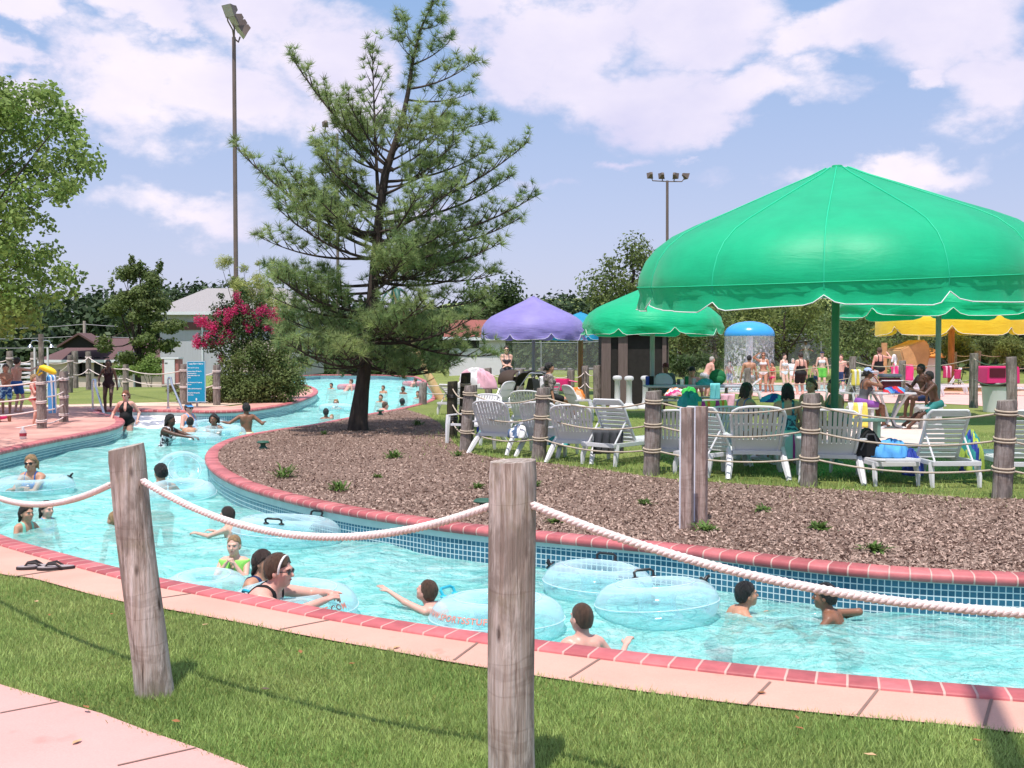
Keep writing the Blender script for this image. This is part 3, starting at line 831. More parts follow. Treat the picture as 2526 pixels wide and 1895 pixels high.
# ---------------------------------------------------------------- foliage
def leaf_mat(name, a, b, trans=0.35, tint=0.45):
    return M(name, a, 0.55, 0.0, 0.9, tint=tint, trans=trans, spec=0.25, alt=b)
m_leaf_bright = leaf_mat('maple_leaf', (0.15, 0.25, 0.055, 1), (0.27, 0.36, 0.10, 1), 0.45)
m_leaf_dark = leaf_mat('dark_leaf', (0.036, 0.070, 0.020, 1), (0.075, 0.115, 0.034, 1), 0.3)
m_leaf_mid = leaf_mat('mid_leaf', (0.10, 0.150, 0.045, 1), (0.175, 0.215, 0.07, 1), 0.38)
m_leaf_far = leaf_mat('hill_leaf', (0.030, 0.058, 0.024, 1), (0.060, 0.092, 0.036, 1), 0.2)
m_leaf_yel = leaf_mat('yellowing_leaf', (0.13, 0.18, 0.045, 1), (0.23, 0.27, 0.08, 1), 0.4)
m_leaf_red = leaf_mat('reddish_leaf', (0.10, 0.07, 0.03, 1), (0.12, 0.12, 0.04, 1), 0.35)
m_bloom = leaf_mat('crepe_myrtle_blossom', (0.50, 0.025, 0.12, 1), (0.70, 0.06, 0.21, 1), 0.35, 0.3)
m_needle = leaf_mat('pine_needle', (0.205, 0.315, 0.125, 1), (0.39, 0.465, 0.185, 1), 0.5, 0.5)
m_ypine = leaf_mat('young_pine_needle', (0.26, 0.32, 0.10, 1), (0.42, 0.44, 0.16, 1), 0.5, 0.4)
m_bark = M('bark', (0.060, 0.045, 0.036, 1), 0.95, 0.4, 9, 1.0, 30, stretch=(1, 1, 0.25))
m_bark_pale = M('pale_bark', (0.20, 0.16, 0.13, 1), 0.9, 0.3, 9, 0.6, 30, stretch=(1, 1, 0.3))

def leaves(C, Nrm, size, tint, aspect=0.55):
    """rhombic leaves at C with normals about Nrm"""
    n = len(C)
    t = rng.normal(0, 1, (n, 3)); Nn = Nrm / (np.linalg.norm(Nrm, axis=1, keepdims=True) + 1e-9)
    t -= (t * Nn).sum(1, keepdims=True) * Nn; t /= np.linalg.norm(t, axis=1, keepdims=True) + 1e-9
    b = np.cross(Nn, t)
    s = (np.asarray(size) * rng.uniform(0.6, 1.3, n))[:, None]
    V = np.stack([C - t * s * .5, C + b * s * aspect * .5, C + t * s * .5, C - b * s * aspect * .5], 1).reshape(-1, 3)
    return V, np.repeat(tint, 4)
def crown(clumps, n_leaf, size, flat=0.0, shell=0.5, aspect=0.6):
    """clumps: (centre, radius) or (centre, (rx,ry,rz)); leaves thicker towards each clump's skin"""
    w = np.array([np.prod(np.broadcast_to(np.asarray(r, float), 3)) ** (2 / 3.) for _, r in clumps]); w /= w.sum()
    cnt = np.maximum(1, (w * n_leaf)).astype(int)
    VV, TT = [], []
    for (c, r), m_ in zip(clumps, cnt):
        d = rng.normal(0, 1, (m_, 3)); d /= np.linalg.norm(d, axis=1, keepdims=True) + 1e-9
        rad = rng.uniform(0, 1, (m_, 1)) ** (0.5 - 0.25 * shell)
        rad *= 1 + 0.12 * rng.normal(0, 1, (m_, 1))
        P = np.asarray(c)[None] + d * rad * np.broadcast_to(np.asarray(r, float), 3)
        Nr = d * 0.7 + rng.normal(0, 0.6, (m_, 3)) + np.array([0, 0, 0.5 + flat])
        t = np.clip(0.5 + rng.normal(0, 0.2, m_) + rng.normal(0, 0.13), 0, 1)
        v, tt = leaves(P, Nr, size, t, aspect); VV.append(v); TT.append(tt)
    V = np.concatenate(VV); T = np.concatenate(TT)
    return V, np.arange(len(V)).reshape(-1, 4), T
def crown_obj(name, parent, clumps, n_leaf, size, mat, **k):
    V, F, T = crown(clumps, n_leaf, size, **k)
    return link(name, npmesh(name, V, F, tint=T), parent, [mat])
def ball_clumps(c, r, n, cr, seed, squash=1.0, cone=0.0, inner=0.25):
    """clump centres through an uneven ellipsoid; cone > 0 narrows the top"""
    rr = random.Random(seed); out = []
    c = Vector(c)
    while len(out) < n:
        d = Vector((rr.gauss(0, 1), rr.gauss(0, 1), rr.gauss(0, 1))).normalized()
        q = rr.uniform(inner, 1.0) ** 0.6
        z = d.z * q
        k = 1 - cone * (z + 1) / 2
        out.append((c + Vector((d.x * q * r[0] * k, d.y * q * r[1] * k, z * r[2])), cr * rr.uniform(0.6, 1.35) * (1 - cone * 0.4 * (z + 1) / 2)))
    return out
def limbs(mb, base, top, r, tips, seed=0, n=8):
    """tapered trunk with limbs reaching towards the clumps"""
    rr = random.Random(seed)
    base, top = Vector(base), Vector(top)
    P = [base.lerp(top, t) + Vector((rr.uniform(-1, 1), rr.uniform(-1, 1), 0)) * r * 0.6 * (0 if t < .1 else 1) for t in [i / 7 for i in range(8)]]
    mb.tube(P, [r * (1.25 if i == 0 else 1) * (1 - 0.8 * i / 7) for i in range(8)], n)
    for tp in tips:
        tp = Vector(tp); t = rr.uniform(0.25, 0.8)
        s_ = base.lerp(top, t); mid = s_.lerp(tp, 0.5) + Vector((0, 0, -0.06 * (tp - s_).length))
        q = r * (1 - 0.75 * t) * 0.5
        mb.tube([s_, mid, tp], [q, q * 0.6, q * 0.15], 5)
def tree(name, label, base, h, r, trunk_h, mat, n_leaf, size, n_cl=26, cr=0.35, seed=0, cone=0.0, group=None, trunk_r=None, bark=None, cat='tree', flat=0.0, squash=None):
    base = Vector(base)
    root = thing(name, label, cat, base, 0, group)
    rz = (h - trunk_h) / 2
    cl = ball_clumps((0, 0, trunk_h + rz), (r, r, rz), n_cl, cr * r, seed, cone=cone)
    if flat: cl = [(c, (q, q, q * flat)) for c, q in cl]
    crown_obj('crown', root, [(np.array(c), q) for c, q in cl], n_leaf, size, mat)
    mb = MB(); limbs(mb, (0, 0, -0.3), (0, 0, trunk_h + rz * 1.4), trunk_r or 0.035 * h, [c for c, q in cl[::2]], seed)
    mb.obj('trunk', bark or m_bark, root, smooth=True)
    return root

# ---- the big pine on the bed
PY = 21.4; KP = PY / FPX
def pp(px, py, dy=0.0):
    """pine: a place in an enlarged part of the photograph -> metres from the foot of the trunk"""
    return Vector(((px - 575) / 1.508 * KP, dy, CAMZ + (HOR - py / 1.508) * KP))
pine_base = Vector(((575 / 1.508 + 500 - CX) * KP, PY, 0))
pine = thing('pine_tree', 'tall open-crowned pine growing from the mulch bed beside the lazy river', 'tree', pine_base)
trk = [pp(575, 1605), pp(578, 1560), pp(592, 1450), pp(608, 1330), pp(620, 1230), pp(634, 1090), pp(646, 950), pp(660, 800), pp(682, 650), pp(715, 550), pp(745, 460), pp(768, 350), pp(785, 235), pp(815, 120), pp(862, 20)]
trk[0].z = -0.2
rad = [0.25, 0.195, 0.15, 0.13, 0.125, 0.115, 0.10, 0.09, 0.085, 0.066, 0.055, 0.046, 0.036, 0.022, 0.01]
mbw = MB(); mbw.tube(trk, rad, 14)
def trunk_at(z):
    for a, b in zip(trk, trk[1:]):
        if a.z <= z <= b.z: return a.lerp(b, (z - a.z) / (b.z - a.z + 1e-9))
    return trk[-1]
pr = random.Random(5)
BR = []
def br(sx, sy, tx, ty, dy=0.0): BR.append((pp(sx, sy), pp(tx, ty, dy)))
for a in ((715, 640, 350, 238, -.5), (650, 640, 430, 330, .8), (655, 720, 628, 168, .3), (700, 620, 560, 400, -.9), (650, 905, 140, 560, -.3), (645, 930, 220, 640, .6), (640, 960, 250, 900, -.7), (632, 1060, 215, 985, .5), (628, 1090, 270, 1030, -.2),
          (620, 1180, 290, 1110, -.9), (612, 1260, 300, 1190, .3), (606, 1330, 310, 1290, -.5), (602, 1360, 350, 1345, .2), (640, 900, 330, 640, -.6), (655, 860, 420, 560, .4), (690, 660, 500, 480, -.3), (655, 880, 300, 760, -1.0),
          (785, 250, 925, 150, .2), (772, 340, 1022, 250, -.3), (765, 380, 1000, 330, .5), (755, 470, 1085, 445, .2), (735, 510, 990, 520, -.6), (690, 680, 1075, 560, -.2), (682, 800, 1205, 552, -.4), (672, 830, 1150, 640, .6), (668, 900, 1236, 735, -.1), (660, 930, 1180, 800, .7),
          (650, 1000, 1110, 915, -.5), (648, 1010, 1108, 1015, .2), (636, 1120, 1060, 1110, -.3), (622, 1220, 1095, 1320, -.5), (618, 1210, 1010, 1250, .6), (612, 1290, 900, 1385, -.6), (604, 1330, 760, 1400, -.8), (640, 1040, 900, 1000, -.9), (660, 940, 930, 880, -1.1), (690, 700, 900, 640, -.9),
          (800, 190, 728, 85, 0.1), (820, 120, 890, 95, .1), (790, 230, 730, 170, -.2), (850, 60, 862, 12, 0)): br(*a)
for i in range(46):
    z = 1.25 + 4.6 * pr.random() ** 1.5; a = pr.choice([1, -1]) * pr.uniform(0.25, 2.9)
    L = np.interp(z, [1.2, 2.2, 4.0, 5.5, 7.5], [2.7, 3.0, 2.5, 1.6, 0.7]) * pr.uniform(0.6, 1.0)
    s_ = trunk_at(z); BR.append((s_, s_ + Vector((max(-1.6, math.cos(a) * L), math.sin(a) * L, pr.uniform(-0.2, 0.5) + 0.14 * z))))
TU = []          # tufts: place, direction, size
for (s_, t_) in BR:
    L = (t_ - s_).length
    mid = s_.lerp(t_, 0.55) + Vector((0, 0, -0.15 * L))
    P = [(s_ * ((1 - u) ** 2) + mid * (2 * u * (1 - u)) + t_ * (u * u)) for u in [i / 12 for i in range(13)]]
    r0 = 0.010 + 0.011 * L
    mbw.tube(P, [r0 * (1 - 0.85 * i / 12) for i in range(13)], 5, cap=False)
    side = (t_ - s_).cross(Vector((0, 0, 1))).normalized()
    nsub = max(5, int(L / 0.15))
    for j in range(nsub):
        u = 0.18 + 0.82 * (j + pr.random() * 0.6) / nsub
        u = min(u, 0.99); i = min(11, int(u * 12)); p = P[i].lerp(P[i + 1], u * 12 - i)
        sg = 1 if j % 2 else -1
        l_ = (0.26 + 0.70 * (1 - u) * min(1, L / 2.4)) * pr.uniform(0.55, 1.15)
        d_ = (side * sg * pr.uniform(0.5, 1.1) + (t_ - s_).normalized() * 0.8 + Vector((0, 0, pr.uniform(0.15, 1.2)))).normalized()
        e = p + d_ * l_ + Vector((0, 0, 0.12 * l_))
        mbw.tube([p, p.lerp(e, .5) + Vector((0, 0, -.03 * l_)), e], [r0 * 0.35, r0 * 0.25, 0.003], 4, cap=False)
        m_ = max(2, int(l_ / 0.12))
        for k in range(m_):
            v_ = 0.30 + 0.70 * (k + 1) / m_
            jit = Vector((pr.gauss(0, .05), pr.gauss(0, .05), pr.gauss(0.03, .05)))
            TU.append((p.lerp(e, v_) + jit, (d_ + Vector((pr.gauss(0, .35), pr.gauss(0, .35), 0.55))).normalized(), pr.uniform(0.15, 0.225)))
    TU.append((t_, ((t_ - s_).normalized() + Vector((0, 0, .5))).normalized(), 0.19))
    for k in range(3): TU.append((P[11].lerp(t_, k / 3) + Vector((pr.gauss(0, .05), pr.gauss(0, .05), .05)), Vector((pr.gauss(0, .4), pr.gauss(0, .4), 1)).normalized(), 0.16))
for z in np.arange(7.0, 8.75, 0.12):
    for k in range(4): TU.append((trunk_at(z) + Vector((pr.gauss(0, .06), pr.gauss(0, .06), 0)), Vector((pr.gauss(0, .6), pr.gauss(0, .6), .8)).normalized(), 0.17))
print('tufts', len(TU))
C = np.array([t[0] for t in TU]); D = np.array([t[1] for t in TU]); S = np.array([t[2] for t in TU])
NN = 34
C = np.repeat(C, NN, 0); D = np.repeat(D, NN, 0); S = np.repeat(S, NN)
n = len(C)
d = rng.normal(0, 1, (n, 3)); d /= np.linalg.norm(d, axis=1, keepdims=True)
d = d + D * 0.85; d /= np.linalg.norm(d, axis=1, keepdims=True)
L = S * rng.uniform(0.7, 1.2, n)
sd = np.cross(d, rng.normal(0, 1, (n, 3))); sd /= np.linalg.norm(sd, axis=1, keepdims=True)
wd = 0.0062
tip = C + d * L[:, None] - np.array([0, 0, 1]) * (0.12 * L)[:, None]
V = np.stack([C - sd * wd, C + sd * wd, tip], 1).reshape(-1, 3)
tt = np.repeat(np.repeat(np.clip(rng.normal(0.45, 0.16, len(TU)), 0, 1), NN) + rng.normal(0, .12, n), 3)
link('crown', npmesh('crown', V, np.arange(3 * n).reshape(-1, 3), tint=np.clip(tt, 0, 1)), pine, [m_needle])
mbw.obj('trunk', m_bark, pine, smooth=True)

# ---- trees standing about
big = thing('maple_tree', 'large leafy tree reaching in at the left edge', 'tree', (-16.6, 26.0, 0))
def bp(x, y, d=26.0): return W(x, y, d) - Vector((-16.6, 26.0, 0))
cl = []
rr = random.Random(21)
for (x, y, q) in [(40, 260, 60), (90, 250, 55), (130, 240, 48), (60, 330, 75), (140, 310, 65), (180, 300, 45), (200, 350, 45), (110, 400, 75), (190, 400, 60), (225, 410, 38), (30, 430, 80), (150, 450, 55), (90, 480, 60), (30, 520, 70), (200, 450, 40), (150, 480, 35),
                  (20, 600, 90), (60, 560, 50), (60, 640, 60), (110, 610, 40), (100, 680, 60), (150, 680, 40), (180, 690, 30), (30, 720, 90), (80, 740, 60), (120, 730, 38), (170, 720, 28), (20, 800, 75), (70, 790, 40), (110, 560, 30), (-40, 350, 110), (-60, 560, 140), (-60, 720, 130), (-150, 450, 160), (-160, 650, 160), (10, 220, 45), (-60, 240, 70), (20, 270, 70)]:
    for k in range(3):
        c = bp(x + rr.uniform(-24, 20), y + rr.uniform(-22, 18), 26 + rr.uniform(-1.6, 1.6)); cl.append((np.array(c), q / FPX * 26 * rr.uniform(0.5, 0.85)))
crown_obj('crown', big, cl, 21000, 0.125, m_leaf_bright, aspect=0.75)
mb = MB(); limbs(mb, (0, 0, -0.2), (0.6, 0, 5.5), 0.22, [bp(60, 520), bp(140, 480), bp(100, 350), bp(150, 300), bp(60, 650), bp(140, 700), bp(30, 300), bp(180, 400), bp(100, 690)], 4)
mb.obj('trunk', m_bark, big, smooth=True)

def far_base(x, dist): 
    p = W(x, 900, dist); return Vector((p.x, dist, float(height(np.float64(p.x), np.float64(dist)))))
def ztop(y, dist): return CAMZ + (HOR - y) / FPX * dist
t1 = thing('young_oak_tree', 'young dark green tree with spiky top behind the left deck', 'tree', far_base(343, 62))
b1 = t1.location
cl = [];
for i in range(46):
    u = rr.random(); y = 905 - u * 235; hw = np.interp(y, [640, 700, 760, 820, 870, 905], [12, 45, 78, 100, 96, 60])
    x = 343 + rr.uniform(-1, 1) * hw; d_ = 62 + rr.uniform(-1, 1) * hw / FPX * 62
    cl.append((np.array(W(x, y - 15, d_) - b1), np.array([.55, .55, .32]) * rr.uniform(.8, 1.5)))
for (x, y) in [(325, 640), (327, 660), (345, 655), (390, 665), (395, 655), (300, 680), (380, 690), (330, 690), (275, 700)]:
    cl.append((np.array(W(x, y, 62) - b1), np.array([.2, .2, .38])))
crown_obj('crown', t1, cl, 15000, 0.20, m_leaf_mid, aspect=0.6)
mb = MB(); limbs(mb, (0, 0, -0.3), tuple(W(345, 690, 62) - b1), 0.22, [c for c, q in cl[::3]], 9); mb.obj('trunk', m_bark, t1, smooth=True)

# crepe myrtle and the mound of shrubs on the gravelly point
cm_y = 34.0
cm = thing('crepe_myrtle', 'crepe myrtle covered in hot pink blossom behind the rules sign', 'shrub', far_base(590, cm_y))
b1 = cm.location
cl = []
for (x, y, q) in [(590, 740, 22), (580, 790, 45), (540, 800, 32), (620, 800, 48), (660, 790, 32), (520, 840, 32), (570, 850, 50), (630, 850, 50), (680, 830, 26), (560, 760, 24), (610, 760, 28), (600, 720, 14), (640, 740, 16), (530, 760, 14), (545, 730, 10)]:
    cl.append((np.array(W(x, y, cm_y + rr.uniform(-.4, .4)) - b1), q / FPX * cm_y))
crown_obj('foliage', cm, cl, 9000, 0.085, m_leaf_dark)
bl = []
for (x, y) in [(498, 792), (505, 790), (520, 800), (530, 815), (560, 772), (575, 770), (590, 745), (583, 733), (612, 780), (625, 775), (640, 765), (650, 770), (665, 775), (675, 790), (685, 805), (690, 785), (680, 820), (660, 810), (510, 830), (525, 845), (500, 845), (540, 840), (560, 822), (570, 830), (488, 850), (545, 885), (600, 800), (618, 810), (680, 770), (634, 800), (606, 765), (535, 775), (555, 790), (488, 790), (486, 842), (530, 808), (578, 765)]:
    for k in range(3):
        bl.append((np.array(W(x + rr.uniform(-6, 6), y + rr.uniform(-6, 6), cm_y - .35 + rr.uniform(-.4, .3)) - b1), np.array([.13, .13, .17]) * rr.uniform(.6, 1.25)))
crown_obj('blossom', cm, bl, 8000, 0.055, m_bloom)
mb = MB()
for (x, y) in [(560, 760), (600, 750), (650, 790), (530, 820), (680, 830)]:
    mb.tube([(rr.uniform(-.15, .15), rr.uniform(-.15, .15), -.1), (W(x, y, cm_y) - b1) * 0.5, W(x, y, cm_y) - b1], [0.04, 0.03, 0.008], 6)
mb.obj('stem', m_bark_pale, cm, smooth=True)
def bush(name, label, y_d, spots, mat, n_leaf, size, bx, cat='shrub', zr=0.75, aspect=0.5):
    o = thing(name, label, cat, far_base(bx, y_d)); b = o.location; cl = []
    for (x, y, q) in spots:
        for k in range(2): 
            cc = W(x + rr.uniform(-.3, .3) * q, y + rr.uniform(-.3, .3) * q, y_d + rr.uniform(-.5, .5) * q / FPX * y_d) - b
            cl.append((np.array(cc), np.array([1, 1, zr]) * q / FPX * y_d * rr.uniform(.7, 1.0)))
    crown_obj('foliage', o, cl, n_leaf, size, mat, aspect=aspect)
    mb = MB()
    for (x, y, q) in spots[::2]: mb.tube([(rr.uniform(-.1, .1), rr.uniform(-.1, .1), -.05), W(x, y, y_d) - b], [0.025, 0.006], 5)
    mb.obj('stem', m_bark, o)
    return o
bush('spreading_shrub', 'big spreading yellow-green shrub below the pink crepe myrtle', 33.0, [(560, 900, 40), (600, 900, 50), (650, 890, 50), (690, 900, 45), (720, 930, 40), (560, 940, 40), (620, 940, 60), (680, 950, 60), (730, 960, 30), (590, 970, 45), (650, 985, 45), (700, 985, 35), (545, 975, 25), (640, 860, 35), (690, 860, 35)], m_leaf_mid, 15000, 0.10, 640, aspect=0.45)
bush('low_shrub', 'low reddish brown shrub between the rules sign and the handrail', 32.5, [(430, 955, 22), (450, 975, 24), (480, 965, 26), (510, 975, 28), (470, 990, 20), (535, 990, 22), (570, 995, 24), (610, 1000, 24)], m_leaf_red, 3600, 0.07, 500)
bush('young_pine', 'light yellow-green young pine beside the crepe myrtle, in front of the lamp pole', 35.6, [(700, 780, 34), (690, 830, 40), (720, 860, 36), (660, 760, 28), (715, 800, 30), (650, 740, 30), (610, 715, 26), (735, 900, 36), (700, 900, 40), (725, 760, 24), (545, 650, 26), (575, 690, 24), (600, 660, 16), (640, 690, 26), (560, 640, 18), (600, 700, 26), (650, 720, 30), (680, 740, 34), (640, 650, 12), (690, 690, 20), (620, 730, 26)], m_ypine, 11000, 0.20, 640, aspect=0.10, cat='tree')
bush('box_hedge', 'bright green clipped bush beside the white cabinet', 58.0, [(360, 900, 24), (385, 905, 26), (375, 885, 20), (395, 888, 14), (350, 915, 18), (395, 915, 18)], m_leaf_bright, 3000, 0.13, 375)
bush('low_hedge', 'low bright hedge left of the young tree trunk', 58.0, [(285, 912, 14), (305, 912, 14), (325, 912, 15), (295, 918, 12), (320, 920, 12)], m_leaf_bright, 1500, 0.13, 305)

# broadleaved trees behind the terrace; rows of them close off the view
TG = 'trees closing off the far side of the park'
tree('broadleaf_tree', 'dark round tree beside the top of the purple umbrella', far_base(1225, 80), ztop(690, 80), 2.9, 1.6, m_leaf_dark, 6000, 0.30, 30, .34, 31, group=TG)
tree('broadleaf_tree', 'tall pale green tree rising behind the small green umbrella', far_base(1560, 52), ztop(592, 52), 2.7, 2.2, m_leaf_mid, 8500, 0.19, 34, .3, 32, cone=.35, group=TG)
tree('broadleaf_tree', 'slender tree with pale trunk left of the blue water mushroom', far_base(1765, 50), ztop(742, 50), 1.9, 1.1, m_leaf_mid, 5000, 0.17, 24, .32, 33, group=TG, bark=m_bark_pale, trunk_r=.09)
tree('broadleaf_tree', 'loose yellow-green tree right behind the blue water mushroom', far_base(1935, 56), ztop(735, 56), 2.9, 1.6, m_leaf_yel, 8000, 0.18, 30, .3, 34, group=TG)
tree('broadleaf_tree', 'dark layered tree standing right of the big green umbrella pole', far_base(2160, 50), ztop(730, 50), 3.0, .9, m_leaf_mid, 9000, 0.17, 36, .3, 35, group=TG, flat=.5)
tree('broadleaf_tree', 'pale leafy tree between the kiosk and the slender tree', far_base(1680, 60), ztop(735, 60), 2.0, 1.8, m_leaf_mid, 5000, 0.2, 24, .3, 36, group=TG)
tree('broadleaf_tree', 'dark tree just behind the yellow umbrella', far_base(2330, 64), ztop(720, 64), 3.4, 1.2, m_leaf_dark, 6500, 0.22, 30, .33, 37, group=TG)
tree('broadleaf_tree', 'dark tree at the far right edge behind the shaggy bushes', far_base(2490, 62), ztop(690, 62), 3.6, 1.0, m_leaf_dark, 6500, 0.22, 30, .33, 38, group=TG)
tree('broadleaf_tree', 'dark crown filling the gap over the mushroom fountain', far_base(1830, 76), ztop(745, 76), 4.2, 1.0, m_leaf_dark, 6500, 0.26, 30, .33, 39, group=TG)
tree('broadleaf_tree', 'dark crown behind the lifeguard', far_base(2040, 78), ztop(740, 78), 4.4, 1.0, m_leaf_dark, 6500, 0.26, 30, .33, 40, group=TG)
tree('broadleaf_tree', 'dark tree far behind the purple and blue umbrellas', far_base(1420, 96), ztop(800, 96), 3.4, 0.6, m_leaf_mid, 4500, 0.3, 24, .33, 41, group=TG)
tree('broadleaf_tree', 'dark tree far behind the kiosk', far_base(1560, 92), ztop(785, 92), 3.6, 0.6, m_leaf_mid, 4500, 0.3, 24, .33, 43, group=TG)
tree('broadleaf_tree', 'far tree seen through the pine, left of its trunk', far_base(830, 100), ztop(780, 100), 3.6, 0.6, m_leaf_dark, 4500, 0.3, 24, .33, 44, group=TG)
tree('broadleaf_tree', 'far tree seen through the pine, right of its trunk', far_base(1010, 104), ztop(770, 104), 3.6, 0.6, m_leaf_dark, 4500, 0.3, 24, .33, 45, group=TG)
for (x, y, d_, lab) in ((2365, 835, 47, 'shaggy pale bush behind the pink lounger towels'), (2440, 825, 49, 'dark shaggy bush behind the trash bin'), (2500, 838, 46, 'shaggy pale bush at the right edge behind the rope')):
    o = bush('ornamental_grass', lab, d_, [(x, y + 12, 36), (x - 25, y + 30, 30), (x + 25, y + 30, 30), (x, y + 40, 34)], m_leaf_yel if 'pale' in lab else m_leaf_mid, 2600, 0.30, x, aspect=0.12)
    o['group'] = 'shaggy bushes behind the lounge deck'
bush('ornamental_grass', 'dark row of shaggy grasses left of the mushroom fountain', 47, [(1665, 900, 26), (1690, 895, 30), (1730, 895, 30), (1760, 900, 26), (1700, 910, 30)], m_leaf_dark, 3000, 0.3, 1700, aspect=0.12)

# the wooded hills far off: one mass
def hillwood(name, label, pts, n_leaf, size, mat):
    """pts: (x, ytop, dist) along the crest; leaf clumps spread from the crest down"""
    CC = []
    for (x0, y0, d0), (x1, y1, d1) in zip(pts, pts[1:]):
        m_ = int(abs(x1 - x0) / 5) + 2
        for i in range(m_):
            u = (i + rr.random()) / m_
            x, y, d_ = x0 + (x1 - x0) * u, y0 + (y1 - y0) * u, d0 + (d1 - d0) * u
            q = rr.uniform(1.6, 4.2) * d_ / 190
            top = W(x, y + rr.uniform(-1, 12), d_ + rr.uniform(-12, 12)); top.z -= q * .8
            for k in range(5): CC.append((np.array(top) - np.array([rr.uniform(-1, 1) * q, k * 5.0 - 3 + rr.uniform(-2, 2), k * q * 0.9]), q))
    V, F, T = crown(CC, n_leaf, size, shell=1.0)
    setp(link(name, npmesh(name, V, F, tint=T), None, [mat]), label, 'woods', kind='stuff')
hillwood('wooded_hill', 'dark green wooded hill behind the buildings on the left', [(-160, 690, 170), (0, 730, 165), (130, 722, 160), (260, 718, 170), (330, 715, 185), (420, 698, 210), (470, 700, 215), (560, 690, 220), (680, 705, 220), (800, 730, 220), (950, 745, 220)], 52000, 1.15, m_leaf_far)
hillwood('wooded_hill', 'wooded rise far behind the umbrellas and the fence', [(1000, 750, 220), (1180, 745, 230), (1330, 738, 230), (1400, 718, 235), (1450, 722, 235), (1560, 735, 230), (1750, 760, 200), (2000, 770, 170), (2250, 760, 160), (2526, 740, 150), (2700, 720, 150)], 56000, 1.15, m_leaf_far)

hillwood('dark_woods', 'dark woods closing off the view behind the fence on the right', [(1480, 800, 100), (1640, 775, 98), (1760, 765, 96), (1900, 760, 92), (2050, 765, 88), (2200, 755, 86), (2350, 740, 82), (2526, 715, 78), (2750, 700, 74)], 42000, 0.62, m_leaf_dark)
hillwood('dark_woods', 'dark trees closing the gap behind the pine and the purple umbrella', [(740, 795, 122), (900, 785, 120), (1050, 778, 118), (1200, 775, 114), (1330, 785, 112), (1500, 795, 108)], 22000, 0.75, m_leaf_dark)
# ---------------------------------------------------------------- people: one blended surface each
def smin(a, b, k):
    h = np.clip(0.5 + 0.5 * (b - a) / k, 0, 1)
    return b + (a - b) * h - k * h * (1 - h)
class Field:
    """smooth union of ellipsoids and tapered capsules on a grid"""
    def __init__(s): s.P = []
    def cap(s, a, b, ra, rb, k=0.03, tag='t'): s.P.append(('c', np.array(a, float), np.array(b, float), ra, rb, k, tag))
    def ell(s, c, r, rot=None, k=0.03, tag='t'): s.P.append(('e', np.array(c, float), np.array(r, float), None if rot is None else np.array(rot, float), 0, k, tag))
    def bounds(s, off=0.0):
        lo, hi = np.full(3, 9.), np.full(3, -9.)
        for p in s.P:
            l, h = s.pb(p, off); lo = np.minimum(lo, l); hi = np.maximum(hi, h)
        return lo, hi
    @staticmethod
    def pb(p, off):
        if p[0] == 'c': 
            r = max(p[3], p[4]) + off; return np.minimum(p[1], p[2]) - r, np.maximum(p[1], p[2]) + r
        r = p[2].max() + off; return p[1] - r, p[1] + r
    def grid(s, h, off=0.0, tags=None):
        P = [p for p in s.P if tags is None or p[6] in tags]
        lo, hi = np.full(3, 9.), np.full(3, -9.)
        for p in P:
            l, g = s.pb(p, off); lo = np.minimum(lo, l); hi = np.maximum(hi, g)
        lo -= 3 * h; hi += 3 * h
        n = np.ceil((hi - lo) / h).astype(int) + 1
        ax = [lo[i] + h * np.arange(n[i]) for i in range(3)]
        D = np.full(n, 0.5, dtype=np.float32)
        for p in P:
            l, g = s.pb(p, off + p[5] + 2.5 * h)
            i0 = np.clip(((l - lo) / h).astype(int), 0, n - 1); i1 = np.clip(((g - lo) / h).astype(int) + 2, 1, n)
            X = ax[0][i0[0]:i1[0], None, None]; Y = ax[1][None, i0[1]:i1[1], None]; Z = ax[2][None, None, i0[2]:i1[2]]
            if p[0] == 'c':
                a, b = p[1], p[2]; ba = b - a; L2 = float(ba @ ba) + 1e-12
                t = np.clip(((X - a[0]) * ba[0] + (Y - a[1]) * ba[1] + (Z - a[2]) * ba[2]) / L2, 0, 1)
                d = np.sqrt((X - a[0] - t * ba[0]) ** 2 + (Y - a[1] - t * ba[1]) ** 2 + (Z - a[2] - t * ba[2]) ** 2) - (p[3] + (p[4] - p[3]) * t)
            else:
                x, y, z = X - p[1][0], Y - p[1][1], Z - p[1][2]
                if p[3] is not None:
                    Rm = p[3]
                    x, y, z = Rm[0, 0] * x + Rm[1, 0] * y + Rm[2, 0] * z, Rm[0, 1] * x + Rm[1, 1] * y + Rm[2, 1] * z, Rm[0, 2] * x + Rm[1, 2] * y + Rm[2, 2] * z
                r = p[2]
                k0 = np.sqrt((x / r[0]) ** 2 + (y / r[1]) ** 2 + (z / r[2]) ** 2) + 1e-6
                k1 = np.sqrt((x / r[0] ** 2) ** 2 + (y / r[1] ** 2) ** 2 + (z / r[2] ** 2) ** 2) + 1e-6
                d = k0 * (k0 - 1) / k1
            sl = (slice(i0[0], i1[0]), slice(i0[1], i1[1]), slice(i0[2], i1[2]))
            D[sl] = smin(D[sl], (d - off).astype(np.float32), p[5])
        return D, lo, ax
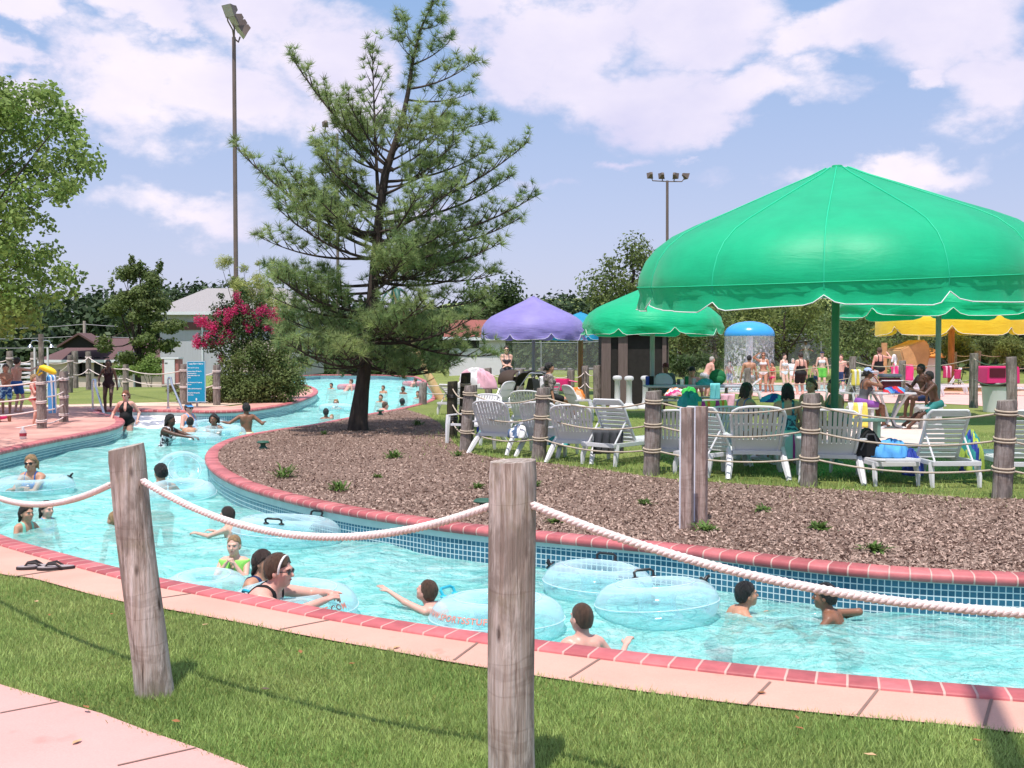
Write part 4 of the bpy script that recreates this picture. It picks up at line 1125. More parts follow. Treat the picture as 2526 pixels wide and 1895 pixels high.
def surface_nets(D, lo, h):
    ins = D < 0
    c = np.zeros(np.array(D.shape) - 1, dtype=np.int8)
    corners = [(i, j, k) for i in (0, 1) for j in (0, 1) for k in (0, 1)]
    sl = lambda o, n: slice(o, n - 1 + o)
    sh = D.shape
    view = lambda A, o: A[sl(o[0], sh[0]), sl(o[1], sh[1]), sl(o[2], sh[2])]
    for o in corners: c += view(ins, o)
    act = (c > 0) & (c < 8)
    I = np.argwhere(act)
    if len(I) == 0: return None, None
    vid = np.full(act.shape, -1, dtype=np.int32); vid[act] = np.arange(len(I))
    vals = {o: D[I[:, 0] + o[0], I[:, 1] + o[1], I[:, 2] + o[2]].astype(float) for o in corners}
    acc = np.zeros((len(I), 3)); cnt = np.zeros(len(I))
    for a in corners:
        for ax in range(3):
            if a[ax] == 0:
                b = list(a); b[ax] = 1; b = tuple(b)
                va_, vb_ = vals[a], vals[b]; x = (va_ < 0) != (vb_ < 0)
                t = np.where(x, va_ / (va_ - vb_ + 1e-12), 0)
                p = np.array(a, float)[None].repeat(len(I), 0); p[:, ax] = t
                acc += np.where(x[:, None], p, 0); cnt += x
    V = lo + h * (I + acc / cnt[:, None])
    F = []
    for ax in range(3):
        u, v = (ax + 1) % 3, (ax + 2) % 3
        s0 = [slice(1, -1)] * 3; s0[ax] = slice(0, -1); s1 = list(s0); s1[ax] = slice(1, None)
        A = ins[tuple(s0)]; B = ins[tuple(s1)]
        J = np.argwhere(A != B)
        if len(J) == 0: continue
        J2 = J.copy(); J2[:, u] += 1; J2[:, v] += 1
        def at_(du, dv):
            K = J2.copy(); K[:, u] -= du; K[:, v] -= dv; return vid[K[:, 0], K[:, 1], K[:, 2]]
        q = np.stack([at_(1, 1), at_(0, 1), at_(0, 0), at_(1, 0)], 1)
        fl = ~A[J[:, 0], J[:, 1], J[:, 2]]
        q[fl] = q[fl][:, ::-1]
        F.append(q)
    return V, np.concatenate(F)
def relax(V, F, it=1):
    for _ in range(it):
        acc = np.zeros_like(V); cnt = np.zeros(len(V))
        for i in range(4):
            np.add.at(acc, F[:, i], V[F[:, (i + 1) % 4]]); np.add.at(acc, F[:, i], V[F[:, (i - 1) % 4]]); np.add.at(cnt, F[:, i], 2)
        V = V * 0.5 + 0.5 * acc / np.maximum(cnt, 1)[:, None]
    return V

def skin(name, base, alt, rough=0.5): return M('skin_' + name, base, rough, 0.0, 3.0, alt=alt, sss=0.12, spec=0.35, bmp=0.05, bscale=120)
SKIN = dict(fair=skin('fair', (0.62, 0.36, 0.27, 1), (0.70, 0.43, 0.34, 1)), tan=skin('tan', (0.46, 0.23, 0.145, 1), (0.54, 0.29, 0.19, 1)), pink=skin('pink', (0.64, 0.32, 0.25, 1), (0.70, 0.40, 0.32, 1), 0.38),
            brown=skin('brown', (0.21, 0.095, 0.055, 1), (0.27, 0.13, 0.08, 1), 0.42), dark=skin('dark', (0.085, 0.042, 0.028, 1), (0.12, 0.06, 0.04, 1), 0.4))
def hairm(name, c): return M('hair_' + name, c, 0.45, 0.5, 14, 0.7, 90, stretch=(6, 6, 0.7), spec=0.5)
HAIR = dict(black=hairm('black', (0.012, 0.010, 0.009, 1)), dark=hairm('dark_brown', (0.030, 0.018, 0.012, 1)), brown=hairm('brown', (0.085, 0.045, 0.025, 1)), blond=hairm('blond', (0.34, 0.21, 0.10, 1)),
            auburn=hairm('auburn', (0.20, 0.075, 0.035, 1)), grey=hairm('grey', (0.40, 0.36, 0.33, 1)), wet=hairm('wet_brown', (0.045, 0.025, 0.018, 1)))
def cloth(name, c, alt=None, scale=4.0, sharp=False):
    n = 'cloth_' + name
    if n in _MC: return _MC[n]
    if not sharp: return M(n, c, 0.7, 0.12, scale, 0.25, 60, spec=0.25, alt=alt)
    m, nt, out = nodes(n); p = N(nt, 'BsdfPrincipled', i_Roughness=0.7)
    f = noise(nt, objco(nt), scale, 2, 0.5, 0.6)
    nt.links.new(ramp(nt, f, [(0.46, c), (0.5, alt)], 'CONSTANT').outputs[0], p.inputs['Base Color']); nt.links.new(p.outputs[0], out.inputs[0])
    _MC[n] = m; return m
m_eye = M('eye_dark', (0.03, 0.02, 0.015, 1), 0.2, 0, 1); m_eyew = M('eye_white', (0.75, 0.72, 0.70, 1), 0.3, 0, 1)
m_shades = M('sunglasses_black', (0.008, 0.008, 0.009, 1), 0.12, 0, 1, spec=0.7)
m_lip = M('lip', (0.45, 0.14, 0.12, 1), 0.5, 0.1, 5)
m_strap = M('dark_band', (0.02, 0.02, 0.022, 1), 0.6, 0.1, 5)

def Rz(a): return np.array(Matrix.Rotation(a, 3, 'Z'))
def Rx(a): return np.array(Matrix.Rotation(a, 3, 'X'))
def Ry(a): return np.array(Matrix.Rotation(a, 3, 'Y'))
def ik(a, b, l1, l2, hint):
    a, b = np.array(a, float), np.array(b, float)
    d = b - a; L = np.linalg.norm(d); m = l1 + l2 - 1e-3
    if L > m: b = a + d / L * m; d = b - a; L = m
    L = max(L, abs(l1 - l2) + 1e-3, 1e-3)
    u = d / (np.linalg.norm(d) + 1e-9)
    x = (l1 * l1 - l2 * l2 + L * L) / (2 * L); y = math.sqrt(max(l1 * l1 - x * x, 0))
    hnt = np.array(hint, float); hnt = hnt - (hnt @ u) * u; hnt /= np.linalg.norm(hnt) + 1e-9
    return a + u * x + hnt * y, b

def person(label, head, yaw, scale=1.0, sex='m', skin='fair', lean=0, roll=0, twist=0, hyaw=0, hpitch=0, rh=None, lh=None, rf=None, lf=None, rk=(0.1, 1, 0), lk=(-0.1, 1, 0), re=(0.6, -0.6, -0.6), le=(-0.6, -0.6, -0.6),
           hair='short', hcol='dark', wear=(), res=0.014, child=False, fat=1.0, pel=0.92, group='bathers and visitors of the park', extras=(), curl=0.6, fingers=None, face=False, palm=None):
    """head: world point of the middle of the head. Local axes: x to the person's right, y the way they face, z up."""
    F = Field(); f_ = fat
    hs = 1.14 if child else 1.0                 # children have bigger heads for their height
    if fingers is None: fingers = res < 0.013
    T = Rx(-R(lean)) @ Ry(R(roll)) @ Rz(R(twist)); pv = np.array([0, 0, pel])
    def tt(p): return pv + T @ (np.array(p, float) - np.array([0, 0, 0.92]))
    wom = sex == 'f'
    sw = (0.165 if wom else 0.185) * (0.9 if child else 1)
    hw = 0.175 if wom else 0.155
    wa = 0.115 if wom else 0.130
    F.ell(tt((0, 0.005, 1.245)), (0.150 * f_ * (0.92 if wom else 1.04), 0.100 * f_, 0.175), T, 0.04, 't')
    F.ell(tt((0, 0.0, 1.07)), (wa * f_, 0.092 * f_, 0.16), T, 0.06, 't')
    F.ell(tt((0, -0.005, 0.925)), (hw * f_, 0.115 * f_, 0.125), T, 0.05, 't')
    if fat > 1.1: F.ell(tt((0, 0.05, 1.04)), (0.12 * f_, 0.10 * f_, 0.13), T, 0.05, 't')
    F.cap(tt((-sw + .05, -0.005, 1.375)), tt((sw - .05, -0.005, 1.375)), 0.062, 0.062, 0.06, 't')
    F.cap(tt((0, -0.01, 1.37)), tt((0, -0.005, 1.47)), 0.072, 0.052, 0.04, 'n')
    if wom and not child:
        for s_ in (-1, 1): F.ell(tt((s_ * 0.070, 0.085, 1.25)), (0.062 * f_, 0.055 * f_, 0.062), T, 0.03, 't')
    elif not child:
        for s_ in (-1, 1): F.ell(tt((s_ * 0.07, 0.070, 1.29)), (0.07, 0.035, 0.05), T, 0.04, 't')
    for s_ in (-1, 1): F.ell(tt((s_ * 0.07, -0.07, 0.90)), (0.085 * f_, 0.075 * f_, 0.09), T, 0.05, 't')
    for s_ in (-1, 1): F.ell(tt((s_ * 0.085, -0.075, 1.31)), (0.06, 0.03, 0.085), T, 0.04, 't')
    # neck and head
    nb = tt((0, -0.005, 1.47))
    Hm = Rz(R(twist + hyaw)) @ Rx(R(hpitch))
    hc = nb + T @ np.array([0, 0.012, 0.0]) + np.array([0, 0.0, 0.105]) * (1.1 if child else 1) + Hm @ np.array([0, 0.01, 0])
    def hh(p): return hc + Hm @ (np.array(p, float) * hs)
    F.cap(nb, hh((0, -0.02, -0.05)), 0.052, 0.052, 0.03, 'n')
    E = lambda p, r, k, tag='h': F.ell(hh(p), np.array(r) * hs, Hm, k, tag)
    E((0, -0.012, 0.028), (0.073, 0.092, 0.092), 0.02); E((0, 0.028, -0.035), (0.060, 0.064, 0.075), 0.03)
    E((0, 0.062, -0.088), (0.026, 0.022, 0.020), 0.03)
    for s_ in (-1, 1):
        E((s_ * 0.075, -0.006, -0.012), (0.010, 0.020, 0.031), 0.008); E((s_ * 0.035, 0.062, -0.025), (0.024, 0.022, 0.022), 0.02)
    F.cap(hh((0, 0.083, 0.012)), hh((0, 0.106, -0.024)), 0.009 * hs, 0.0135 * hs, 0.012, 'h')
    E((0, 0.078, 0.026), (0.050, 0.016, 0.010), 0.02); E((0, 0.083, -0.058), (0.022, 0.010, 0.010), 0.01)
    # arms
    UA, FA = 0.285, 0.25
    hands = []
    for s_, tgt, el, tag in ((1, rh, re, 'r'), (-1, lh, le, 'l')):
        S_ = tt((s_ * sw, -0.005, 1.365))
        tg = S_ + np.array([s_ * 0.10, 0.06, -0.52]) if tgt is None else (hc + np.array(tgt[1:], float) if tgt[0] == 'h' else np.array(tgt, float))
        e, w = ik(S_, tg, UA, FA, el)
        r1 = 0.052 * (0.5 + 0.5 * f_) * (0.88 if wom or child else 1)
        F.cap(S_, e, r1, r1 * 0.78, 0.03, 'ua'); F.cap(e, w, r1 * 0.80, r1 * 0.52, 0.02, 'fa')
        d = (w - e) / (np.linalg.norm(w - e) + 1e-9)
        up = np.array((0, 0, 1.0) if palm is None else palm); side = np.cross(d, up)
        if np.linalg.norm(side) < 0.15: side = np.cross(d, np.array([0, 1.0, 0]))
        side /= np.linalg.norm(side); nrm = np.cross(side, d)         # nrm: back of the hand
        hs_ = 0.92 if wom else 1.0
        pc = w + d * 0.045 * hs_
        Rm = np.stack([side, d, nrm], 1)
        F.ell(pc, (0.040 * hs_, 0.055 * hs_, 0.017), Rm, 0.015, 'ha')
        if fingers:
            for q, (off_, ln) in enumerate(((-0.030, 0.068), (-0.010, 0.078), (0.010, 0.073), (0.029, 0.058))):
                b0 = w + d * 0.085 * hs_ + side * off_ * hs_ 
                sp = side * off_ * (0.9 if curl < 0.3 else 0.25)
                d1 = d * math.cos(curl * 0.8) - nrm * math.sin(curl * 0.8) + sp * 8 * (1 if curl < .3 else .3)
                d1 /= np.linalg.norm(d1); m1 = b0 + d1 * ln * 0.55 * hs_
                d2 = d * math.cos(curl * 1.9) - nrm * math.sin(curl * 1.9) + sp * 8 * (1 if curl < .3 else .2); d2 /= np.linalg.norm(d2)
                F.cap(b0 - d * 0.02, m1, 0.0088, 0.0082, 0.004, 'ha'); F.cap(m1, m1 + d2 * ln * 0.55 * hs_, 0.0082, 0.0066, 0.004, 'ha')
            ts = -s_ if True else 1
            b0 = w + d * 0.025 + side * (-0.028) * hs_; t1_ = b0 + (d * 0.7 - side * 0.75 - nrm * 0.15) * 0.040
            F.cap(b0, t1_, 0.013, 0.010, 0.01, 'ha'); F.cap(t1_, t1_ + (d * 0.95 - side * 0.25 - nrm * 0.2) * 0.034, 0.010, 0.0075, 0.005, 'ha')
        else:
            F.cap(pc, w + d * 0.15 * hs_ - nrm * 0.03 * curl, 0.026, 0.016, 0.02, 'ha')
        hands.append(w + d * 0.08)
    # legs
    TH, SH_ = 0.43, 0.42
    for s_, tgt, kn in ((1, rf, rk), (-1, lf, lk)):
        h_ = tt((s_ * 0.088, 0, 0.89))
        tg = np.array(tgt, float) if tgt is not None else np.array([s_ * 0.10, 0.0, 0.075]) + np.array([0, 0, pel - 0.92])
        k_, a_ = ik(h_, tg, TH, SH_, kn)
        r1 = 0.083 * (0.4 + 0.6 * f_) * (1.05 if wom else 1.0) * (0.85 if child else 1)
        F.cap(h_, k_, r1, r1 * 0.63, 0.04, 'th'); F.cap(k_, a_, r1 * 0.62, 0.036, 0.02, 'sh')
        F.ell(k_ + (a_ - k_) * 0.28 + np.array([0, -0.022, 0]), (0.045, 0.045, 0.10), None, 0.03, 'sh')
        F.cap(a_ + np.array([0, -0.03, -0.035]), a_ + np.array([0.01 * s_, 0.13, -0.05]), 0.034, 0.024, 0.02, 'sh')
        F.P.append(('c', h_, h_ + (k_ - h_) * 0.62, r1 * 1.04, r1 * 0.90, 0.05, 'short'))
    shorts = [p for p in F.P if p[6] == 'short']; F.P = [p for p in F.P if p[6] != 'short']
    head = Vector(head)
    rot = Matrix.Rotation(R(yaw), 3, 'Z')
    org = head - rot @ (Vector(hc) * scale)
    D, lo, ax = F.grid(res)
    V, Q = surface_nets(D, lo, res)
    V = relax(V, Q, 1)
    body = link('person', npmesh('person', V * scale, Q, smooth=True), None, [SKIN[skin]])
    body.location = org; body.rotation_euler = (0, 0, R(yaw))
    setp(body, label, 'person', group)
    def child_mesh(name, V, Q, mat):
        o = link(name, npmesh(name, V * scale, Q, smooth=True), body, [mat]); return o
    def part_mb(name, mb, mat, smooth=True):
        mb.v = [tuple(scale * c for c in p) for p in mb.v]
        return mb.obj(name, mat, body, smooth=smooth)
    # clothes: the body's own surface, grown a little and cut
    def garment(name, tags, off, cut, mat, extra=()):
        G_ = Field(); G_.P = [p for p in F.P if p[6] in tags] + list(extra)
        D, lo, ax = G_.grid(res * 0.9, off)
        X, Y, Z = np.meshgrid(*ax, indexing='ij')
        Pt = np.stack([X - pv[0], Y - pv[1], Z - pv[2]], -1) @ T
        x, y, z = Pt[..., 0], Pt[..., 1], Pt[..., 2] + 0.92
        D = np.maximum(D, cut(x, y, z, X, Y, Z).astype(np.float32))
        V, Q = surface_nets(D, lo, res * 0.9)
        if V is not None: child_mesh(name, V, Q, mat)
    for w in wear:
        kind, mat = w[0], w[1]
        ax_ = np.abs
        if kind in ('swimsuit', 'tankini'):
            strap = lambda x, y: np.where(ax_(ax_(x) - 0.078) < 0.022, 1.47, np.where(y > 0, 1.275 - 0.25 * (0.05 - np.minimum(ax_(x), 0.05)), 1.20))
            low = (lambda x, y: 0.80 + 0.62 * np.maximum(ax_(x) - 0.03, 0)) if kind == 'swimsuit' else (lambda x, y: 0.84 + 0 * x)
            garment('swimsuit', ('t', 'th') if rf is None else ('t',), 0.008, lambda x, y, z, X, Y, Z: np.maximum(z - strap(x, y), low(x, y) - z), mat)
        elif kind == 'halter':
            top = lambda x, y: np.where(y > 0, 1.44 - 1.3 * ax_(ax_(x) - 0.035) - np.where(ax_(x) < 0.03, 0.22, 0), 1.12)
            garment('swimsuit', ('t', 'th', 'n') if rf is None else ('t', 'n'), 0.008, lambda x, y, z, X, Y, Z: np.maximum(z - top(x, y), 0.80 + 0.62 * np.maximum(ax_(x) - 0.03, 0) - z), mat)
        elif kind == 'bikini_top':
            def c_(x, y, z, X, Y, Z):
                band = np.where(y > 0, 0.052, 0.018); b = ax_(z - 1.245) - band
                st = np.maximum(ax_(ax_(x) - 0.082) - 0.010, np.maximum(1.24 - z, z - 1.50)); return np.minimum(b, st)
            garment('bikini_top', ('t', 'n'), 0.006, c_, mat)
        elif kind == 'bikini_bottom': garment('bikini_bottom', ('t', 'th'), 0.006, lambda x, y, z, X, Y, Z: np.maximum(z - 0.955, 0.80 + 0.62 * np.maximum(ax_(x) - 0.03, 0) - z), mat)
        elif kind == 'trunks': garment('swim_trunks', ('t',), 0.014, lambda x, y, z, X, Y, Z: z - 0.985, mat, shorts)
        elif kind == 'shirt': garment('shirt', ('t', 'ua'), 0.016, lambda x, y, z, X, Y, Z: np.maximum(z - 1.445, 0.86 - z) , mat)
        elif kind == 'vest': garment('life_vest', ('t',), 0.030, lambda x, y, z, X, Y, Z: np.maximum(np.maximum(z - 1.40, 1.0 - z), np.where(y > 0, 0.028 - ax_(x), -1)), mat)
        elif kind == 'wetsuit': garment('wetsuit', ('t', 'ua', 'th'), 0.010, lambda x, y, z, X, Y, Z: z - 1.44, mat)
        elif kind == 'skirtsuit': garment('swim_dress', ('t',), 0.012, lambda x, y, z, X, Y, Z: z - np.where(ax_(ax_(x) - 0.078) < 0.03, 1.47, np.where(y > 0, 1.26, 1.26)), mat, shorts)
    # hair
    if hair:
        H_ = Field(); hm = HAIR[hcol]
        sz = {'buzz': 0.006, 'short': 0.013, 'curly': 0.026}.get(hair, 0.014)
        H_.ell(hh((0, -0.014, 0.030)), (np.array((0.073, 0.092, 0.092)) + sz) * hs, Hm, 0.01, 'cap')
        H_.ell(hh((0, -0.035, -0.01)), (np.array((0.066, 0.065, 0.078)) + sz) * hs, Hm, 0.02, 'cap')
        lng = Field()
        def lock(a, b, ra, rb): lng.cap(hh(a), hh(b) if not isinstance(b, np.ndarray) else b, ra * hs, rb * hs, 0.02, 'lock')
        if hair == 'long':
            for sx in (-1, -.4, .4, 1): lock((sx * .055, -.055, 0.0), (sx * .085, -.075, -.17), .040, .034); lock((sx * .085, -.075, -.17), (sx * .085, -.085, -.30), .034, .016)
        if hair == 'bob':
            for sx in (-1, -.4, .4, 1): lock((sx * .06, -.045, 0.0), (sx * .075, -.05, -.125), .042, .030)
        if hair == 'afro':
            for sx in (-1, -.4, .4, 1): lock((sx * .07, -.03, 0.02), (sx * .105, -.03, -.15), .055, .045)
        if hair == 'wetlong':
            for sx in (-1, 0, 1): lock((sx * .045, -.06, 0.0), (sx * .05, -.085, -.22), .038, .022)
        if hair == 'bun': lng.ell(hh((0, -.115, .045)), np.array((.040, .036, .040)) * hs, None, 0.01, 'lock')
        if hair == 'pony': lock((0, -.10, .02), (0, -.14, -.04), .028, .024); lock((0, -.14, -.04), (0, -.12, -.17), .024, .008)
        A = Field(); A.P = H_.P + lng.P
        h2 = res * 0.8
        D, lo, ax = A.grid(h2)
        X, Y, Z = np.meshgrid(*ax, indexing='ij')
        q = (np.stack([X, Y, Z], -1) - hc) @ Hm / hs
        x, y, z = q[..., 0], q[..., 1], q[..., 2]
        fr_ = {'buzz': 0.075, 'bun': 0.070}.get(hair, 0.066)
        cut = np.maximum((y - 0.070) + 0.9 * (fr_ + 0.012 * np.sin(x * 90 + 1) - z) * (z < fr_), np.where((z < -0.012) , (y + 0.018) , -1))   # forehead hairline; in front of the ears
        cut = np.maximum(cut, (-0.062 if hair in ('short', 'buzz', 'curly', 'bun', 'pony') else -9) - z)
        phi = np.arctan2(x, -y + 0.02)
        if hair in ('curly', 'afro'): Dn = D + 0.006 * np.sin(x * 150 + 3 * np.sin(y * 60)) * np.sin(z * 130 + y * 40)
        else:
            am = {'buzz': 0.15, 'short': 0.55}.get(hair, 0.9)
            Dn = D + am * (0.0035 * np.sin(11 * phi + 5 * np.sin(z * 31 + 4 * x * 30) + 30 * z) + 0.0022 * np.sin(29 * phi + 4 * np.sin(z * 55 + 2 + x * 40)) - 0.004 * np.sin(5 * phi + 45 * z + 20 * y))
        V, Q = surface_nets(np.maximum(Dn, (cut * hs).astype(np.float32)).astype(np.float32), lo, h2)
        if V is not None: child_mesh('hair', V, Q, hm)
    Rh = Matrix([list(r) for r in Hm])
    def onhead(mb): return mb
    if face:
        for s_ in (-1, 1):
            mb = MB(); mb.ell(hh((s_ * 0.031, 0.0775, 0.004)), [c * hs for c in (0.0135, 0.008, 0.0075)], Rh, 12, 8); part_mb('eye', mb, m_eyew)
            mb = MB(); mb.ell(hh((s_ * 0.031, 0.083, 0.004)), [c * hs for c in (0.0062, 0.0045, 0.0065)], Rh, 10, 6); part_mb('iris', mb, m_eye)
            mb = MB(); mb.tube([hh((s_ * 0.016, 0.093, 0.021)), hh((s_ * 0.032, 0.090, 0.026)), hh((s_ * 0.050, 0.078, 0.020))], [0.003 * hs, 0.0038 * hs, 0.002 * hs], 6); part_mb('eyebrow', mb, HAIR[hcol])
        mb = MB(); mb.tube([hh((-0.024, 0.083, -0.058)), hh((-0.010, 0.0925, -0.0565)), hh((0, 0.0935, -0.0575)), hh((0.010, 0.0925, -0.0565)), hh((0.024, 0.083, -0.058))], [0.002, 0.0052, 0.0055, 0.0052, 0.002], 8, flat=1.0); part_mb('mouth', mb, m_lip)
    for ex in extras:
        if ex == 'shades':
            mb = MB()
            for s_ in (-1, 1):
                mb.ell(hh((s_ * 0.033, 0.094, 0.003)), [c * hs for c in (0.027, 0.006, 0.019)], Rh, 16, 8)
                mb.tube([hh((s_ * 0.058, 0.088, 0.010)), hh((s_ * 0.078, 0.05, 0.010)), hh((s_ * 0.082, -0.005, 0.006))], 0.0035 * hs, 6)
            mb.tube([hh((-0.012, 0.098, 0.008)), hh((0, 0.103, 0.010)), hh((0.012, 0.098, 0.008))], 0.003 * hs, 6)
            part_mb('sunglasses', mb, m_shades)
        elif ex[0] in ('cap', 'visor', 'hat'):
            mb = MB(); prof = []
            pts = []
            r0 = 0.094 * hs
            c0 = hh((0, -0.012, 0.045))
            rows = [(1.0, 0.0), (1.0, 0.03), (0.9, 0.058), (0.66, 0.083), (0.34, 0.096), (0.02, 0.10)] if ex[0] != 'visor' else [(0.98, 0.0), (1.02, 0.0), (1.0, 0.035), (0.96, 0.035)]
            vs = []; fs = []
            for r_, z_ in rows:
                for k in range(18):
                    a = 2 * math.pi * k / 18; vs.append(c0 + Hm @ np.array([math.cos(a) * r0 * r_ * 0.88, math.sin(a) * r0 * r_ * 1.05, z_ * hs]))
            for i in range(len(rows) - 1):
                for k in range(18): fs.append((i * 18 + k, i * 18 + (k + 1) % 18, (i + 1) * 18 + (k + 1) % 18, (i + 1) * 18 + k))
            mb.add(vs, fs)
            br_ = []
            for i in range(9):
                a = R(25 + 130 * i / 8); e_ = 1 + 0.75 * math.sin(a) ** 1.5
                br_.append((c0 + Hm @ np.array([math.cos(a) * r0 * .88, math.sin(a) * r0 * 1.03, 0.006]), c0 + Hm @ np.array([math.cos(a) * r0 * .92 * e_ ** .3, math.sin(a) * r0 * 1.03 * e_, -0.012])))
            for dz in (0, 0.006):
                vs = [p + np.array([0, 0, dz]) for ab in br_ for p in ab]; mb.add(vs, [(2 * i, 2 * i + 1, 2 * i + 3, 2 * i + 2) for i in range(8)])
            part_mb({'cap': 'cap', 'visor': 'visor', 'hat': 'cap'}[ex[0]], mb, ex[1])
        elif ex[0] == 'headband':
            mb = MB(); mb.tube([hh((math.cos(R(a)) * 0.091, 0.030 + 0.012 * math.sin(R(a)), 0.030 + math.sin(R(a)) * 0.085)) for a in range(-25, 206, 15)], 0.0085 * hs, 8, flat=1.0); part_mb('headband', mb, ex[1])
        elif ex[0] == 'armband':
            mb = MB(); w = hands[0]; part = None
    body['_'] = 0; del body['_']
    return body, org, rot, hc * scale, [org + rot @ Vector(h * scale) for h in hands]
# ---------------------------------------------------------------- everyone in the photograph
black = cloth('black', (0.012, 0.012, 0.013, 1)); navy = cloth('navy', (0.02, 0.035, 0.10, 1)); blue = cloth('blue', (0.03, 0.13, 0.42, 1)); sky_b = cloth('sky_blue', (0.10, 0.36, 0.72, 1))
mint = cloth('mint', (0.25, 0.62, 0.48, 1)); red = cloth('red', (0.62, 0.03, 0.04, 1)); white_c = cloth('white', (0.78, 0.76, 0.77, 1)); green_v = cloth('neon_green', (0.30, 0.72, 0.14, 1))
floral = cloth('floral', (0.02, 0.02, 0.03, 1), (0.75, 0.72, 0.74, 1), 22, True); zebra = cloth('zebra', (0.03, 0.03, 0.035, 1), (0.42, 0.42, 0.44, 1), 34, True)
yellow_t = cloth('yellow_trunks', (0.62, 0.50, 0.10, 1), (0.72, 0.68, 0.50, 1), 9, True); bluefl = cloth('blue_patterned', (0.03, 0.10, 0.30, 1), (0.35, 0.62, 0.75, 1), 11, True)
teal_t = cloth('teal_trunks', (0.03, 0.20, 0.19, 1)); greent = cloth('green_trunks', (0.12, 0.42, 0.06, 1)); pinkt = cloth('hot_pink', (0.75, 0.05, 0.22, 1)); greyc = cloth('grey_print', (0.26, 0.27, 0.29, 1), (0.42, 0.43, 0.45, 1), 30, True)
purple_s = cloth('purple_shorts', (0.27, 0.09, 0.38, 1)); charcoal = cloth('charcoal', (0.09, 0.09, 0.10, 1)); paleb = cloth('pale_blue', (0.34, 0.44, 0.66, 1)); tealp = cloth('teal_print', (0.02, 0.06, 0.09, 1), (0.10, 0.32, 0.36, 1), 20, True)
GP = 'people in the near stretch of the lazy river'
GM = 'people by the entry steps of the lazy river'
GF = 'swimmers far along the lazy river'
GD = 'people on the left pool deck'
GS = 'people around the splash pool'
GT = 'people sitting on the terrace'
def P(label, x, y, d, yaw, **k): return person(label, W(x, y, d), yaw, **k)
RN = 0.0085
# near stretch of the river
P('woman in dark sunglasses and blue bikini top, leaning folded arms on a clear tube', 76, 1143, 14.6, 172, scale=.94, sex='f', skin='tan', hair='bob', hcol='blond', wear=[('bikini_top', blue)], rh=('h', -.06, .30, -.33), lh=('h', .07, .28, -.36), lean=10, hyaw=12, extras=['shades'], face=True, res=RN, group=GP, re=(1, -.2, -.5), le=(-1, -.2, -.5))
P('girl with wet dark hair and mint swimsuit, left of the pair by the coping', 66, 1266, 11.2, -120, scale=.68, sex='f', skin='tan', hair='wetlong', hcol='dark', wear=[('swimsuit', mint)], child=True, lean=8, rh=('h', .12, .25, -.38), lh=('h', -.18, .30, -.36), face=True, res=RN, group=GP)
P('smiling girl with wet hair and shoulders above water, right of the pair by the coping', 116, 1257, 11.8, -118, scale=.68, sex='f', skin='fair', hair='wetlong', hcol='dark', wear=[('bikini_top', sky_b)], child=True, lean=5, face=True, res=RN, group=GP)
P('bather bending low in the water, half hidden by the leaning post', 281, 1283, 11.5, 60, scale=.8, skin='tan', hair='buzz', hcol='blond', lean=55, wear=[('trunks', blue)], res=.011, group=GP)
P('woman with dark pinned-up hair seen from behind, sitting in a tube', 396, 1166, 14.4, 25, sex='f', skin='tan', hair='bun', hcol='black', wear=[('bikini_top', white_c)], lean=-8, hyaw=20, rh=(.35, .3, 1.15), lh=(-.45, .25, 1.15), res=RN, group=GP)
P('boy with short dark hair drifting beside the wall under the rope', 560, 1272, 11.0, 75, scale=.66, skin='fair', hair='short', hcol='dark', child=True, lean=20, rh=('h', .2, .35, -.30), lh=('h', -.15, .45, -.28), wear=[('trunks', navy)], face=True, res=RN, group=GP)
P('toddler in a neon green life vest with both fists at the chin', 577, 1346, 9.1, 178, scale=.66, skin='fair', hair='buzz', hcol='blond', child=True, wear=[('vest', green_v)], rh=('h', .06, .17, -.215), lh=('h', -.06, .17, -.215), re=(.8, -.1, -1), le=(-.8, -.1, -1), curl=1.2, face=True, res=.0075, group=GP)
P('girl with long wet brown hair right behind the woman with the headband', 650, 1388, 8.0, -110, scale=.78, sex='f', skin='tan', hair='wetlong', hcol='wet', wear=[('swimsuit', navy)], lean=18, rh=('h', .1, .4, -.32), face=True, res=RN, group=GP)
P('woman with white headband and sunglasses resting both arms on a tube', 689, 1408, 7.2, -100, scale=.94, sex='f', skin='pink', hair='short', hcol='brown', wear=[('swimsuit', black)], lean=38, hpitch=-4, rh=('h', .02, .36, -.20), lh=('h', -.12, .34, -.18), re=(.9, .0, -.5), le=(-.9, 0, -.3), extras=['shades', ('headband', M('headband_white', (0.72, 0.66, 0.62, 1), 0.7))], face=True, fat=1.22, res=.0072, group=GP, curl=.8)
P('boy floating on his front with one hand raised out of the water', 1052, 1460, 7.9, 62, scale=.66, skin='pink', hair='short', hcol='brown', child=True, lean=42, hpitch=22, lh=('h', -.16, .46, .01), rh=('h', .3, .35, -.30), le=(-.5, 0, -1), curl=.1, palm=(0, .3, 1), wear=[('trunks', navy)], res=.0072, group=GP)
P('boy with cropped hair seen from behind at the near coping', 1434, 1526, 6.35, 14, scale=.68, skin='pink', hair='buzz', hcol='brown', child=True, lean=4, hyaw=22, rh=('h', .48, .14, -.31), lh=('h', -.34, .10, -.34), re=(.3, -.3, -1), palm=(0, .2, 1), wear=[('trunks', teal_t)], res=.0068, group=GP, curl=.7)
P('boy with shaggy black hair facing right toward another boy by the tile wall', 1842, 1467, 7.7, -82, scale=.68, skin='tan', hair='short', hcol='black', child=True, lean=30, hpitch=6, rh=('h', .25, .35, -.26), lh=('h', -.25, .34, -.27), wear=[('trunks', navy)], face=True, res=.0072, group=GP)
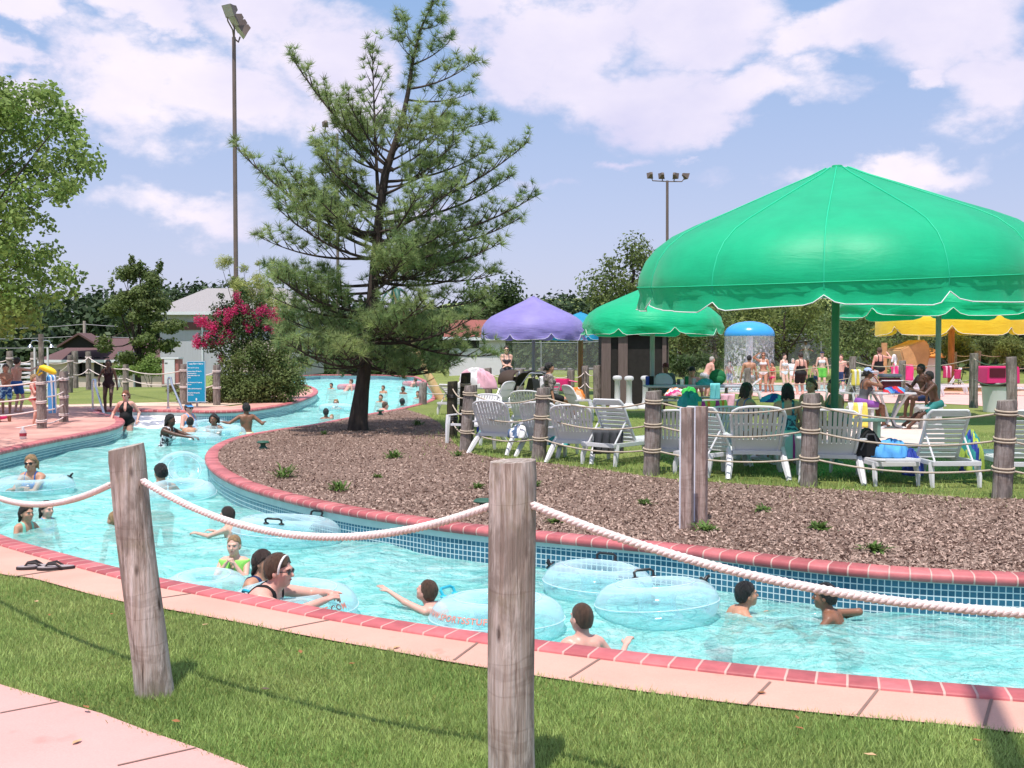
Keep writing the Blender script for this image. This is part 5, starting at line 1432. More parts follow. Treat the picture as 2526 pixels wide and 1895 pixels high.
P('tanned boy with black hair facing left toward another boy by the tile wall', 2034, 1472, 7.45, 66, scale=.68, skin='brown', hair='short', hcol='black', child=True, lean=24, rh=('h', .32, -.10, -.30), lh=('h', -.2, .3, -.32), re=(.6, -.6, -.2), wear=[('trunks', teal_t)], face=True, res=.0072, group=GP)
# by the steps
P('woman with long black hair in a black and white floral swim dress', 421, 1037, 21.2, -104, sex='f', skin='dark', hair='long', hcol='black', wear=[('skirtsuit', floral)], lean=16, rh=('h', .1, .62, -.36), lh=('h', -.1, .55, -.36), res=.011, group=GM)
P('large woman in a sky blue swimsuit and blue visor standing behind a tube', 466, 1007, 25.0, -120, sex='f', skin='pink', hair='short', hcol='brown', wear=[('swimsuit', sky_b)], fat=1.4, extras=['shades', ('visor', sky_b)], rh=('h', .22, .30, -.50), res=.011, group=GM)
P('child with dark hair seen from behind, between the floral dress and the zebra top', 469, 1042, 24.0, 10, scale=.85, skin='tan', hair='short', hcol='black', child=True, lean=20, rh=('h', .4, .2, -.3), res=.011, wear=[('trunks', navy)], group=GM)
P('smiling woman with black hair and zebra striped top leaning on a tube', 527, 1035, 23.6, 172, sex='f', skin='brown', hair='afro', hcol='black', wear=[('swimsuit', zebra)], fat=1.1, lean=12, rh=('h', -.18, .26, -.42), lh=('h', .12, .26, -.42), re=(1, 0, -.4), le=(-1, 0, -.4), face=True, res=.010, group=GM)
P('boy in yellow trunks standing waist deep with both arms flung out', 607, 1008, 24.2, 20, scale=.92, skin='brown', hair='curly', hcol='black', wear=[('trunks', yellow_t)], rh=('h', .46, .10, -.36), lh=('h', -.55, .15, -.34), hyaw=15, curl=.1, res=.011, group=GM)
P('slim woman in a dark swimsuit coming down the steps by the handrail', 267, 897, 28.6, -165, scale=.86, sex='f', skin='dark', hair='bob', hcol='black', wear=[('swimsuit', cloth('dark_brown', (0.03, 0.012, 0.014, 1)))], rh=('h', .26, .20, -.62), lf=(-.07, .16, .22), res=.012, group=GM)
P('woman with auburn hair and black halter swimsuit wading down the entry', 310, 976, 25.3, -172, scale=.96, sex='f', skin='pink', hair='bob', hcol='auburn', wear=[('halter', black)], fat=1.18, hyaw=-20, rh=('h', .34, .10, -.62), lh=('h', -.30, .10, -.62), extras=['shades'], res=.011, group=GM)
# left deck
P('boy with crossed arms and patterned swim trunks at the left edge of the deck', 14, 909, 27.2, -150, scale=.80, skin='tan', hair='short', hcol='brown', child=True, wear=[('trunks', bluefl)], rh=('h', -.1, .22, -.36), lh=('h', .1, .22, -.34), res=.012, group=GD)
P('boy in blue trunks seen from behind reaching toward a yellow rescue tube', 43, 893, 27.6, -20, scale=.84, skin='fair', hair='short', hcol='dark', child=True, wear=[('trunks', blue)], rh=('h', .45, .35, -.16), res=.012, group=GD)
P('small blond child in a red two-piece beside the tall deck post', 85, 934, 23.0, -95, scale=.66, sex='f', skin='pink', hair='bob', hcol='blond', child=True, wear=[('bikini_top', red), ('bikini_bottom', red)], rh=('h', .05, .30, -.38), lh=('h', -.05, .30, -.36), res=.012, group=GD)
P('seated child cropped by the left edge of the photo', -6, 985, 24.0, -60, scale=.62, skin='brown', hair='short', hcol='black', child=True, wear=[('trunks', pinkt)], pel=.45, rf=(.1, .40, .07), lf=(-.1, .40, .07), res=.014, group=GD)
# far along the river
for (lab, x, y, d, yaw, k) in (
    ('dark-haired swimmer farthest from the pine, up to the chin', 817, 951, 53, 160, dict(skin='tan', hair='short', hcol='black')),
    ('woman with arms hooked over a tube left of the pine trunk', 829, 994, 34.5, 170, dict(sex='f', skin='fair', hair='short', hcol='blond', wear=[('bikini_top', white_c)], rh=('h', .50, .12, -.28), lh=('h', -.48, .12, -.28), extras=['shades'])),
    ('dark-haired boy seen from behind just past the island coping', 804, 1018, 29.6, 10, dict(scale=.85, skin='brown', hair='short', hcol='black', child=True)),
    ('small blond child beside the boy just past the island coping', 818, 1030, 29.2, 175, dict(scale=.66, skin='fair', hair='buzz', hcol='blond', child=True)),
    ('bather lying back in a pink tube left of the pine trunk', 866, 942, 50, 120, dict(skin='pink', hair='short', hcol='brown', lean=-40, pel=.7, rf=(.1, .8, .7), lf=(-.1, .8, .7))),
    ('child standing chest deep right of the pine trunk', 945, 957, 47, 150, dict(scale=.9, skin='tan', hair='short', hcol='brown', wear=[('trunks', red)])),
    ('swimmer with cropped hair alone right of the pine trunk', 939, 981, 39.5, 165, dict(skin='tan', hair='buzz', hcol='dark')),
    ('bather lying along the island coping right of the pine trunk', 951, 1001, 33.5, -70, dict(skin='pink', hair='short', hcol='brown', lean=50, rh=('h', .2, .4, -.1))),
    ('dark-haired swimmer behind the hanging pine twigs', 994, 960, 47, 140, dict(skin='brown', hair='short', hcol='black')),
    ('bather lying back with raised legs in the farthest pink tube', 1024, 938, 55, 60, dict(skin='pink', hair='short', hcol='brown', lean=-40, pel=.75, rf=(.1, .75, .9), lf=(-.1, .75, .85), wear=[('trunks', red)])),
    ('black-haired swimmer near the rope post at the bend', 992, 992, 37, 20, dict(skin='brown', hair='curly', hcol='black')),
    ('swimmer half hidden behind the rope post at the bend', 1031, 972, 42, 150, dict(skin='tan', hair='short', hcol='brown'))):
    P(lab, x, y, d, yaw, res=.018, group=GF, **k)
# terrace
P('woman in a grey tankini standing by the strollers under the purple umbrella', 1249, 863, 32.5, -175, sex='f', skin='fair', hair='short', hcol='dark', wear=[('swimsuit', charcoal), ('trunks', charcoal)], extras=['shades'], rh=('h', -.06, .28, -.50), lh=('h', .06, .26, -.52), res=.014, group=GT)
def sit(label, x, y, d, yaw, **k):
    """seated: thighs level, shins down; placed by the head"""
    k.setdefault('rf', (.13, .47, .45)); k.setdefault('lf', (-.13, .47, .45))
    return person(label, W(x, y, d), yaw, group=GT, **k)
sit('person in black seated sideways behind the pink striped towel', 1356, 908, 24.5, -80, sex='f', skin='tan', hair='pony', hcol='black', wear=[('shirt', cloth('dark_patterned', (0.10, 0.08, 0.08, 1), (0.3, .25, .22, 1), 20, True)), ('trunks', black)], rf=(.1, .62, .45), lf=(-.1, .60, .45), res=.013)
sit('person in a dark red cap sitting behind the grey picnic table', 1642, 908, 27.6, 150, skin='brown', hair='short', hcol='dark', wear=[('shirt', charcoal)], extras=[('cap', cloth('dark_red', (0.14, 0.015, 0.02, 1)))], res=.014)
sit('person in a black cap sitting at the picnic table in front of the backpack', 1707, 918, 27.4, 165, skin='tan', hair='short', hcol='black', wear=[('shirt', cloth('coral', (0.62, 0.25, 0.24, 1)))], extras=[('cap', black)], rh=('h', .2, .3, -.4), res=.014)
sit('girl with long dark hair seated under the big umbrella, face turned right', 1843, 963, 15.6, -60, scale=.92, sex='f', skin='tan', hair='long', hcol='dark', wear=[('bikini_top', blue)], lean=8, rh=('h', .12, .36, -.40), lh=('h', -.1, .36, -.40), res=.010, face=True)
sit('girl with long black hair seen from behind in a teal print bikini', 1942, 966, 15.0, -8, scale=.92, sex='f', skin='tan', hair='long', hcol='black', wear=[('swimsuit', tealp)], lean=5, res=.010)
sit('girl with short hair seated across the shaded table', 2000, 951, 16.4, 140, scale=.92, sex='f', skin='tan', hair='bob', hcol='brown', wear=[('swimsuit', navy)], lean=6, res=.011, face=True)
sit('girl behind the big umbrella pole, leaning on the shaded table', 2054, 953, 16.6, 100, scale=.92, sex='f', skin='tan', hair='bob', hcol='dark', wear=[('swimsuit', teal_t)], lean=14, rh=('h', .05, .3, -.36), res=.011)
sit('slim girl in a pale blue cap and purple shorts eating at the white table', 2142, 922, 22.0, -88, scale=.92, sex='f', skin='brown', hair='pony', hcol='black', wear=[('tankini', charcoal), ('trunks', purple_s)], lean=12, extras=[('cap', paleb)], rh=('h', .05, .16, -.10), lh=('h', -.1, .33, -.40), rf=(.1, .46, .42), lf=(-.1, .40, .42), res=.010, face=True)
sit('boy with black hair leaning over the white table, behind another boy', 2271, 911, 23.0, 100, scale=.92, skin='dark', hair='short', hcol='black', wear=[('trunks', navy)], lean=14, rh=('h', .1, .3, -.36), res=.011)
sit('thin boy in teal trunks on the right side of the white table', 2291, 929, 21.8, 88, scale=.90, skin='dark', hair='short', hcol='black', wear=[('trunks', teal_t)], lean=16, rh=('h', .05, .34, -.30), lh=('h', -.1, .36, -.32), rf=(.12, .72, .40), lf=(-.12, .66, .38), res=.010, face=True)
# splash pool
for (lab, x, y, d, yaw, k) in (
    ('bald old man without shirt stooping near the kiosk', 1757, 888, 38, -75, dict(skin='pink', hair='buzz', hcol='grey', lean=28, fat=1.15, wear=[('trunks', greyc)])),
    ('boy standing with his back to us under the mushroom fountain', 1848, 885, 37.5, 0, dict(skin='tan', hair='short', hcol='black', wear=[('trunks', greyc)])),
    ('woman in a white top bikini walking in front of the mushroom fountain', 1883, 877, 41, 165, dict(sex='f', skin='tan', hair='short', hcol='auburn', wear=[('bikini_top', white_c), ('bikini_bottom', white_c)], extras=['shades'], rh=('h', .2, .25, .05))),
    ('girl in a red top walking beside the white top bikini', 1905, 899, 41, 120, dict(scale=.76, sex='f', skin='tan', hair='pony', hcol='dark', wear=[('bikini_top', red), ('bikini_bottom', pinkt)])),
    ('woman in a white bikini with dark tied hair right of the fountain', 1935, 880, 45, -150, dict(sex='f', skin='fair', hair='pony', hcol='dark', wear=[('bikini_top', white_c), ('bikini_bottom', white_c)])),
    ('white-haired person in a white shirt with a dark strap', 1956, 891, 46, 170, dict(scale=.9, skin='fair', hair='short', hcol='grey', wear=[('shirt', white_c)])),
    ('woman in a long black swimsuit seen from behind at the splash pool', 1975, 878, 39, 8, dict(sex='f', skin='fair', hair='short', hcol='dark', wear=[('swimsuit', black), ('trunks', black)], fat=1.25)),
    ('lifeguard in white with a red rescue tube across the waist', 1988, 845, 58, 175, dict(skin='tan', hair='short', hcol='dark', wear=[('shirt', white_c), ('trunks', white_c)], extras=[('cap', white_c)], rh=('h', -.3, .15, -.45), lh=('h', .3, .15, -.45))),
    ('woman in a dark visor and green shorts by the shallow water', 2028, 873, 44, 165, dict(sex='f', skin='fair', hair='short', hcol='dark', wear=[('bikini_top', white_c), ('trunks', greent)], extras=[('visor', navy)])),
    ('stooping bather half hidden by the big umbrella pole', 2075, 882, 43, 150, dict(skin='pink', hair='short', hcol='brown', wear=[('trunks', navy)])),
    ('boy in a black wetsuit top beside the splash pool', 2093, 899, 42, -40, dict(scale=.72, skin='tan', hair='short', hcol='brown', child=True, wear=[('wetsuit', black)])),
    ('woman in a black swimsuit from behind with one arm raised at the wooden pole', 2169, 866, 38, 5, dict(sex='f', skin='pink', hair='bun', hcol='brown', wear=[('swimsuit', black)], rh=('h', .42, .2, -.10), fat=1.15)),
    ('child in a white shirt and pink shorts beside the tan rock slide', 2213, 868, 43, 0, dict(scale=.8, skin='dark', hair='short', hcol='black', wear=[('shirt', white_c), ('trunks', pinkt)])),
    ('child crouching at the rim of the shallow water', 2008, 905, 44, 140, dict(scale=.7, skin='tan', hair='short', hcol='brown', child=True, lean=40, wear=[('trunks', navy)])),
    ('child sitting in the spray under the mushroom fountain', 1800, 896, 42.5, 170, dict(scale=.7, skin='pink', hair='short', hcol='brown', child=True, wear=[('trunks', paleb)]))):
    P(lab, x, y, d, yaw, res=.016, group=GS, **k)
# ---------------------------------------------------------------- inner tubes
def vinyl(name, col, dens=0.32):
    m, nt, out = nodes(name)
    tr = N(nt, 'BsdfTransparent'); tr.inputs[0].default_value = tuple(0.35 + 0.65 * c for c in col[:3]) + (1,)
    p = N(nt, 'BsdfPrincipled', i_Roughness=0.12); p.inputs['Base Color'].default_value = col; p.inputs['Specular IOR Level'].default_value = 0.6
    nb = bump(nt, noise(nt, objco(nt), 7, 4, 0.5), 0.12, 0.03); nt.links.new(nb, p.inputs['Normal'])
    lw = N(nt, 'LayerWeight', i_Blend=0.35)
    mr = N(nt, 'MapRange', i_1=0.10, i_2=0.95, i_3=dens, i_4=0.72); nt.links.new(lw.outputs['Facing'], mr.inputs[0])
    mx = N(nt, 'MixShader'); nt.links.new(mr.outputs[0], mx.inputs[0]); nt.links.new(tr.outputs[0], mx.inputs[1]); nt.links.new(p.outputs[0], mx.inputs[2])
    nt.links.new(mx.outputs[0], out.inputs[0]); return m
m_vinyl = vinyl('clear_blue_vinyl', (0.74, 0.92, 0.95, 1), 0.11); m_vpink = vinyl('clear_pink_vinyl', (0.85, 0.45, 0.48, 1))
m_seamv = vinyl('vinyl_weld', (0.80, 0.93, 0.96, 1), 0.5); m_blk = M('black_rubber', (0.015, 0.015, 0.017, 1), 0.4, 0.1, 8); m_teal_h = M('teal_handle', (0.03, 0.42, 0.55, 1), 0.4, 0.1, 8)
m_print = M('faded_red_print', (0.62, 0.22, 0.17, 1), 0.6, 0.15, 25)
def torus(mb, R_, r_, n=56, m=22, zs=1.0):
    vs = []; fs = []
    for i in range(n):
        a = 2 * math.pi * i / n
        w = 1 + 0.012 * math.sin(14 * a)
        for j in range(m):
            b = 2 * math.pi * j / m
            q = R_ + r_ * w * math.cos(b); vs.append((q * math.cos(a), q * math.sin(a), r_ * zs * w * math.sin(b)))
    for i in range(n):
        for j in range(m): fs.append((i * m + j, ((i + 1) % n) * m + j, ((i + 1) % n) * m + (j + 1) % m, i * m + (j + 1) % m))
    return mb.add(vs, fs)
TGR = 'clear inflatable tubes on the lazy river'
def inner_tube(label, x, y, z, R_, r_, tilt=(0, 0, 0), mat=None, handles=(), valve=None, text=None):
    """handles: (angle in degrees round the ring, angle up the section, material)"""
    c = G(x, y, z); R_ *= .95
    root = thing('inner_tube', label, 'inner tube', c, 0, TGR); root.rotation_euler = tuple(R(t) for t in tilt)
    mb = MB(); torus(mb, R_, r_, zs=.92); mb.obj('ring', mat or m_vinyl, root, smooth='all')
    mb = MB()
    for b_ in (4, 92): mb.tube([((R_ + (r_ + .002) * math.cos(R(b_))) * math.cos(t), (R_ + (r_ + .002) * math.cos(R(b_))) * math.sin(t), (r_ + .002) * .92 * math.sin(R(b_))) for t in [2 * math.pi * i / 56 for i in range(57)]], .0045, 5, cap=False)
    mb.obj('seam', m_seamv, root, smooth='all')
    def onring(a, b, out=0.0):
        a, b = R(a), R(b); q = R_ + (r_ + out) * math.cos(b)
        return Vector((q * math.cos(a), q * math.sin(a), (r_ + out) * .92 * math.sin(b)))
    for (a, b, hm) in handles:
        w = 9 * .4 / R_
        mb = MB()
        mb.tube([onring(a - w, b, -.005), onring(a - w, b, .05), onring(a - w * .7, b, .065), onring(a + w * .7, b, .065), onring(a + w, b, .05), onring(a + w, b, -.005)], 0.011, 8)
        for s_ in (-1, 1): mb.ell(onring(a + s_ * w, b, .002), (.03, .03, .012), n=12, m=6)
        mb.obj('handle', hm, root, smooth=True)
    if valve:
        mb = MB(); p = onring(*valve, .005); q = onring(*valve, .05)
        mb.cyl(p, p.lerp(q, .25), .045, .042, 16); mb.cyl(p, q, .018, .015, 10); mb.cyl(q, q + Vector((0.02, 0, .012)), .013, .012, 8)
        mb.obj('valve', m_blk, root, smooth=True)
    if text:
        word, a0, b0, size, b1 = text
        cu = bpy.data.curves.new('lettering', 'FONT'); cu.body = word; cu.size = size; cu.align_x = 'CENTER'; cu.offset = 0.0015
        cu.space_character = 1.12
        tmp = bpy.data.objects.new('tmp', cu); COL.objects.link(tmp)
        dg = bpy.context.evaluated_depsgraph_get(); me = bpy.data.meshes.new_from_object(tmp.evaluated_get(dg))
        bpy.data.objects.remove(tmp)
        bm = bmesh.new(); bm.from_mesh(me)
        bmesh.ops.triangulate(bm, faces=bm.faces)
        bmesh.ops.subdivide_edges(bm, edges=[e for e in bm.edges if e.calc_length() > size * .25], cuts=1)
        Ro = R_ + r_ * math.cos(R(b0))
        for v in bm.verts:
            a = a0 + math.degrees(v.co.x / Ro); b = b0 + math.degrees(v.co.y / r_)
            v.co = onring(a, b, .004)
        bm.to_mesh(me); bm.free()
        link('lettering', me, root, [m_print])
    return root
Wt = WZ + .03
inner_tube('clear tube under the folded arms of the woman in the blue bikini top', 84, 1202, Wt + .03, .40, .15, valve=(20, 60))
inner_tube('upright clear tube cradling the woman with pinned-up hair', 452, 1170, Wt + .10, .25, .15, tilt=(50, 10, 20))
inner_tube('clear tube lying in front of the upright one, by the woman with pinned-up hair', 440, 1220, Wt, .36, .15, tilt=(6, 0, 0))
inner_tube('big clear tube drifting under the left rope beside the tile wall', 708, 1315, Wt + .05, .40, .17, tilt=(-4, 3, 0), handles=((60, 70, m_blk), (265, 60, m_blk)))
inner_tube('clear tube half hidden by the near coping, beside the toddler', 505, 1452, Wt + .0, .22, .12, tilt=(4, 0, 0))
inner_tube('clear tube carrying the woman with the headband, red web address on its side', 722, 1497, Wt + .05, .34, .15, handles=((232, 70, m_teal_h),), text=('WWW.SPORTSSTUFF.COM', 285, 18, .062, 0))
inner_tube('clear tube half behind the centre post, with a red web address', 1226, 1525, Wt + .05, .33, .16, tilt=(-3, 0, 0), handles=((152, 60, m_teal_h),), text=('WWW.SPORTSSTUFF.COM', 238, 18, .062, 0))
inner_tube('clear tube against the tile wall, the farther of a pair', 1475, 1440, Wt + .06, .30, .155, tilt=(-2, 3, 0), handles=((75, 70, m_blk),), valve=(170, 50))
inner_tube('clear tube with a black handle, the nearer of a pair', 1620, 1487, Wt + .07, .31, .16, tilt=(-5, -4, 0), handles=((97, 75, m_blk),), valve=(22, 45))
inner_tube('clear tube in front of the woman in the floral dress', 478, 1088, Wt + .04, .42, .16)
inner_tube('clear tube under the arms of the woman in the zebra top', 545, 1070, Wt + .05, .40, .17, tilt=(4, 0, 0))
inner_tube('clear tube between the visor and the zebra top', 510, 1060, Wt + .06, .40, .17, tilt=(10, 0, 0))
inner_tube('clear tube under the arms of the blond woman left of the pine trunk', 829, 1008, Wt + .04, .42, .16)
inner_tube('pink tube carrying a bather left of the pine trunk', 862, 955, Wt + .08, .48, .17, mat=m_vpink)
inner_tube('pink tube farthest along the river, carrying a bather', 1020, 947, Wt + .08, .48, .17, mat=m_vpink)

# ---------------------------------------------------------------- rope fences further off
ROPES2 = 'thin ropes of the terrace fence'
def fence_post(label, base, top, r, mat, group, wraps=(), seed=1, wrapmat=None, name='wooden_post'):
    o = log_post(name, base, top, r, mat, label, group, seed, n=16, slant=0.08)
    ax = Vector(top) - Vector(base)
    for t in wraps:
        mb = MB(); c = ax * t
        for k in range(2):
            P = [c + Vector((math.cos(a) * (r + .008), math.sin(a) * (r + .008), k * .034 - .017 + .012 * math.sin(a))) for a in [2 * math.pi * i / 16 for i in range(17)]]
            mb.tube(P, 0.013, 6, cap=False)
        mb.obj('rope_wrap', wrapmat or m_wrap, o, smooth='all')
    return o
FG = 'posts of the terrace rope fence'
TP = []
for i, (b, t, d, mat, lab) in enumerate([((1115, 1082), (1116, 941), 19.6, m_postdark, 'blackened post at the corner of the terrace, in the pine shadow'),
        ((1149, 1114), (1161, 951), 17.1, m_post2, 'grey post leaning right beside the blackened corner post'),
        ((1329, 1137), (1341, 957), 15.7, m_post2, 'grey post between two white slatted chairs, left of the centre'),
        ((1606, 1174), (1614, 965), 13.8, m_post2, 'grey fence post just left of the twin white-edged boards'),
        ((1994, 1200), (2002, 971), 12.7, m_post2, 'grey fence post between the two backs of slatted chairs on the right'),
        ((2470, 1236), (2484, 988), 11.6, m_post2, 'grey fence post at the far right in front of a chaise back'),
        ((2960, 1262), (2965, 1000), 10.9, m_post2, 'grey fence post beyond the right edge')]):
    B = W(b[0], b[1], d); B.z = 0
    T_ = W(t[0], t[1], d)
    TP.append((B, T_, fence_post(lab, B, T_, .105 if i else .095, mat, FG, (.30, .60, .88) if i else (.35, .75), 40 + i, wrapmat=m_blk if i == 0 else None)))
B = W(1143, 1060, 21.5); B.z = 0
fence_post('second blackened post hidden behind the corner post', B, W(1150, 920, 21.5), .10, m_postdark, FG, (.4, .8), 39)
for (b0, t0, _), (b1, t1_, _) in zip(TP, TP[1:]):
    for t, sag, w in ((.88, .13, 'top'), (.60, .12, 'middle'), (.30, .10, 'lowest')):
        i = [q[0] for q in TP].index(b0)
        mb = MB(); mb.tube(cat_line(b0.lerp(t0, t), b1.lerp(t1_, t), sag, 24), .0125, 6, cap=False)
        spot = ['from the blackened corner post', 'left of the post between slatted chairs', 'in front of the chairs left of the white-edged boards', 'behind the white-edged boards', 'in front of the black bag and the chaise back', 'at the right edge of the photo'][i]
        setp(mb.obj('rope', m_rope2, None, smooth='all'), '%s rope of the terrace fence %s' % (w, spot), 'rope', ROPES2)
# rear rope fence along the splash deck and around the deck on the left
RF = 'posts of the rear rope fence'; RFR = 'ropes of the rear rope fence'
def post_row(rows, group, rgroup, mat, r, ropemat, levels=(.9, .45), sag=.12, rr_=.014, wraps=(), chain=True, where=''):
    prev = None
    for i, (x, yb, yt, d, lab) in enumerate(rows):
        B = W(x, yb, d); T_ = W(x + rr.uniform(-2, 2), yt, d)
        o = fence_post(lab, B, T_, r, mat, group, wraps, 60 + i + int(x), wrapmat=ropemat)
        if prev is not None and chain:
            for t in levels:
                mb = MB(); mb.tube(cat_line(prev[0].lerp(prev[1], t), B.lerp(T_, t), sag, 16), rr_, 5, cap=False)
                setp(mb.obj('rope', ropemat, None, smooth='all'), '%s rope running to the %s' % ({levels[0]: 'upper', levels[-1]: 'lower'}.get(t, 'middle'), lab), 'rope', rgroup)
        prev = (B, T_)
post_row([(1043, 997, 944, 32, 'dark post standing at the bend of the river'), (1205, 984, 908, 34, 'grey post seen left of the standing woman in the tankini'), (1281, 998, 911, 32, 'grey post in front of the black stroller'), (1342, 985, 905, 33, 'grey post behind the striped towel'), (1408, 992, 914, 33, 'grey post beside the pink wagon'), (1445, 985, 903, 34, 'grey post right of the orange wooden pole'), (1473, 1000, 902, 31.5, 'grey post left of the dark kiosk')], RF, RFR, m_post2, .125, m_rope, (.85, .5), .14)
post_row([(1846, 985, 908, 35, 'grey post in front of the boy at the mushroom fountain'), (2102, 984, 880, 33, 'grey post behind the paper cup on the white table'), (2224, 985, 890, 32, 'grey post behind the maroon cooler'), (2402, 1000, 872, 27, 'grey post between the loungers and the trash bin'), (2496, 998, 881, 21.5, 'tilted grey post in front of the trash bin')], RF, RFR, m_post2, .105, m_rope2, (.9, .5), .12)
post_row([(2352, 912, 868, 46, 'small grey post under the yellow umbrella pole'), (2410, 910, 866, 46, 'small grey post behind the empty lounger'), (2484, 912, 869, 46, 'small grey post behind the trash bin'), (2570, 912, 875, 46, 'small grey post beyond the right edge')], RF, RFR, m_post2, .14, m_rope, (.85, .2), .1)
LG = 'posts of the left deck rope fence'; LGR = 'ropes of the left deck fence'
post_row([(-60, 1075, 935, 22.5, 'grey deck post beyond the left edge'), (103, 1058, 924, 22, 'thick grey deck post beside the small child in red'), (158, 1041, 916, 24, 'rough brown deck post right of the thick grey one')], LG, LGR, m_post2, .095, m_rope, (.88, .6, .35, .1), .05, .016, (.85, .5, .15))
post_row([(-30, 990, 862, 38, 'deck post behind the boys at the left edge'), (24, 985, 866, 38, 'deck post behind the boy in blue trunks'), (83, 982, 868, 38, 'deck post left of the tall shower post'), (173, 975, 876, 41, 'deck post right of the rescue tube'), (219, 962, 867, 44, 'deck post left of the slim woman on the steps'), (310, 976, 899, 39, 'pale post with white rope above the woman with auburn hair'), (453, 1000, 898, 31.8, 'grey post left of the rules sign'), (535, 1002, 900, 31.2, 'grey post right of the rules sign, wound with white rope')], LG, LGR, m_post2, .11, m_rope, (.85, .55), .16, .018, (.85, .45))
post_row([(140, 962, 912, 46, 'small post behind the rough brown deck post'), (186, 965, 866, 46, 'slim post behind the rescue tube')], LG, LGR, m_post2, .13, m_rope, (.85, .5), .1)

# twin boards, back of a small sign
m_wht = M('white_paint', (0.72, 0.70, 0.76, 1), 0.5, 0.06, 5, 0.1, 60)
m_board = post_mat('pinkish_board_wood', (0.42, 0.29, 0.25, 1), (0.55, 0.42, 0.37, 1), (0.22, 0.13, 0.10, 1), 0.12)
for (x0, x1, x2, yt, yb, lab) in ((1660, 1682, 1708, 1006, 1308, 'square timber post with white painted side, left of a touching pair'), (1704, 1718, 1742, 1003, 1297, 'square timber post with white painted side, right of a touching pair')):
    d = 9.55 if x0 < 1700 else 9.9
    c = W((x1 + x2) / 2, yb, d); h_ = CAMZ + (HOR - yt) / FPX * d
    w = .098
    root = thing('timber_post', lab, 'post', (c.x, c.y, 0), R(-24), 'pair of timber posts on the mulch bed')
    mb = MB(); mb.box((0.0, 0, h_ / 2 - .05), (w, .10, h_ + .1)); mb.obj('timber', m_board, root, bevel=.004)
    mb = MB(); mb.box((-w / 2 - .008, 0.0, h_ / 2 - .049), (.014, .097, h_ + .1)); mb.obj('painted_side', m_wht, root)

# ---------------------------------------------------------------- seats
m_plast = M('white_resin', (0.80, 0.79, 0.81, 1), 0.38, 0.05, 3, 0.05, 50, spec=0.45, trans=0.22)
def slat_chair():
    """tall-backed resin garden chair with slotted back"""
    root = thing('garden_chair', 'x', 'chair', (0, 0, 0))
    tilt = Matrix.Rotation(R(20), 3, 'X')
    def bk(x, z): return Vector((x, -0.16, 0.36)) + tilt.inverted() @ Vector((x * 0, 0, 0)) + Matrix.Rotation(R(20), 3, 'X') @ Vector((0, 0, z)) if False else Vector((x, -0.16 - z * math.sin(R(20)), 0.36 + z * math.cos(R(20))))
    H, wb, wt = .68, .23, .275
    mb = MB()
    def wz(z): return wb + (wt - wb) * min(1, z / .5)
    rim = [bk(-wz(z), z) for z in (0, .2, .4, .55)] + [bk(-wt * .93, .62), bk(-wt * .72, .665), bk(-wt * .4, .685), bk(0, .69), bk(wt * .4, .685), bk(wt * .72, .665), bk(wt * .93, .62)] + [bk(wz(z), z) for z in (.55, .4, .2, 0)]
    mb.tube(rim, .019, 8)
    for k in range(10):
        x = -1 + 2 * (k + .5) / 10
        zt = .66 if abs(x) < .75 else .60
        mb.bar(bk(x * wz(.18) * .93, .17), bk(x * wt * .93, zt), .036, .012, up=(0, 1, .3))
    P = [(-wb, .0), (wb, .0), (wz(.18), .185), (-wz(.18), .185)]
    f = [bk(x, z) for x, z in P]; n_ = Vector((0, .012, .004)); mb.add(f + [p + n_ for p in f], [(0, 1, 2, 3), (7, 6, 5, 4), (0, 4, 5, 1), (1, 5, 6, 2), (2, 6, 7, 3), (3, 7, 4, 0)])
    for z in (.42,): mb.bar(bk(-wz(z), z), bk(wz(z), z), .03, .012, up=(0, 1, .3))
    mb.obj('backrest', m_plast, root, smooth=True)
    mb = MB()
    for k in range(8):
        x = -.235 + .47 * (k + .5) / 8
        mb.bar((x, -.20, .36), (x, .30, .41), .048, .014)
    mb.bar((-.26, .30, .40), (.26, .30, .40), .04, .05); mb.bar((-.25, -.19, .35), (.25, -.19, .35), .04, .06)
    mb.obj('seat', m_plast, root, bevel=.004)
    for s_ in (-1, 1):
        mb = MB(); mb.bar((s_ * .31, -.26, .60), (s_ * .33, .30, .59), .075, .022); mb.bar((s_ * .31, -.26, .60), (s_ * .26, -.30, .60), .06, .03)
        mb.obj('armrest', m_plast, root, bevel=.008)
        mb = MB(); mb.tube([(s_ * .33, .27, .585), (s_ * .315, .31, .40), (s_ * .31, .34, .0)], [.034, .036, .026], 6, flat=1.3); mb.obj('leg', m_plast, root, smooth=True)
        mb = MB(); mb.tube([(s_ * .27, -.10, .40), (s_ * .29, -.30, .18), (s_ * .31, -.44, .0)], [.036, .038, .028], 6, flat=1.3); mb.obj('leg', m_plast, root, smooth=True)
    return root
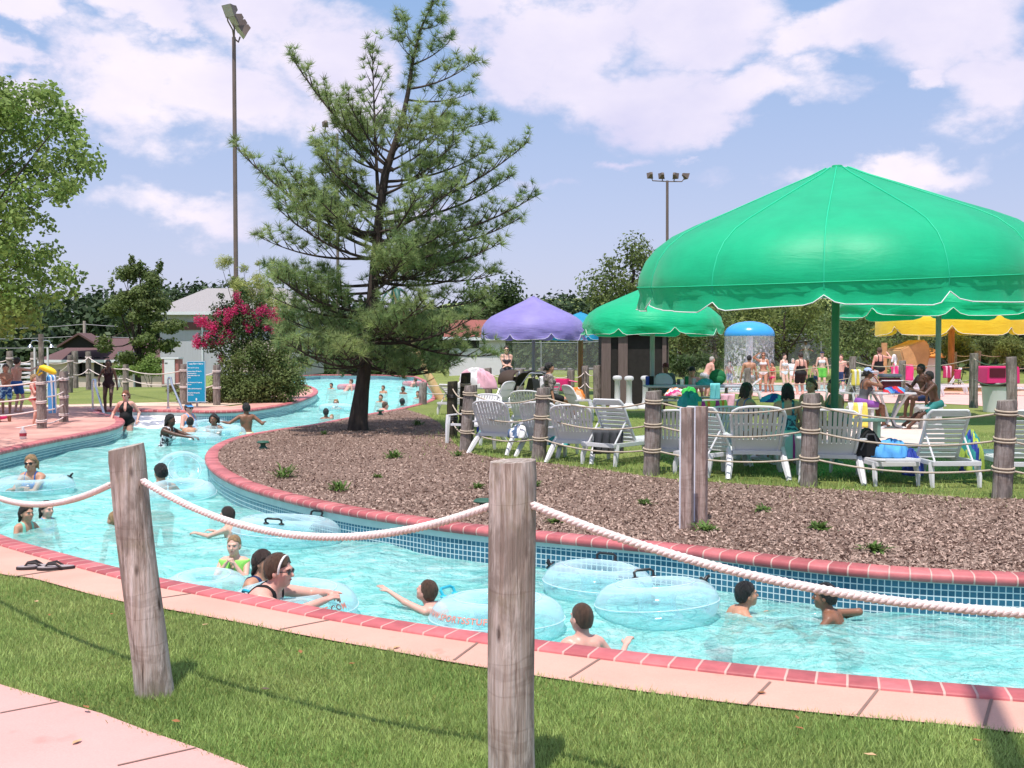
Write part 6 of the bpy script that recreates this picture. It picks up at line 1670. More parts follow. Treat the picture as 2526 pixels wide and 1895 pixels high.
def chaise(up=58):
    """resin chaise: slatted bed on a frame, adjustable slatted back; head end at -y"""
    root = thing('chaise_lounge', 'x', 'lounge chair', (0, 0, 0))
    mb = MB(); z = .33; w = .31
    for s_ in (-1, 1): mb.bar((s_ * w, -.62, z), (s_ * w, 1.25, z), .045, .065)
    mb.bar((-w, 1.26, z), (w, 1.26, z), .05, .065); mb.bar((-w, -.60, z), (w, -.60, z), .05, .065)
    mb.obj('frame', m_plast, root, bevel=.006)
    mb = MB()
    for k in range(11): mb.box((0, .08 + k * .108, z + .028 + .012 * math.sin(k * .5)), (w * 1.9, .082, .018))
    mb.obj('seat', m_plast, root, bevel=.003)
    a = R(up); mb = MB()
    def q(x, l): return Vector((x, .02 - l * math.cos(a), z + .03 + l * math.sin(a)))
    Lb = .78
    nrm = (0, math.sin(a), math.cos(a))
    for s_ in (-1, 1): mb.tube([q(s_ * w * .92, 0), q(s_ * w * .92, .4), q(s_ * w * .92, Lb - .06), q(s_ * w * .80, Lb)], .024, 8)
    mb.bar(q(-w * .82, Lb - .035), q(w * .82, Lb - .035), .10, .03, up=nrm)
    for k in range(8): mb.bar(q(-w * .92, .045 + k * .079), q(w * .92, .045 + k * .079), .052, .016, up=nrm)
    mb.obj('backrest', m_plast, root, smooth=True)
    for s_ in (-1, 1):
        for y0 in (-.50, 1.10):
            mb = MB(); mb.tube([(s_ * w, y0, z), (s_ * (w + .02), y0 + (.06 if y0 > 0 else -.06), .15), (s_ * (w + .015), y0 + (.10 if y0 > 0 else -.08), 0)], [.040, .036, .026], 6, flat=1.5); mb.obj('leg', m_plast, root, smooth=True)
        if up < 70 and up > 5:
            mb = MB(); mb.tube([q(s_ * w * .85, .42), (s_ * w * .85, -.52, z)], .014, 6); mb.obj('back_prop', m_plast, root)
    return root
CG = 'white slatted garden chairs on the terrace'
chair0 = slat_chair(); first = [True]
def chair(label, x, y, d, rz, s=1.06, z=0.0):
    p = W(x, y, d); p.z = z
    if first[0]:
        o = chair0; first[0] = False; o.location = p; o.rotation_euler = (0, 0, R(rz)); o.scale = (s * 1.06, s * 1.06, s * .80); o['group'] = CG; o['label'] = label
    else: o = again(chair0, p, R(rz), label, (s * 1.06, s * 1.06, s * .80))
    return o
chair('white slatted chair turned three quarters right, left of the middle grey fence post', 1238, 1090, 16.9, -28)
chair('white slatted chair half hidden behind the grey post in the middle of the fence', 1352, 1110, 16.4, -24)
chair('white slatted chair facing left at the blackened corner post, in front of folded towels', 1172, 1080, 18.6, 150)
chair('white slatted chair right of the grey post, seat turned away to the right', 1428, 1115, 15.6, -22)
chair('white slatted chair farther back, over the shoulder of two others', 1306, 1060, 21.0, -12)
chair('white slatted chair between the grey post and the white-edged boards', 1664, 1140, 14.3, -8)
chair('greenish shaded slatted chair with a striped towel over its back', 1768, 1110, 15.2, 8)
chair('white slatted chair right of the white-edged boards, in front of two girls', 1862, 1150, 13.75, -8, 1.16)
chair('white slatted chair in the green shade behind the right fence post', 2048, 1160, 13.3, -14, 1.14)
chair('white slatted chair by the strollers, seen end on', 1222, 1010, 27, 60)
chair('white slatted chair beside the orange wooden pole', 1440, 1010, 24, -70)
LGp = 'white slatted chaise lounges'
ch_up, ch_flat = chaise(60), chaise(3)
usedc = {}
def lounge(src, label, x, y, d, rz, s=1.0):
    p = W(x, y, d); p.z = 0
    if src.name not in usedc:
        usedc[src.name] = 1; o = src; o.location = p; o.rotation_euler = (0, 0, R(rz)); o['label'] = label; o['group'] = LGp; o.scale = (s * .82,) * 3
    else: o = again(src, p, R(rz), label, s * .82)
    return o
ch_mid = chaise(40)
lounge(ch_up, 'white chaise with curved slats tilted back, left of the grey post by the dark towel', 1530, 1120, 15.3, -42, 1.1)
lounge(ch_up, 'white chaise with curved slats tilted back, right of the white-edged boards', 1765, 1130, 14.0, -50, 1.05)
lounge(ch_flat, 'white chaise lying flat, carrying a black bag and a blue towel', 2172, 1155, 13.1, 4, 1.0)
lounge(ch_up, 'white chaise seen from behind with raised back, left of the last fence post', 2312, 1170, 13.0, 2, 1.08)
lounge(ch_up, 'white chaise seen from behind, cropped by the right edge of the photo', 2510, 1180, 12.9, -4, 1.08)
lounge(ch_up, 'white chaise beside the trash bin, back to the right', 2395, 950, 39, 80, 1.15)
lounge(ch_up, 'white chaise with dark pink towels hanging from its back', 2345, 952, 40, 75, 1.15)
lounge(ch_up, 'white chaise behind the white table, holding a hot pink towel', 2250, 950, 37, -70, 1.15)
lounge(ch_up, 'white chaise behind the girl in the pale blue cap', 2135, 950, 34, 10, 1.15)
lounge(ch_up, 'white chaise with a yellow striped towel behind the big umbrella pole', 2105, 955, 33, 14, 1.15)
lounge(ch_mid, 'white chaise by the woman in the tankini, back to the left', 1165, 985, 28, -60, 1.1)
lounge(ch_flat, 'white chaise lying flat in front of the black stroller', 1290, 1005, 26, 80, 1.1)
lounge(ch_up, 'white chaise with a white and pink striped towel on its back', 1348, 1005, 25.5, 20, 1.0)
lounge(ch_mid, 'white chaise left of the strollers, behind the blackened corner post', 1135, 985, 27, -40, 1.1)
lounge(ch_mid, 'brown-backed lounger at the rim of the splash pool', 1840, 968, 35, 80, 1.0)
lounge(ch_mid, 'white chaise in the grass at the right edge behind the trash bin', 2530, 950, 38, 60, 1.0)
lounge(ch_flat, 'flat white chaise in front of the bush at the left edge', 75, 945, 36, 80, 1.0)
# ---------------------------------------------------------------- umbrellas
def fabric(name, a, b, tr=0.45, rough=0.55, spec=0.35, wav=0.35):
    m, nt, out = nodes(name)
    p = N(nt, 'BsdfPrincipled', i_Roughness=rough); p.inputs['Specular IOR Level'].default_value = spec
    p.inputs['Sheen Weight'].default_value = 0.2
    co = objco(nt); f = noise(nt, co, 1.6, 5, 0.6)
    c = ramp(nt, f, [(0.3, a), (0.7, b)]).outputs[0]; nt.links.new(c, p.inputs['Base Color'])
    w = noise(nt, objco(nt, (1, 1, 5)), 2.6, 3, 0.5, 0.8)
    nt.links.new(bump(nt, w, wav, 0.05), p.inputs['Normal'])
    t = N(nt, 'BsdfTranslucent'); nt.links.new(c, t.inputs[0])
    mx = N(nt, 'MixShader', i_0=tr); nt.links.new(p.outputs[0], mx.inputs[1]); nt.links.new(t.outputs[0], mx.inputs[2])
    nt.links.new(mx.outputs[0], out.inputs[0]); return m
m_green = fabric('green_canvas', (0.002, 0.56, 0.26, 1), (0.008, 0.66, 0.32, 1), .38, .5, .3); m_green_big = fabric('taut_green_canvas', (0.001, 0.52, 0.25, 1), (0.004, 0.64, 0.31, 1), .42, .5, .45, .10); m_purple = fabric('purple_canvas', (0.29, 0.24, 0.62, 1), (0.36, 0.31, 0.70, 1), .3)
m_cyan = fabric('blue_canvas', (0.02, 0.36, 0.66, 1), (0.03, 0.45, 0.75, 1)); m_yellow = fabric('yellow_canvas', (0.82, 0.60, 0.03, 1), (0.88, 0.70, 0.05, 1))
m_pipe = M('white_piping', (0.75, 0.76, 0.75, 1), 0.6, 0.05, 8); m_gpole = M('green_painted_pole', (0.035, 0.16, 0.085, 1), 0.4, 0.12, 3, 0.1); m_gypole = M('grey_metal_pole', (0.26, 0.28, 0.29, 1), 0.4, 0.12, 3, 0.1, metal=.3)
m_wpole = M('varnished_wood_pole', (0.30, 0.12, 0.035, 1), 0.5, 0.3, 5, 0.2, 30, stretch=(4, 4, .5)); m_seam = M('green_seam', (0.012, 0.52, 0.27, 1), 0.6, 0.05, 5)
def umbrella(label, base, Rr, z_rim, z_top, mat, polemat, pole_r, panels=12, rot=0.0, puff=0.035, val=0.13, sagfold=0.0, prof=None, tilt=(0, 0)):
    TM = Matrix.Translation((0, 0, z_top)) @ Matrix.Rotation(R(tilt[0]), 4, 'X') @ Matrix.Rotation(R(tilt[1]), 4, 'Y') @ Matrix.Translation((0, 0, -z_top))
    root = thing('umbrella', label, 'umbrella', base, 0, 'large park umbrellas')
    prof = prof or [(0.0, 0.0), (.06, .004), (.15, .065), (.28, .138), (.45, .235), (.60, .322), (.72, .392), (.82, .462), (.90, .550), (.95, .645), (.98, .75), (.992, .84), (.988, .90), (1.0, 1.0)]
    Hh = z_top - z_rim
    sub = 12; n = panels * sub
    vs = []; fs = []
    L = len(prof)
    rr2 = random.Random(int(base[0] * 100) + 5)
    ph = [rr2.uniform(0, 6.28) for _ in range(panels)]
    edge_pts = []
    for i, (r_, d_) in enumerate(prof):
        for k in range(n):
            pn = k // sub; t = (k % sub) / sub; b = math.sin(math.pi * t)
            a = rot + 2 * math.pi * k / n
            chord = math.cos(math.pi / panels) / math.cos((t - .5) * 2 * math.pi / panels)
            mixr = chord + (1 - chord) * min(1, d_ * 1.4)
            q = Rr * r_ * mixr * (1 + puff * b * min(1, d_ * 2.2) * (1 if d_ < .9 else .6))
            z = z_top - Hh * d_
            if sagfold and d_ > .3: q *= 1 + sagfold * math.sin(d_ * 30 + ph[pn] + 4 * b) * b * (d_ - .3)
            if d_ > .88:
                up_ = (1 - min(1, math.sin(math.pi * t) * 2.6)) ** 1.2
                z += Hh * val * .95 * up_ * (d_ - .88) / .12
                z += .012 * Rr * math.sin(5 * a + ph[pn]) * (d_ - .88) / .12
                q *= 1 + (.009 * math.sin(44 * a + ph[pn]) + .006 * math.sin(71 * a + 2 * ph[pn])) * (d_ - .86) / .14
            p = Vector((q * math.cos(a), q * math.sin(a), z)); vs.append(p)
            if i == L - 1: edge_pts.append(p)
    for i in range(L - 1):
        for k in range(n): fs.append((i * n + k, i * n + (k + 1) % n, (i + 1) * n + (k + 1) % n, (i + 1) * n + k))
    mb = MB(); mb.X = TM; mb.add(vs, fs); mb.obj('canopy', mat, root, smooth='all')
    mb = MB(); mb.X = TM; mb.tube(edge_pts + [edge_pts[0]], .0016 * Rr + .003, 5, cap=False); mb.obj('piping', m_pipe, root, smooth='all')
    if Rr > 2.8 and puff:
        mb = MB(); mb.X = TM
        for pn in range(panels): mb.tube([vs[i * n + pn * sub] * 1.0 + Vector((0, 0, .004)) for i in range(1, L - 1)], .010, 5, cap=False)
        mb.obj('seam', m_seam, root, smooth='all')
    if Rr > 2.8 and puff:
        i = L - 3; mb = MB(); mb.X = TM; mb.tube([p * 1.0 + Vector((p.x, p.y, 0)) * .002 for p in vs[i * n:(i + 1) * n]] + [vs[i * n] * 1.0], .006, 5, cap=False); mb.obj('hem', m_seam, root, smooth='all')
    mb = MB(); mb.cyl((0, 0, -.1), (0, 0, z_top - Hh * .06), pole_r, pole_r, 16); mb.cyl((0, 0, 0.0), (0, 0, .03), pole_r * 2.4, pole_r * 2.2, 16); mb.obj('pole', polemat, root, smooth=True)
    mb = MB(); mb.X = TM
    for pn in range(panels):
        a = rot + 2 * math.pi * pn / panels; u = Vector((math.cos(a), math.sin(a), 0))
        P = [u * (Rr * r_ * .985) + Vector((0, 0, z_top - Hh * d_ - .02)) for r_, d_ in prof[1:-2]]
        mb.tube(P, .014, 5, cap=False)
        mb.tube([Vector((0, 0, z_rim + Hh * .25)), P[5]], .012, 5, cap=False)
    mb.obj('ribs', polemat, root)
    mb = MB(); mb.cyl((0, 0, z_top - .03), (0, 0, z_top + .03), Rr * .032, Rr * .026, 16); mb.obj('cap', mat, root, smooth=True)
    return root
def ground_at(x, d): p = W(x, 900, d); p.z = 0; return p
umbrella('huge bright green canvas umbrella dominating the right of the photo', ground_at(2060, 15.2), 2.86, 2.37, 4.30, m_green_big, m_gpole, .056, 12, R(270 + 9.4), puff=.03, val=.065, tilt=(3.6, -2.2))
umbrella('small green umbrella with wavy folds over the grey picnic table', ground_at(1609, 26.2), 1.72, 2.03, 3.30, m_green, m_gypole, .060, 8, R(10), sagfold=.035)
umbrella('green umbrella half hidden behind the huge one, over the white table', ground_at(2314, 24.5), 2.25, 2.42, 3.7, m_green, m_gypole, .062, 8, R(30), sagfold=.03)
umbrella('lilac purple umbrella with wavy folds right of the pine', ground_at(1316, 34.5), 1.70, 2.0, 3.42, m_purple, m_gypole, .06, 8, R(18), sagfold=.035)
umbrella('turquoise blue umbrella peeking out behind the small green one', ground_at(1432, 40), 1.72, 2.05, 3.10, m_cyan, m_wpole, .10, 8, R(5), sagfold=.03)
sq = [(0.0, 0.0), (.06, .004), (.3, .16), (.6, .33), (.85, .47), (.97, .54), (1.0, .57), (1.0, .70), (1.0, .85), (1.0, .89), (1.0, 1.0)]
umbrella('wide yellow umbrella with straight scalloped valance', ground_at(2346, 44), 3.05, 2.30, 3.9, m_yellow, m_wpole, .13, 8, R(22.5), puff=0.0, val=.20, prof=sq)
umbrella('farther yellow umbrella seen from underneath', ground_at(2236, 52), 1.8, 2.50, 3.1, m_yellow, m_gypole, .06, 6, R(0), puff=0.0, val=.20, prof=sq)
# ---------------------------------------------------------------- lamps
m_lamp = M('bronze_lamp_metal', (0.16, 0.12, 0.10, 1), 0.5, 0.12, 2, 0.05); m_lens = M('lamp_lens', (0.45, 0.44, 0.42, 1), 0.25, 0.05, 4)
m_galv = M('galvanised_steel', (0.42, 0.43, 0.45, 1), 0.35, 0.08, 4, metal=.6); m_steel = M('polished_steel', (0.60, 0.61, 0.64, 1), 0.22, 0.05, 4, metal=.9)
LPG = 'tall floodlight poles'
def flood(root, c, s, yaw, pitch):
    rot = Matrix.Rotation(yaw, 3, 'Z') @ Matrix.Rotation(pitch, 3, 'X')
    c = Vector(c); mb = MB(); a, b = s * .5, s * .30
    vs = [c + rot @ Vector(p) for p in ((-b, -.1 * s, -b), (b, -.1 * s, -b), (b, -.1 * s, b), (-b, -.1 * s, b), (-a, .42 * s, -a), (a, .42 * s, -a), (a, .42 * s, a), (-a, .42 * s, a), (-b * .6, -.5 * s, -b * .6), (b * .6, -.5 * s, -b * .6), (b * .6, -.5 * s, b * .6), (-b * .6, -.5 * s, b * .6))]
    mb.add(vs, [(0, 1, 5, 4), (1, 2, 6, 5), (2, 3, 7, 6), (3, 0, 4, 7), (8, 9, 1, 0), (9, 10, 2, 1), (10, 11, 3, 2), (11, 8, 0, 3), (11, 10, 9, 8)])
    o = mb.obj('floodlight', m_lamp, root)
    mb = MB(); mb.add([c + rot @ Vector(p) for p in ((-a * .96, .415 * s, -a * .96), (a * .96, .415 * s, -a * .96), (a * .96, .415 * s, a * .96), (-a * .96, .415 * s, a * .96))], [(0, 1, 2, 3)])
    l = mb.obj('lens', m_lens, None); l.parent = o
def lamp_pole(label, base, top, r, arm, lamps, s):
    base, top = Vector(base), Vector(top)
    root = thing('lamp_pole', label, 'lamp pole', base, 0, LPG)
    mb = MB(); mb.cyl((0, 0, -.3), top - base, r, r * .78, 16); mb.obj('pole', m_lamp, root, smooth=True)
    mb = MB()
    for A in arm: mb.tube([Vector(p) - base for p in A], r * .32, 8)
    mb.obj('crossarm', m_lamp, root, smooth=True)
    for (c, yaw, pitch) in lamps: flood(root, Vector(c) - base, s, yaw, pitch)
d = 45
lamp_pole('tall brown floodlight pole rising left of the pine', far_base(584, d), W(577, 92, d), .105,
          [[W(577, 95, d), W(574, 74, d - .2), W(562, 52, d - .5), W(560, 34, d - .6)], [W(578, 92, d), W(578, 70, d + .1), W(574, 50, d)], [W(578, 95, d), W(588, 104, d), W(592, 92, d + .3)]],
          [(W(571, 24, d - .6), 2.6, -.5), (W(585, 46, d), 2.3, -.6), (W(603, 74, d + .3), 2.0, -.7), (W(594, 60, d + .6), 2.2, -.6)], .52)
d = 75
lamp_pole('floodlight pole half hidden behind the pine', far_base(834, d), W(832, 330, d), .12, [[W(832, 345, d), W(815, 338, d), W(803, 325, d), W(803, 312, d)], [W(832, 345, d), W(850, 340, d), W(862, 326, d)]], [(W(803, 304, d), .3, -.4), (W(862, 318, d), -.3, -.4)], .45)
d = 70
lamp_pole('floodlight pole with four lamps above the big green umbrella', far_base(1646, d), W(1646, 446, d), .115, [[W(1606, 436, d), W(1610, 446, d), W(1646, 448, d), W(1682, 448, d), W(1690, 438, d)], [W(1634, 448, d), W(1634, 440, d)], [W(1662, 448, d), W(1664, 440, d)]],
          [(W(1605, 431, d), .2, -.35), (W(1633, 432, d), .1, -.35), (W(1665, 432, d), -.5, -.35), (W(1690, 433, d), -1.1, -.35)], .42)
bz = Vector((1.30, 1.93, 0))
lamp_pole('slim lamp pole standing beside the photographer, known from its shadow on the deck', bz, bz + Vector((0, 0, 10.4)), .085, [[bz + Vector((-.4, 0, 10.3)), bz + Vector((.4, 0, 10.3))]], [(bz + Vector((-.4, 0, 10.5)), 0, -.5), (bz + Vector((.4, 0, 10.5)), 0, -.5)], .35)
# utility pole and wires
ub = far_base(210, 95); root = thing('utility_pole', 'pale wooden utility pole with wires behind the brown roofed building', 'utility pole', ub)
m_wood_p = M('pale_pole_wood', (0.42, 0.36, 0.31, 1), 0.9, 0.15, 6)
mb = MB(); mb.cyl((0, 0, -.2), W(208, 792, 95) - ub, .17, .13, 10); mb.obj('pole', m_wood_p, root, smooth=True)
mb = MB()
for (ya, yb_, yc) in ((812, 800, 806), (836, 828, 832), (858, 853, 853)):
    for (x0, y0, x1, y1) in ((-60, ya, 208, yb_), (208, yb_, 420, yc)): mb.tube(cat_line(W(x0, y0, 95) - ub, W(x1, y1, 95) - ub, .12, 10), .028, 5, cap=False)
mb.obj('wire', M('overhead_wire', (0.30, 0.30, 0.32, 1), 0.6), root)
# ---------------------------------------------------------------- buildings
m_wall_g = M('grey_metal_siding', (0.44, 0.45, 0.48, 1), 0.6, 0.06, 2, 0.05, 30, stretch=(6, 6, .2)); m_wall_p = M('pale_pink_block', (0.66, 0.54, 0.47, 1), 0.8, 0.08, 2, .1)
def shingle(name, a, b): return M(name, a, 0.9, 0.1, 14, 0.3, 40, alt=b, stretch=(1, 1, 3))
m_roof_g = shingle('grey_shingles', (0.27, 0.255, 0.25, 1), (0.36, 0.34, 0.335, 1)); m_roof_b = shingle('brown_shingles', (0.10, 0.052, 0.052, 1), (0.15, 0.085, 0.082, 1)); m_roof_r = shingle('red_shingles', (0.24, 0.075, 0.06, 1), (0.31, 0.11, 0.09, 1))
m_trim = M('white_trim', (0.70, 0.72, 0.74, 1), 0.5, 0.05, 3); m_darkw = M('dark_opening', (0.015, 0.014, 0.014, 1), 0.8, 0.1, 3); m_brownband = M('brown_band', (0.16, 0.07, 0.065, 1), 0.7, 0.1, 3)
def building(label, x0, x1, dist, depth_, y_eave, y_ridge, wall, roof, base_z, overh=.5, hip=0.0, extra=None, ridge=None):
    a, b = W(x0, y_eave, dist), W(x1, y_eave, dist); cx = (a.x + b.x) / 2; w = b.x - a.x; ze = a.z; zr = W(0, y_ridge, dist).z + 0
    o = Vector((cx, dist, base_z)); root = thing('building', label, 'building', o)
    h = ze - base_z
    mb = MB(); mb.box((0, depth_ / 2, h / 2 - .15), (w, depth_, h + .3 - .3)); mb.obj('wall', wall, root)
    hw, rz_ = w / 2 + overh, zr - base_z
    i = hw * hip
    mb = MB()
    y0, y1, ym = -overh, depth_ + overh, depth_ / 2
    vs = [(-hw, y0, h), (hw, y0, h), (hw, y1, h), (-hw, y1, h), (-hw + i, ym, rz_), (hw - i, ym, rz_)]
    vs2 = [(x, y, z - .14) for x, y, z in vs]
    mb.add(vs, [(0, 1, 5, 4), (1, 2, 5), (2, 3, 4, 5), (3, 0, 4), (3, 2, 1, 0)]); mb.obj('roof', roof, root)
    mb = MB()
    for p, q in ((0, 1), (1, 2), (2, 3), (3, 0)):
        A, B_ = Vector(vs[p]), Vector(vs[q]); n_ = (B_ - A).cross(Vector((0, 0, 1))).normalized() * .03
        mb.bar(A + n_ - Vector((0, 0, .10)), B_ + n_ - Vector((0, 0, .10)), .05, .22)
    mb.obj('fascia', m_trim, root)
    return root, o, h
g, o, h = building('grey building with pale shingled hip roof behind the crepe myrtle', 394, 742, 75, 9, 770, 702, m_wall_g, m_roof_g, 0, .6, .48)
mb = MB(); mb.box((-2.6, -.04, h - 1.0), (5.0, .06, .55)); mb.obj('band', m_brownband, g)
mb = MB(); mb.box((2.2, -.03, 1.2), (4.3, .05, 2.4)); mb.obj('lower_wall', m_wall_p, g)
mb = MB(); mb.cyl((-2.0, -.09, 0), (-2.0, -.09, h - .1), .07, .07, 8); mb.obj('downspout', m_trim, g)
g, o, h = building('low brown roofed building with dark gable vent, downhill on the left', 112, 398, 85, 10, 888, 833, m_wall_p, m_roof_b, -3.6, .5, .42)
sx = lambda x, y, dd=85: W(x, y, dd) - o
mb = MB(); A, B_, C_ = W(140, 858, 83.9) - o, W(246, 858, 83.9) - o, W(193, 826, 83.9) - o
k = Vector((0, 2.6, 0)); e_ = Vector((0, 0, .16))
mb.add([A, C_, C_ + k, A + k, A + e_, C_ + e_, C_ + k + e_, A + k + e_], [(0, 1, 2, 3), (7, 6, 5, 4), (0, 4, 5, 1), (1, 5, 6, 2), (2, 6, 7, 3), (3, 7, 4, 0)])
mb.add([B_, C_, C_ + k, B_ + k, B_ + e_, C_ + e_, C_ + k + e_, B_ + k + e_], [(3, 2, 1, 0), (4, 5, 6, 7), (1, 5, 4, 0), (2, 6, 5, 1), (3, 7, 6, 2), (0, 4, 7, 3)])
gb = mb.obj('gable', m_roof_b, g)
mb = MB(); y3 = Vector((0, .35, 0)); mb.add([A + y3, B_ + y3, C_ + y3], [(0, 1, 2)]); mb.obj('vent', m_darkw, gb)
mb = MB()
for x in (195, 205, 240, 262): mb.box(W(x, 905, 84.9) - o, (.5, .08, 1.6))
mb.obj('window', m_darkw, g)
g, o, h = building('small white block building with red roof left of the purple umbrella', 1108, 1246, 70, 6, 832, 786, M('white_block', (0.66, 0.64, 0.66, 1), .8, .05, 3, .1), m_roof_r, 0, .35, 0)
mb = MB(); mb.box(W(1145, 845, 69.97) - o, (2.0, .06, .75)); mb.obj('window', m_darkw, g)
mb = MB(); mb.box(W(1128, 868, 69.95) - o, (.45, .05, .35)); mb.obj('notice', m_trim, g)
# kiosk: shade of its interior put into the wall colour, brown boards in front
kb = ground_at(1567, 31); root = thing('kiosk', 'dark kiosk with brown boards under the small green umbrella', 'kiosk', kb)
m_kdark = M('kiosk_dark_interior', (0.022, 0.018, 0.016, 1), 0.8, 0.3, 5); m_kb = M('kiosk_pillar_board', (0.16, 0.115, 0.105, 1), 0.8, 0.2, 7, .2, 30, stretch=(6, 6, .4))
mb = MB(); mb.box((0, .7, 1.06), (1.96, 1.4, 2.12)); mb.obj('wall', m_kdark, root)
for x in (-.87, -.37): mb = MB(); mb.box((x, -.03, 1.06), (.28, .06, 2.12)); mb.obj('pillar', m_kb, root, bevel=.005)
mb = MB(); mb.box((.86, -.02, 1.06), (.12, .04, 2.12)); mb.obj('pillar', m_kb, root)
mb = MB(); mb.box((0, .7, 2.17), (2.2, 1.7, .10)); mb.obj('roof', m_kb, root)
# pedestals
def pedestal(label, x, d):
    root_ = MB(); root_.lathe([(.24, 0), (.24, .03), (.20, .10), (.10, .16), (.082, .24), (.078, .78), (.10, .81), (.13, .83), (.135, .88), (.11, .92), (.05, .935)], 20)
    o = root_.obj('pedestal', m_plast, None, smooth=True); o.location = ground_at(x, d); setp(o, label, 'pedestal', 'white pedestals beside the kiosk')
pedestal('white round pedestal at the front of the kiosk, left one', 1523, 29.8); pedestal('white round pedestal at the front of the kiosk, right one', 1552, 29.4); pedestal('white round pedestal farther right, beside the picnic table end', 1592, 29.6)
# ---------------------------------------------------------------- mushroom fountain and play pieces
fb = ground_at(1848, 42); fz = CAMZ + (HOR - 828) / FPX * 42
root = thing('mushroom_fountain', 'white stemmed mushroom fountain with bright blue cap and falling water', 'fountain', fb)
m_cap = M('blue_gel_coat', (0.045, 0.34, 0.72, 1), 0.2, 0.04, 2, spec=.6); m_stem = M('white_gel_coat', (0.74, 0.74, 0.76, 1), 0.3, 0.04, 2)
mb = MB(); mb.lathe([(.99, -.02), (1.0, .03), (.97, .16), (.88, .30), (.70, .43), (.45, .52), (.2, .565), (.02, .575)], 40, (0, 0, fz)); mb.obj('cap', m_cap, root, smooth=True)
mb = MB(); mb.cyl((0, 0, 0), (0, 0, fz + .05), .15, .14, 20); mb.obj('stem', m_stem, root, smooth=True)
m, nt, out = nodes('falling_water')
tr = N(nt, 'BsdfTransparent'); df = N(nt, 'BsdfPrincipled', i_Roughness=0.2); df.inputs['Base Color'].default_value = (0.85, 0.88, 0.92, 1)
st = noise(nt, objco(nt, (9, 9, 1.1)), 2.4, 6, 0.7, 0.4); dr = noise(nt, objco(nt, (4, 4, 3)), 2.6, 6, 0.75)
zz_ = N(nt, 'SeparateXYZ'); nt.links.new(objco(nt), zz_.inputs[0])
zf = N(nt, 'MapRange', i_1=fz, i_2=fz - .9, i_3=0.0, i_4=1.0); nt.links.new(zz_.outputs[2], zf.inputs[0])
a1 = ramp(nt, st, [(.35, .10), (.7, .42)]).outputs[0]; a2 = ramp(nt, dr, [(.50, .05), (.60, .85)]).outputs[0]
fm = N(nt, 'Mix'); nt.links.new(zf.outputs[0], fm.inputs[0]); nt.links.new(a1, fm.inputs[2]); nt.links.new(a2, fm.inputs[3])
mx = N(nt, 'MixShader'); nt.links.new(fm.outputs[0], mx.inputs[0]); nt.links.new(tr.outputs[0], mx.inputs[1]); nt.links.new(df.outputs[0], mx.inputs[2]); nt.links.new(mx.outputs[0], out.inputs[0])
mb = MB(); prof = [(.985 + .03 * (i / 12) ** 2, fz - .01 - (fz - .05) * i / 12) for i in range(13)]
n_ = 72; vs = [(r * math.cos(2 * math.pi * k / n_), r * math.sin(2 * math.pi * k / n_), z) for r, z in prof for k in range(n_)]
mb.add(vs, [(i * n_ + k, i * n_ + (k + 1) % n_, (i + 1) * n_ + (k + 1) % n_, (i + 1) * n_ + k) for i in range(12) for k in range(n_)]); mb.obj('water_curtain', m, root, smooth='all')
m_tan = M('tan_rockwork', (0.50, 0.28, 0.12, 1), 0.8, 0.2, 2.5, .5, 9); rb_ = ground_at(2240, 43)
ol = [(W(x, y, 43).x - rb_.x, W(x, y, 43).z) for x, y in ((2205, 912), (2212, 885), (2205, 862), (2218, 856), (2240, 848), (2262, 838), (2268, 840), (2276, 852), (2279, 870), (2275, 890), (2270, 912))]
mb = MB(); mb.prism(ol, -.7, .9); o = mb.obj('rock_slide', m_tan, None, smooth=True, bevel=.12, seg=3); o.location = rb_; setp(o, 'leaning tan rockwork slide behind the white table', 'play rock')
o = MB().cyl((0, 0, -.1), (0, 0, CAMZ + (HOR - 846) / FPX * 40), .12, .11, 12).obj('wooden_pole', m_wpole if False else M('tan_log', (0.48, 0.27, 0.12, 1), .8, .2, 4), None, smooth=True); o.location = ground_at(2181, 40); setp(o, 'thick tan pole held by a woman at the splash pool', 'pole')
hb = ground_at(2290, 50); root = thing('play_hut', 'small white play hut with an orange canopy behind the white table', 'play hut', hb)
mb = MB(); mb.box((0, 0, .65), (.6, .6, 1.3)); mb.obj('wall', m_trim, root, bevel=.02)
mb = MB(); mb.lathe([(.75, 1.30), (.78, 1.38), (.5, 1.62), (.2, 1.76), (.02, 1.8)], 20); mb.obj('canopy', M('orange_canopy', (0.72, 0.26, 0.04, 1), .6), root, smooth=True)
o = MB().cyl((0, 0, 0), (0, 0, 3.1), .05, .05, 8).obj('mast', m_trim, None); o.location = ground_at(2266, 46); setp(o, 'thin white mast above the tan rock slide', 'mast')
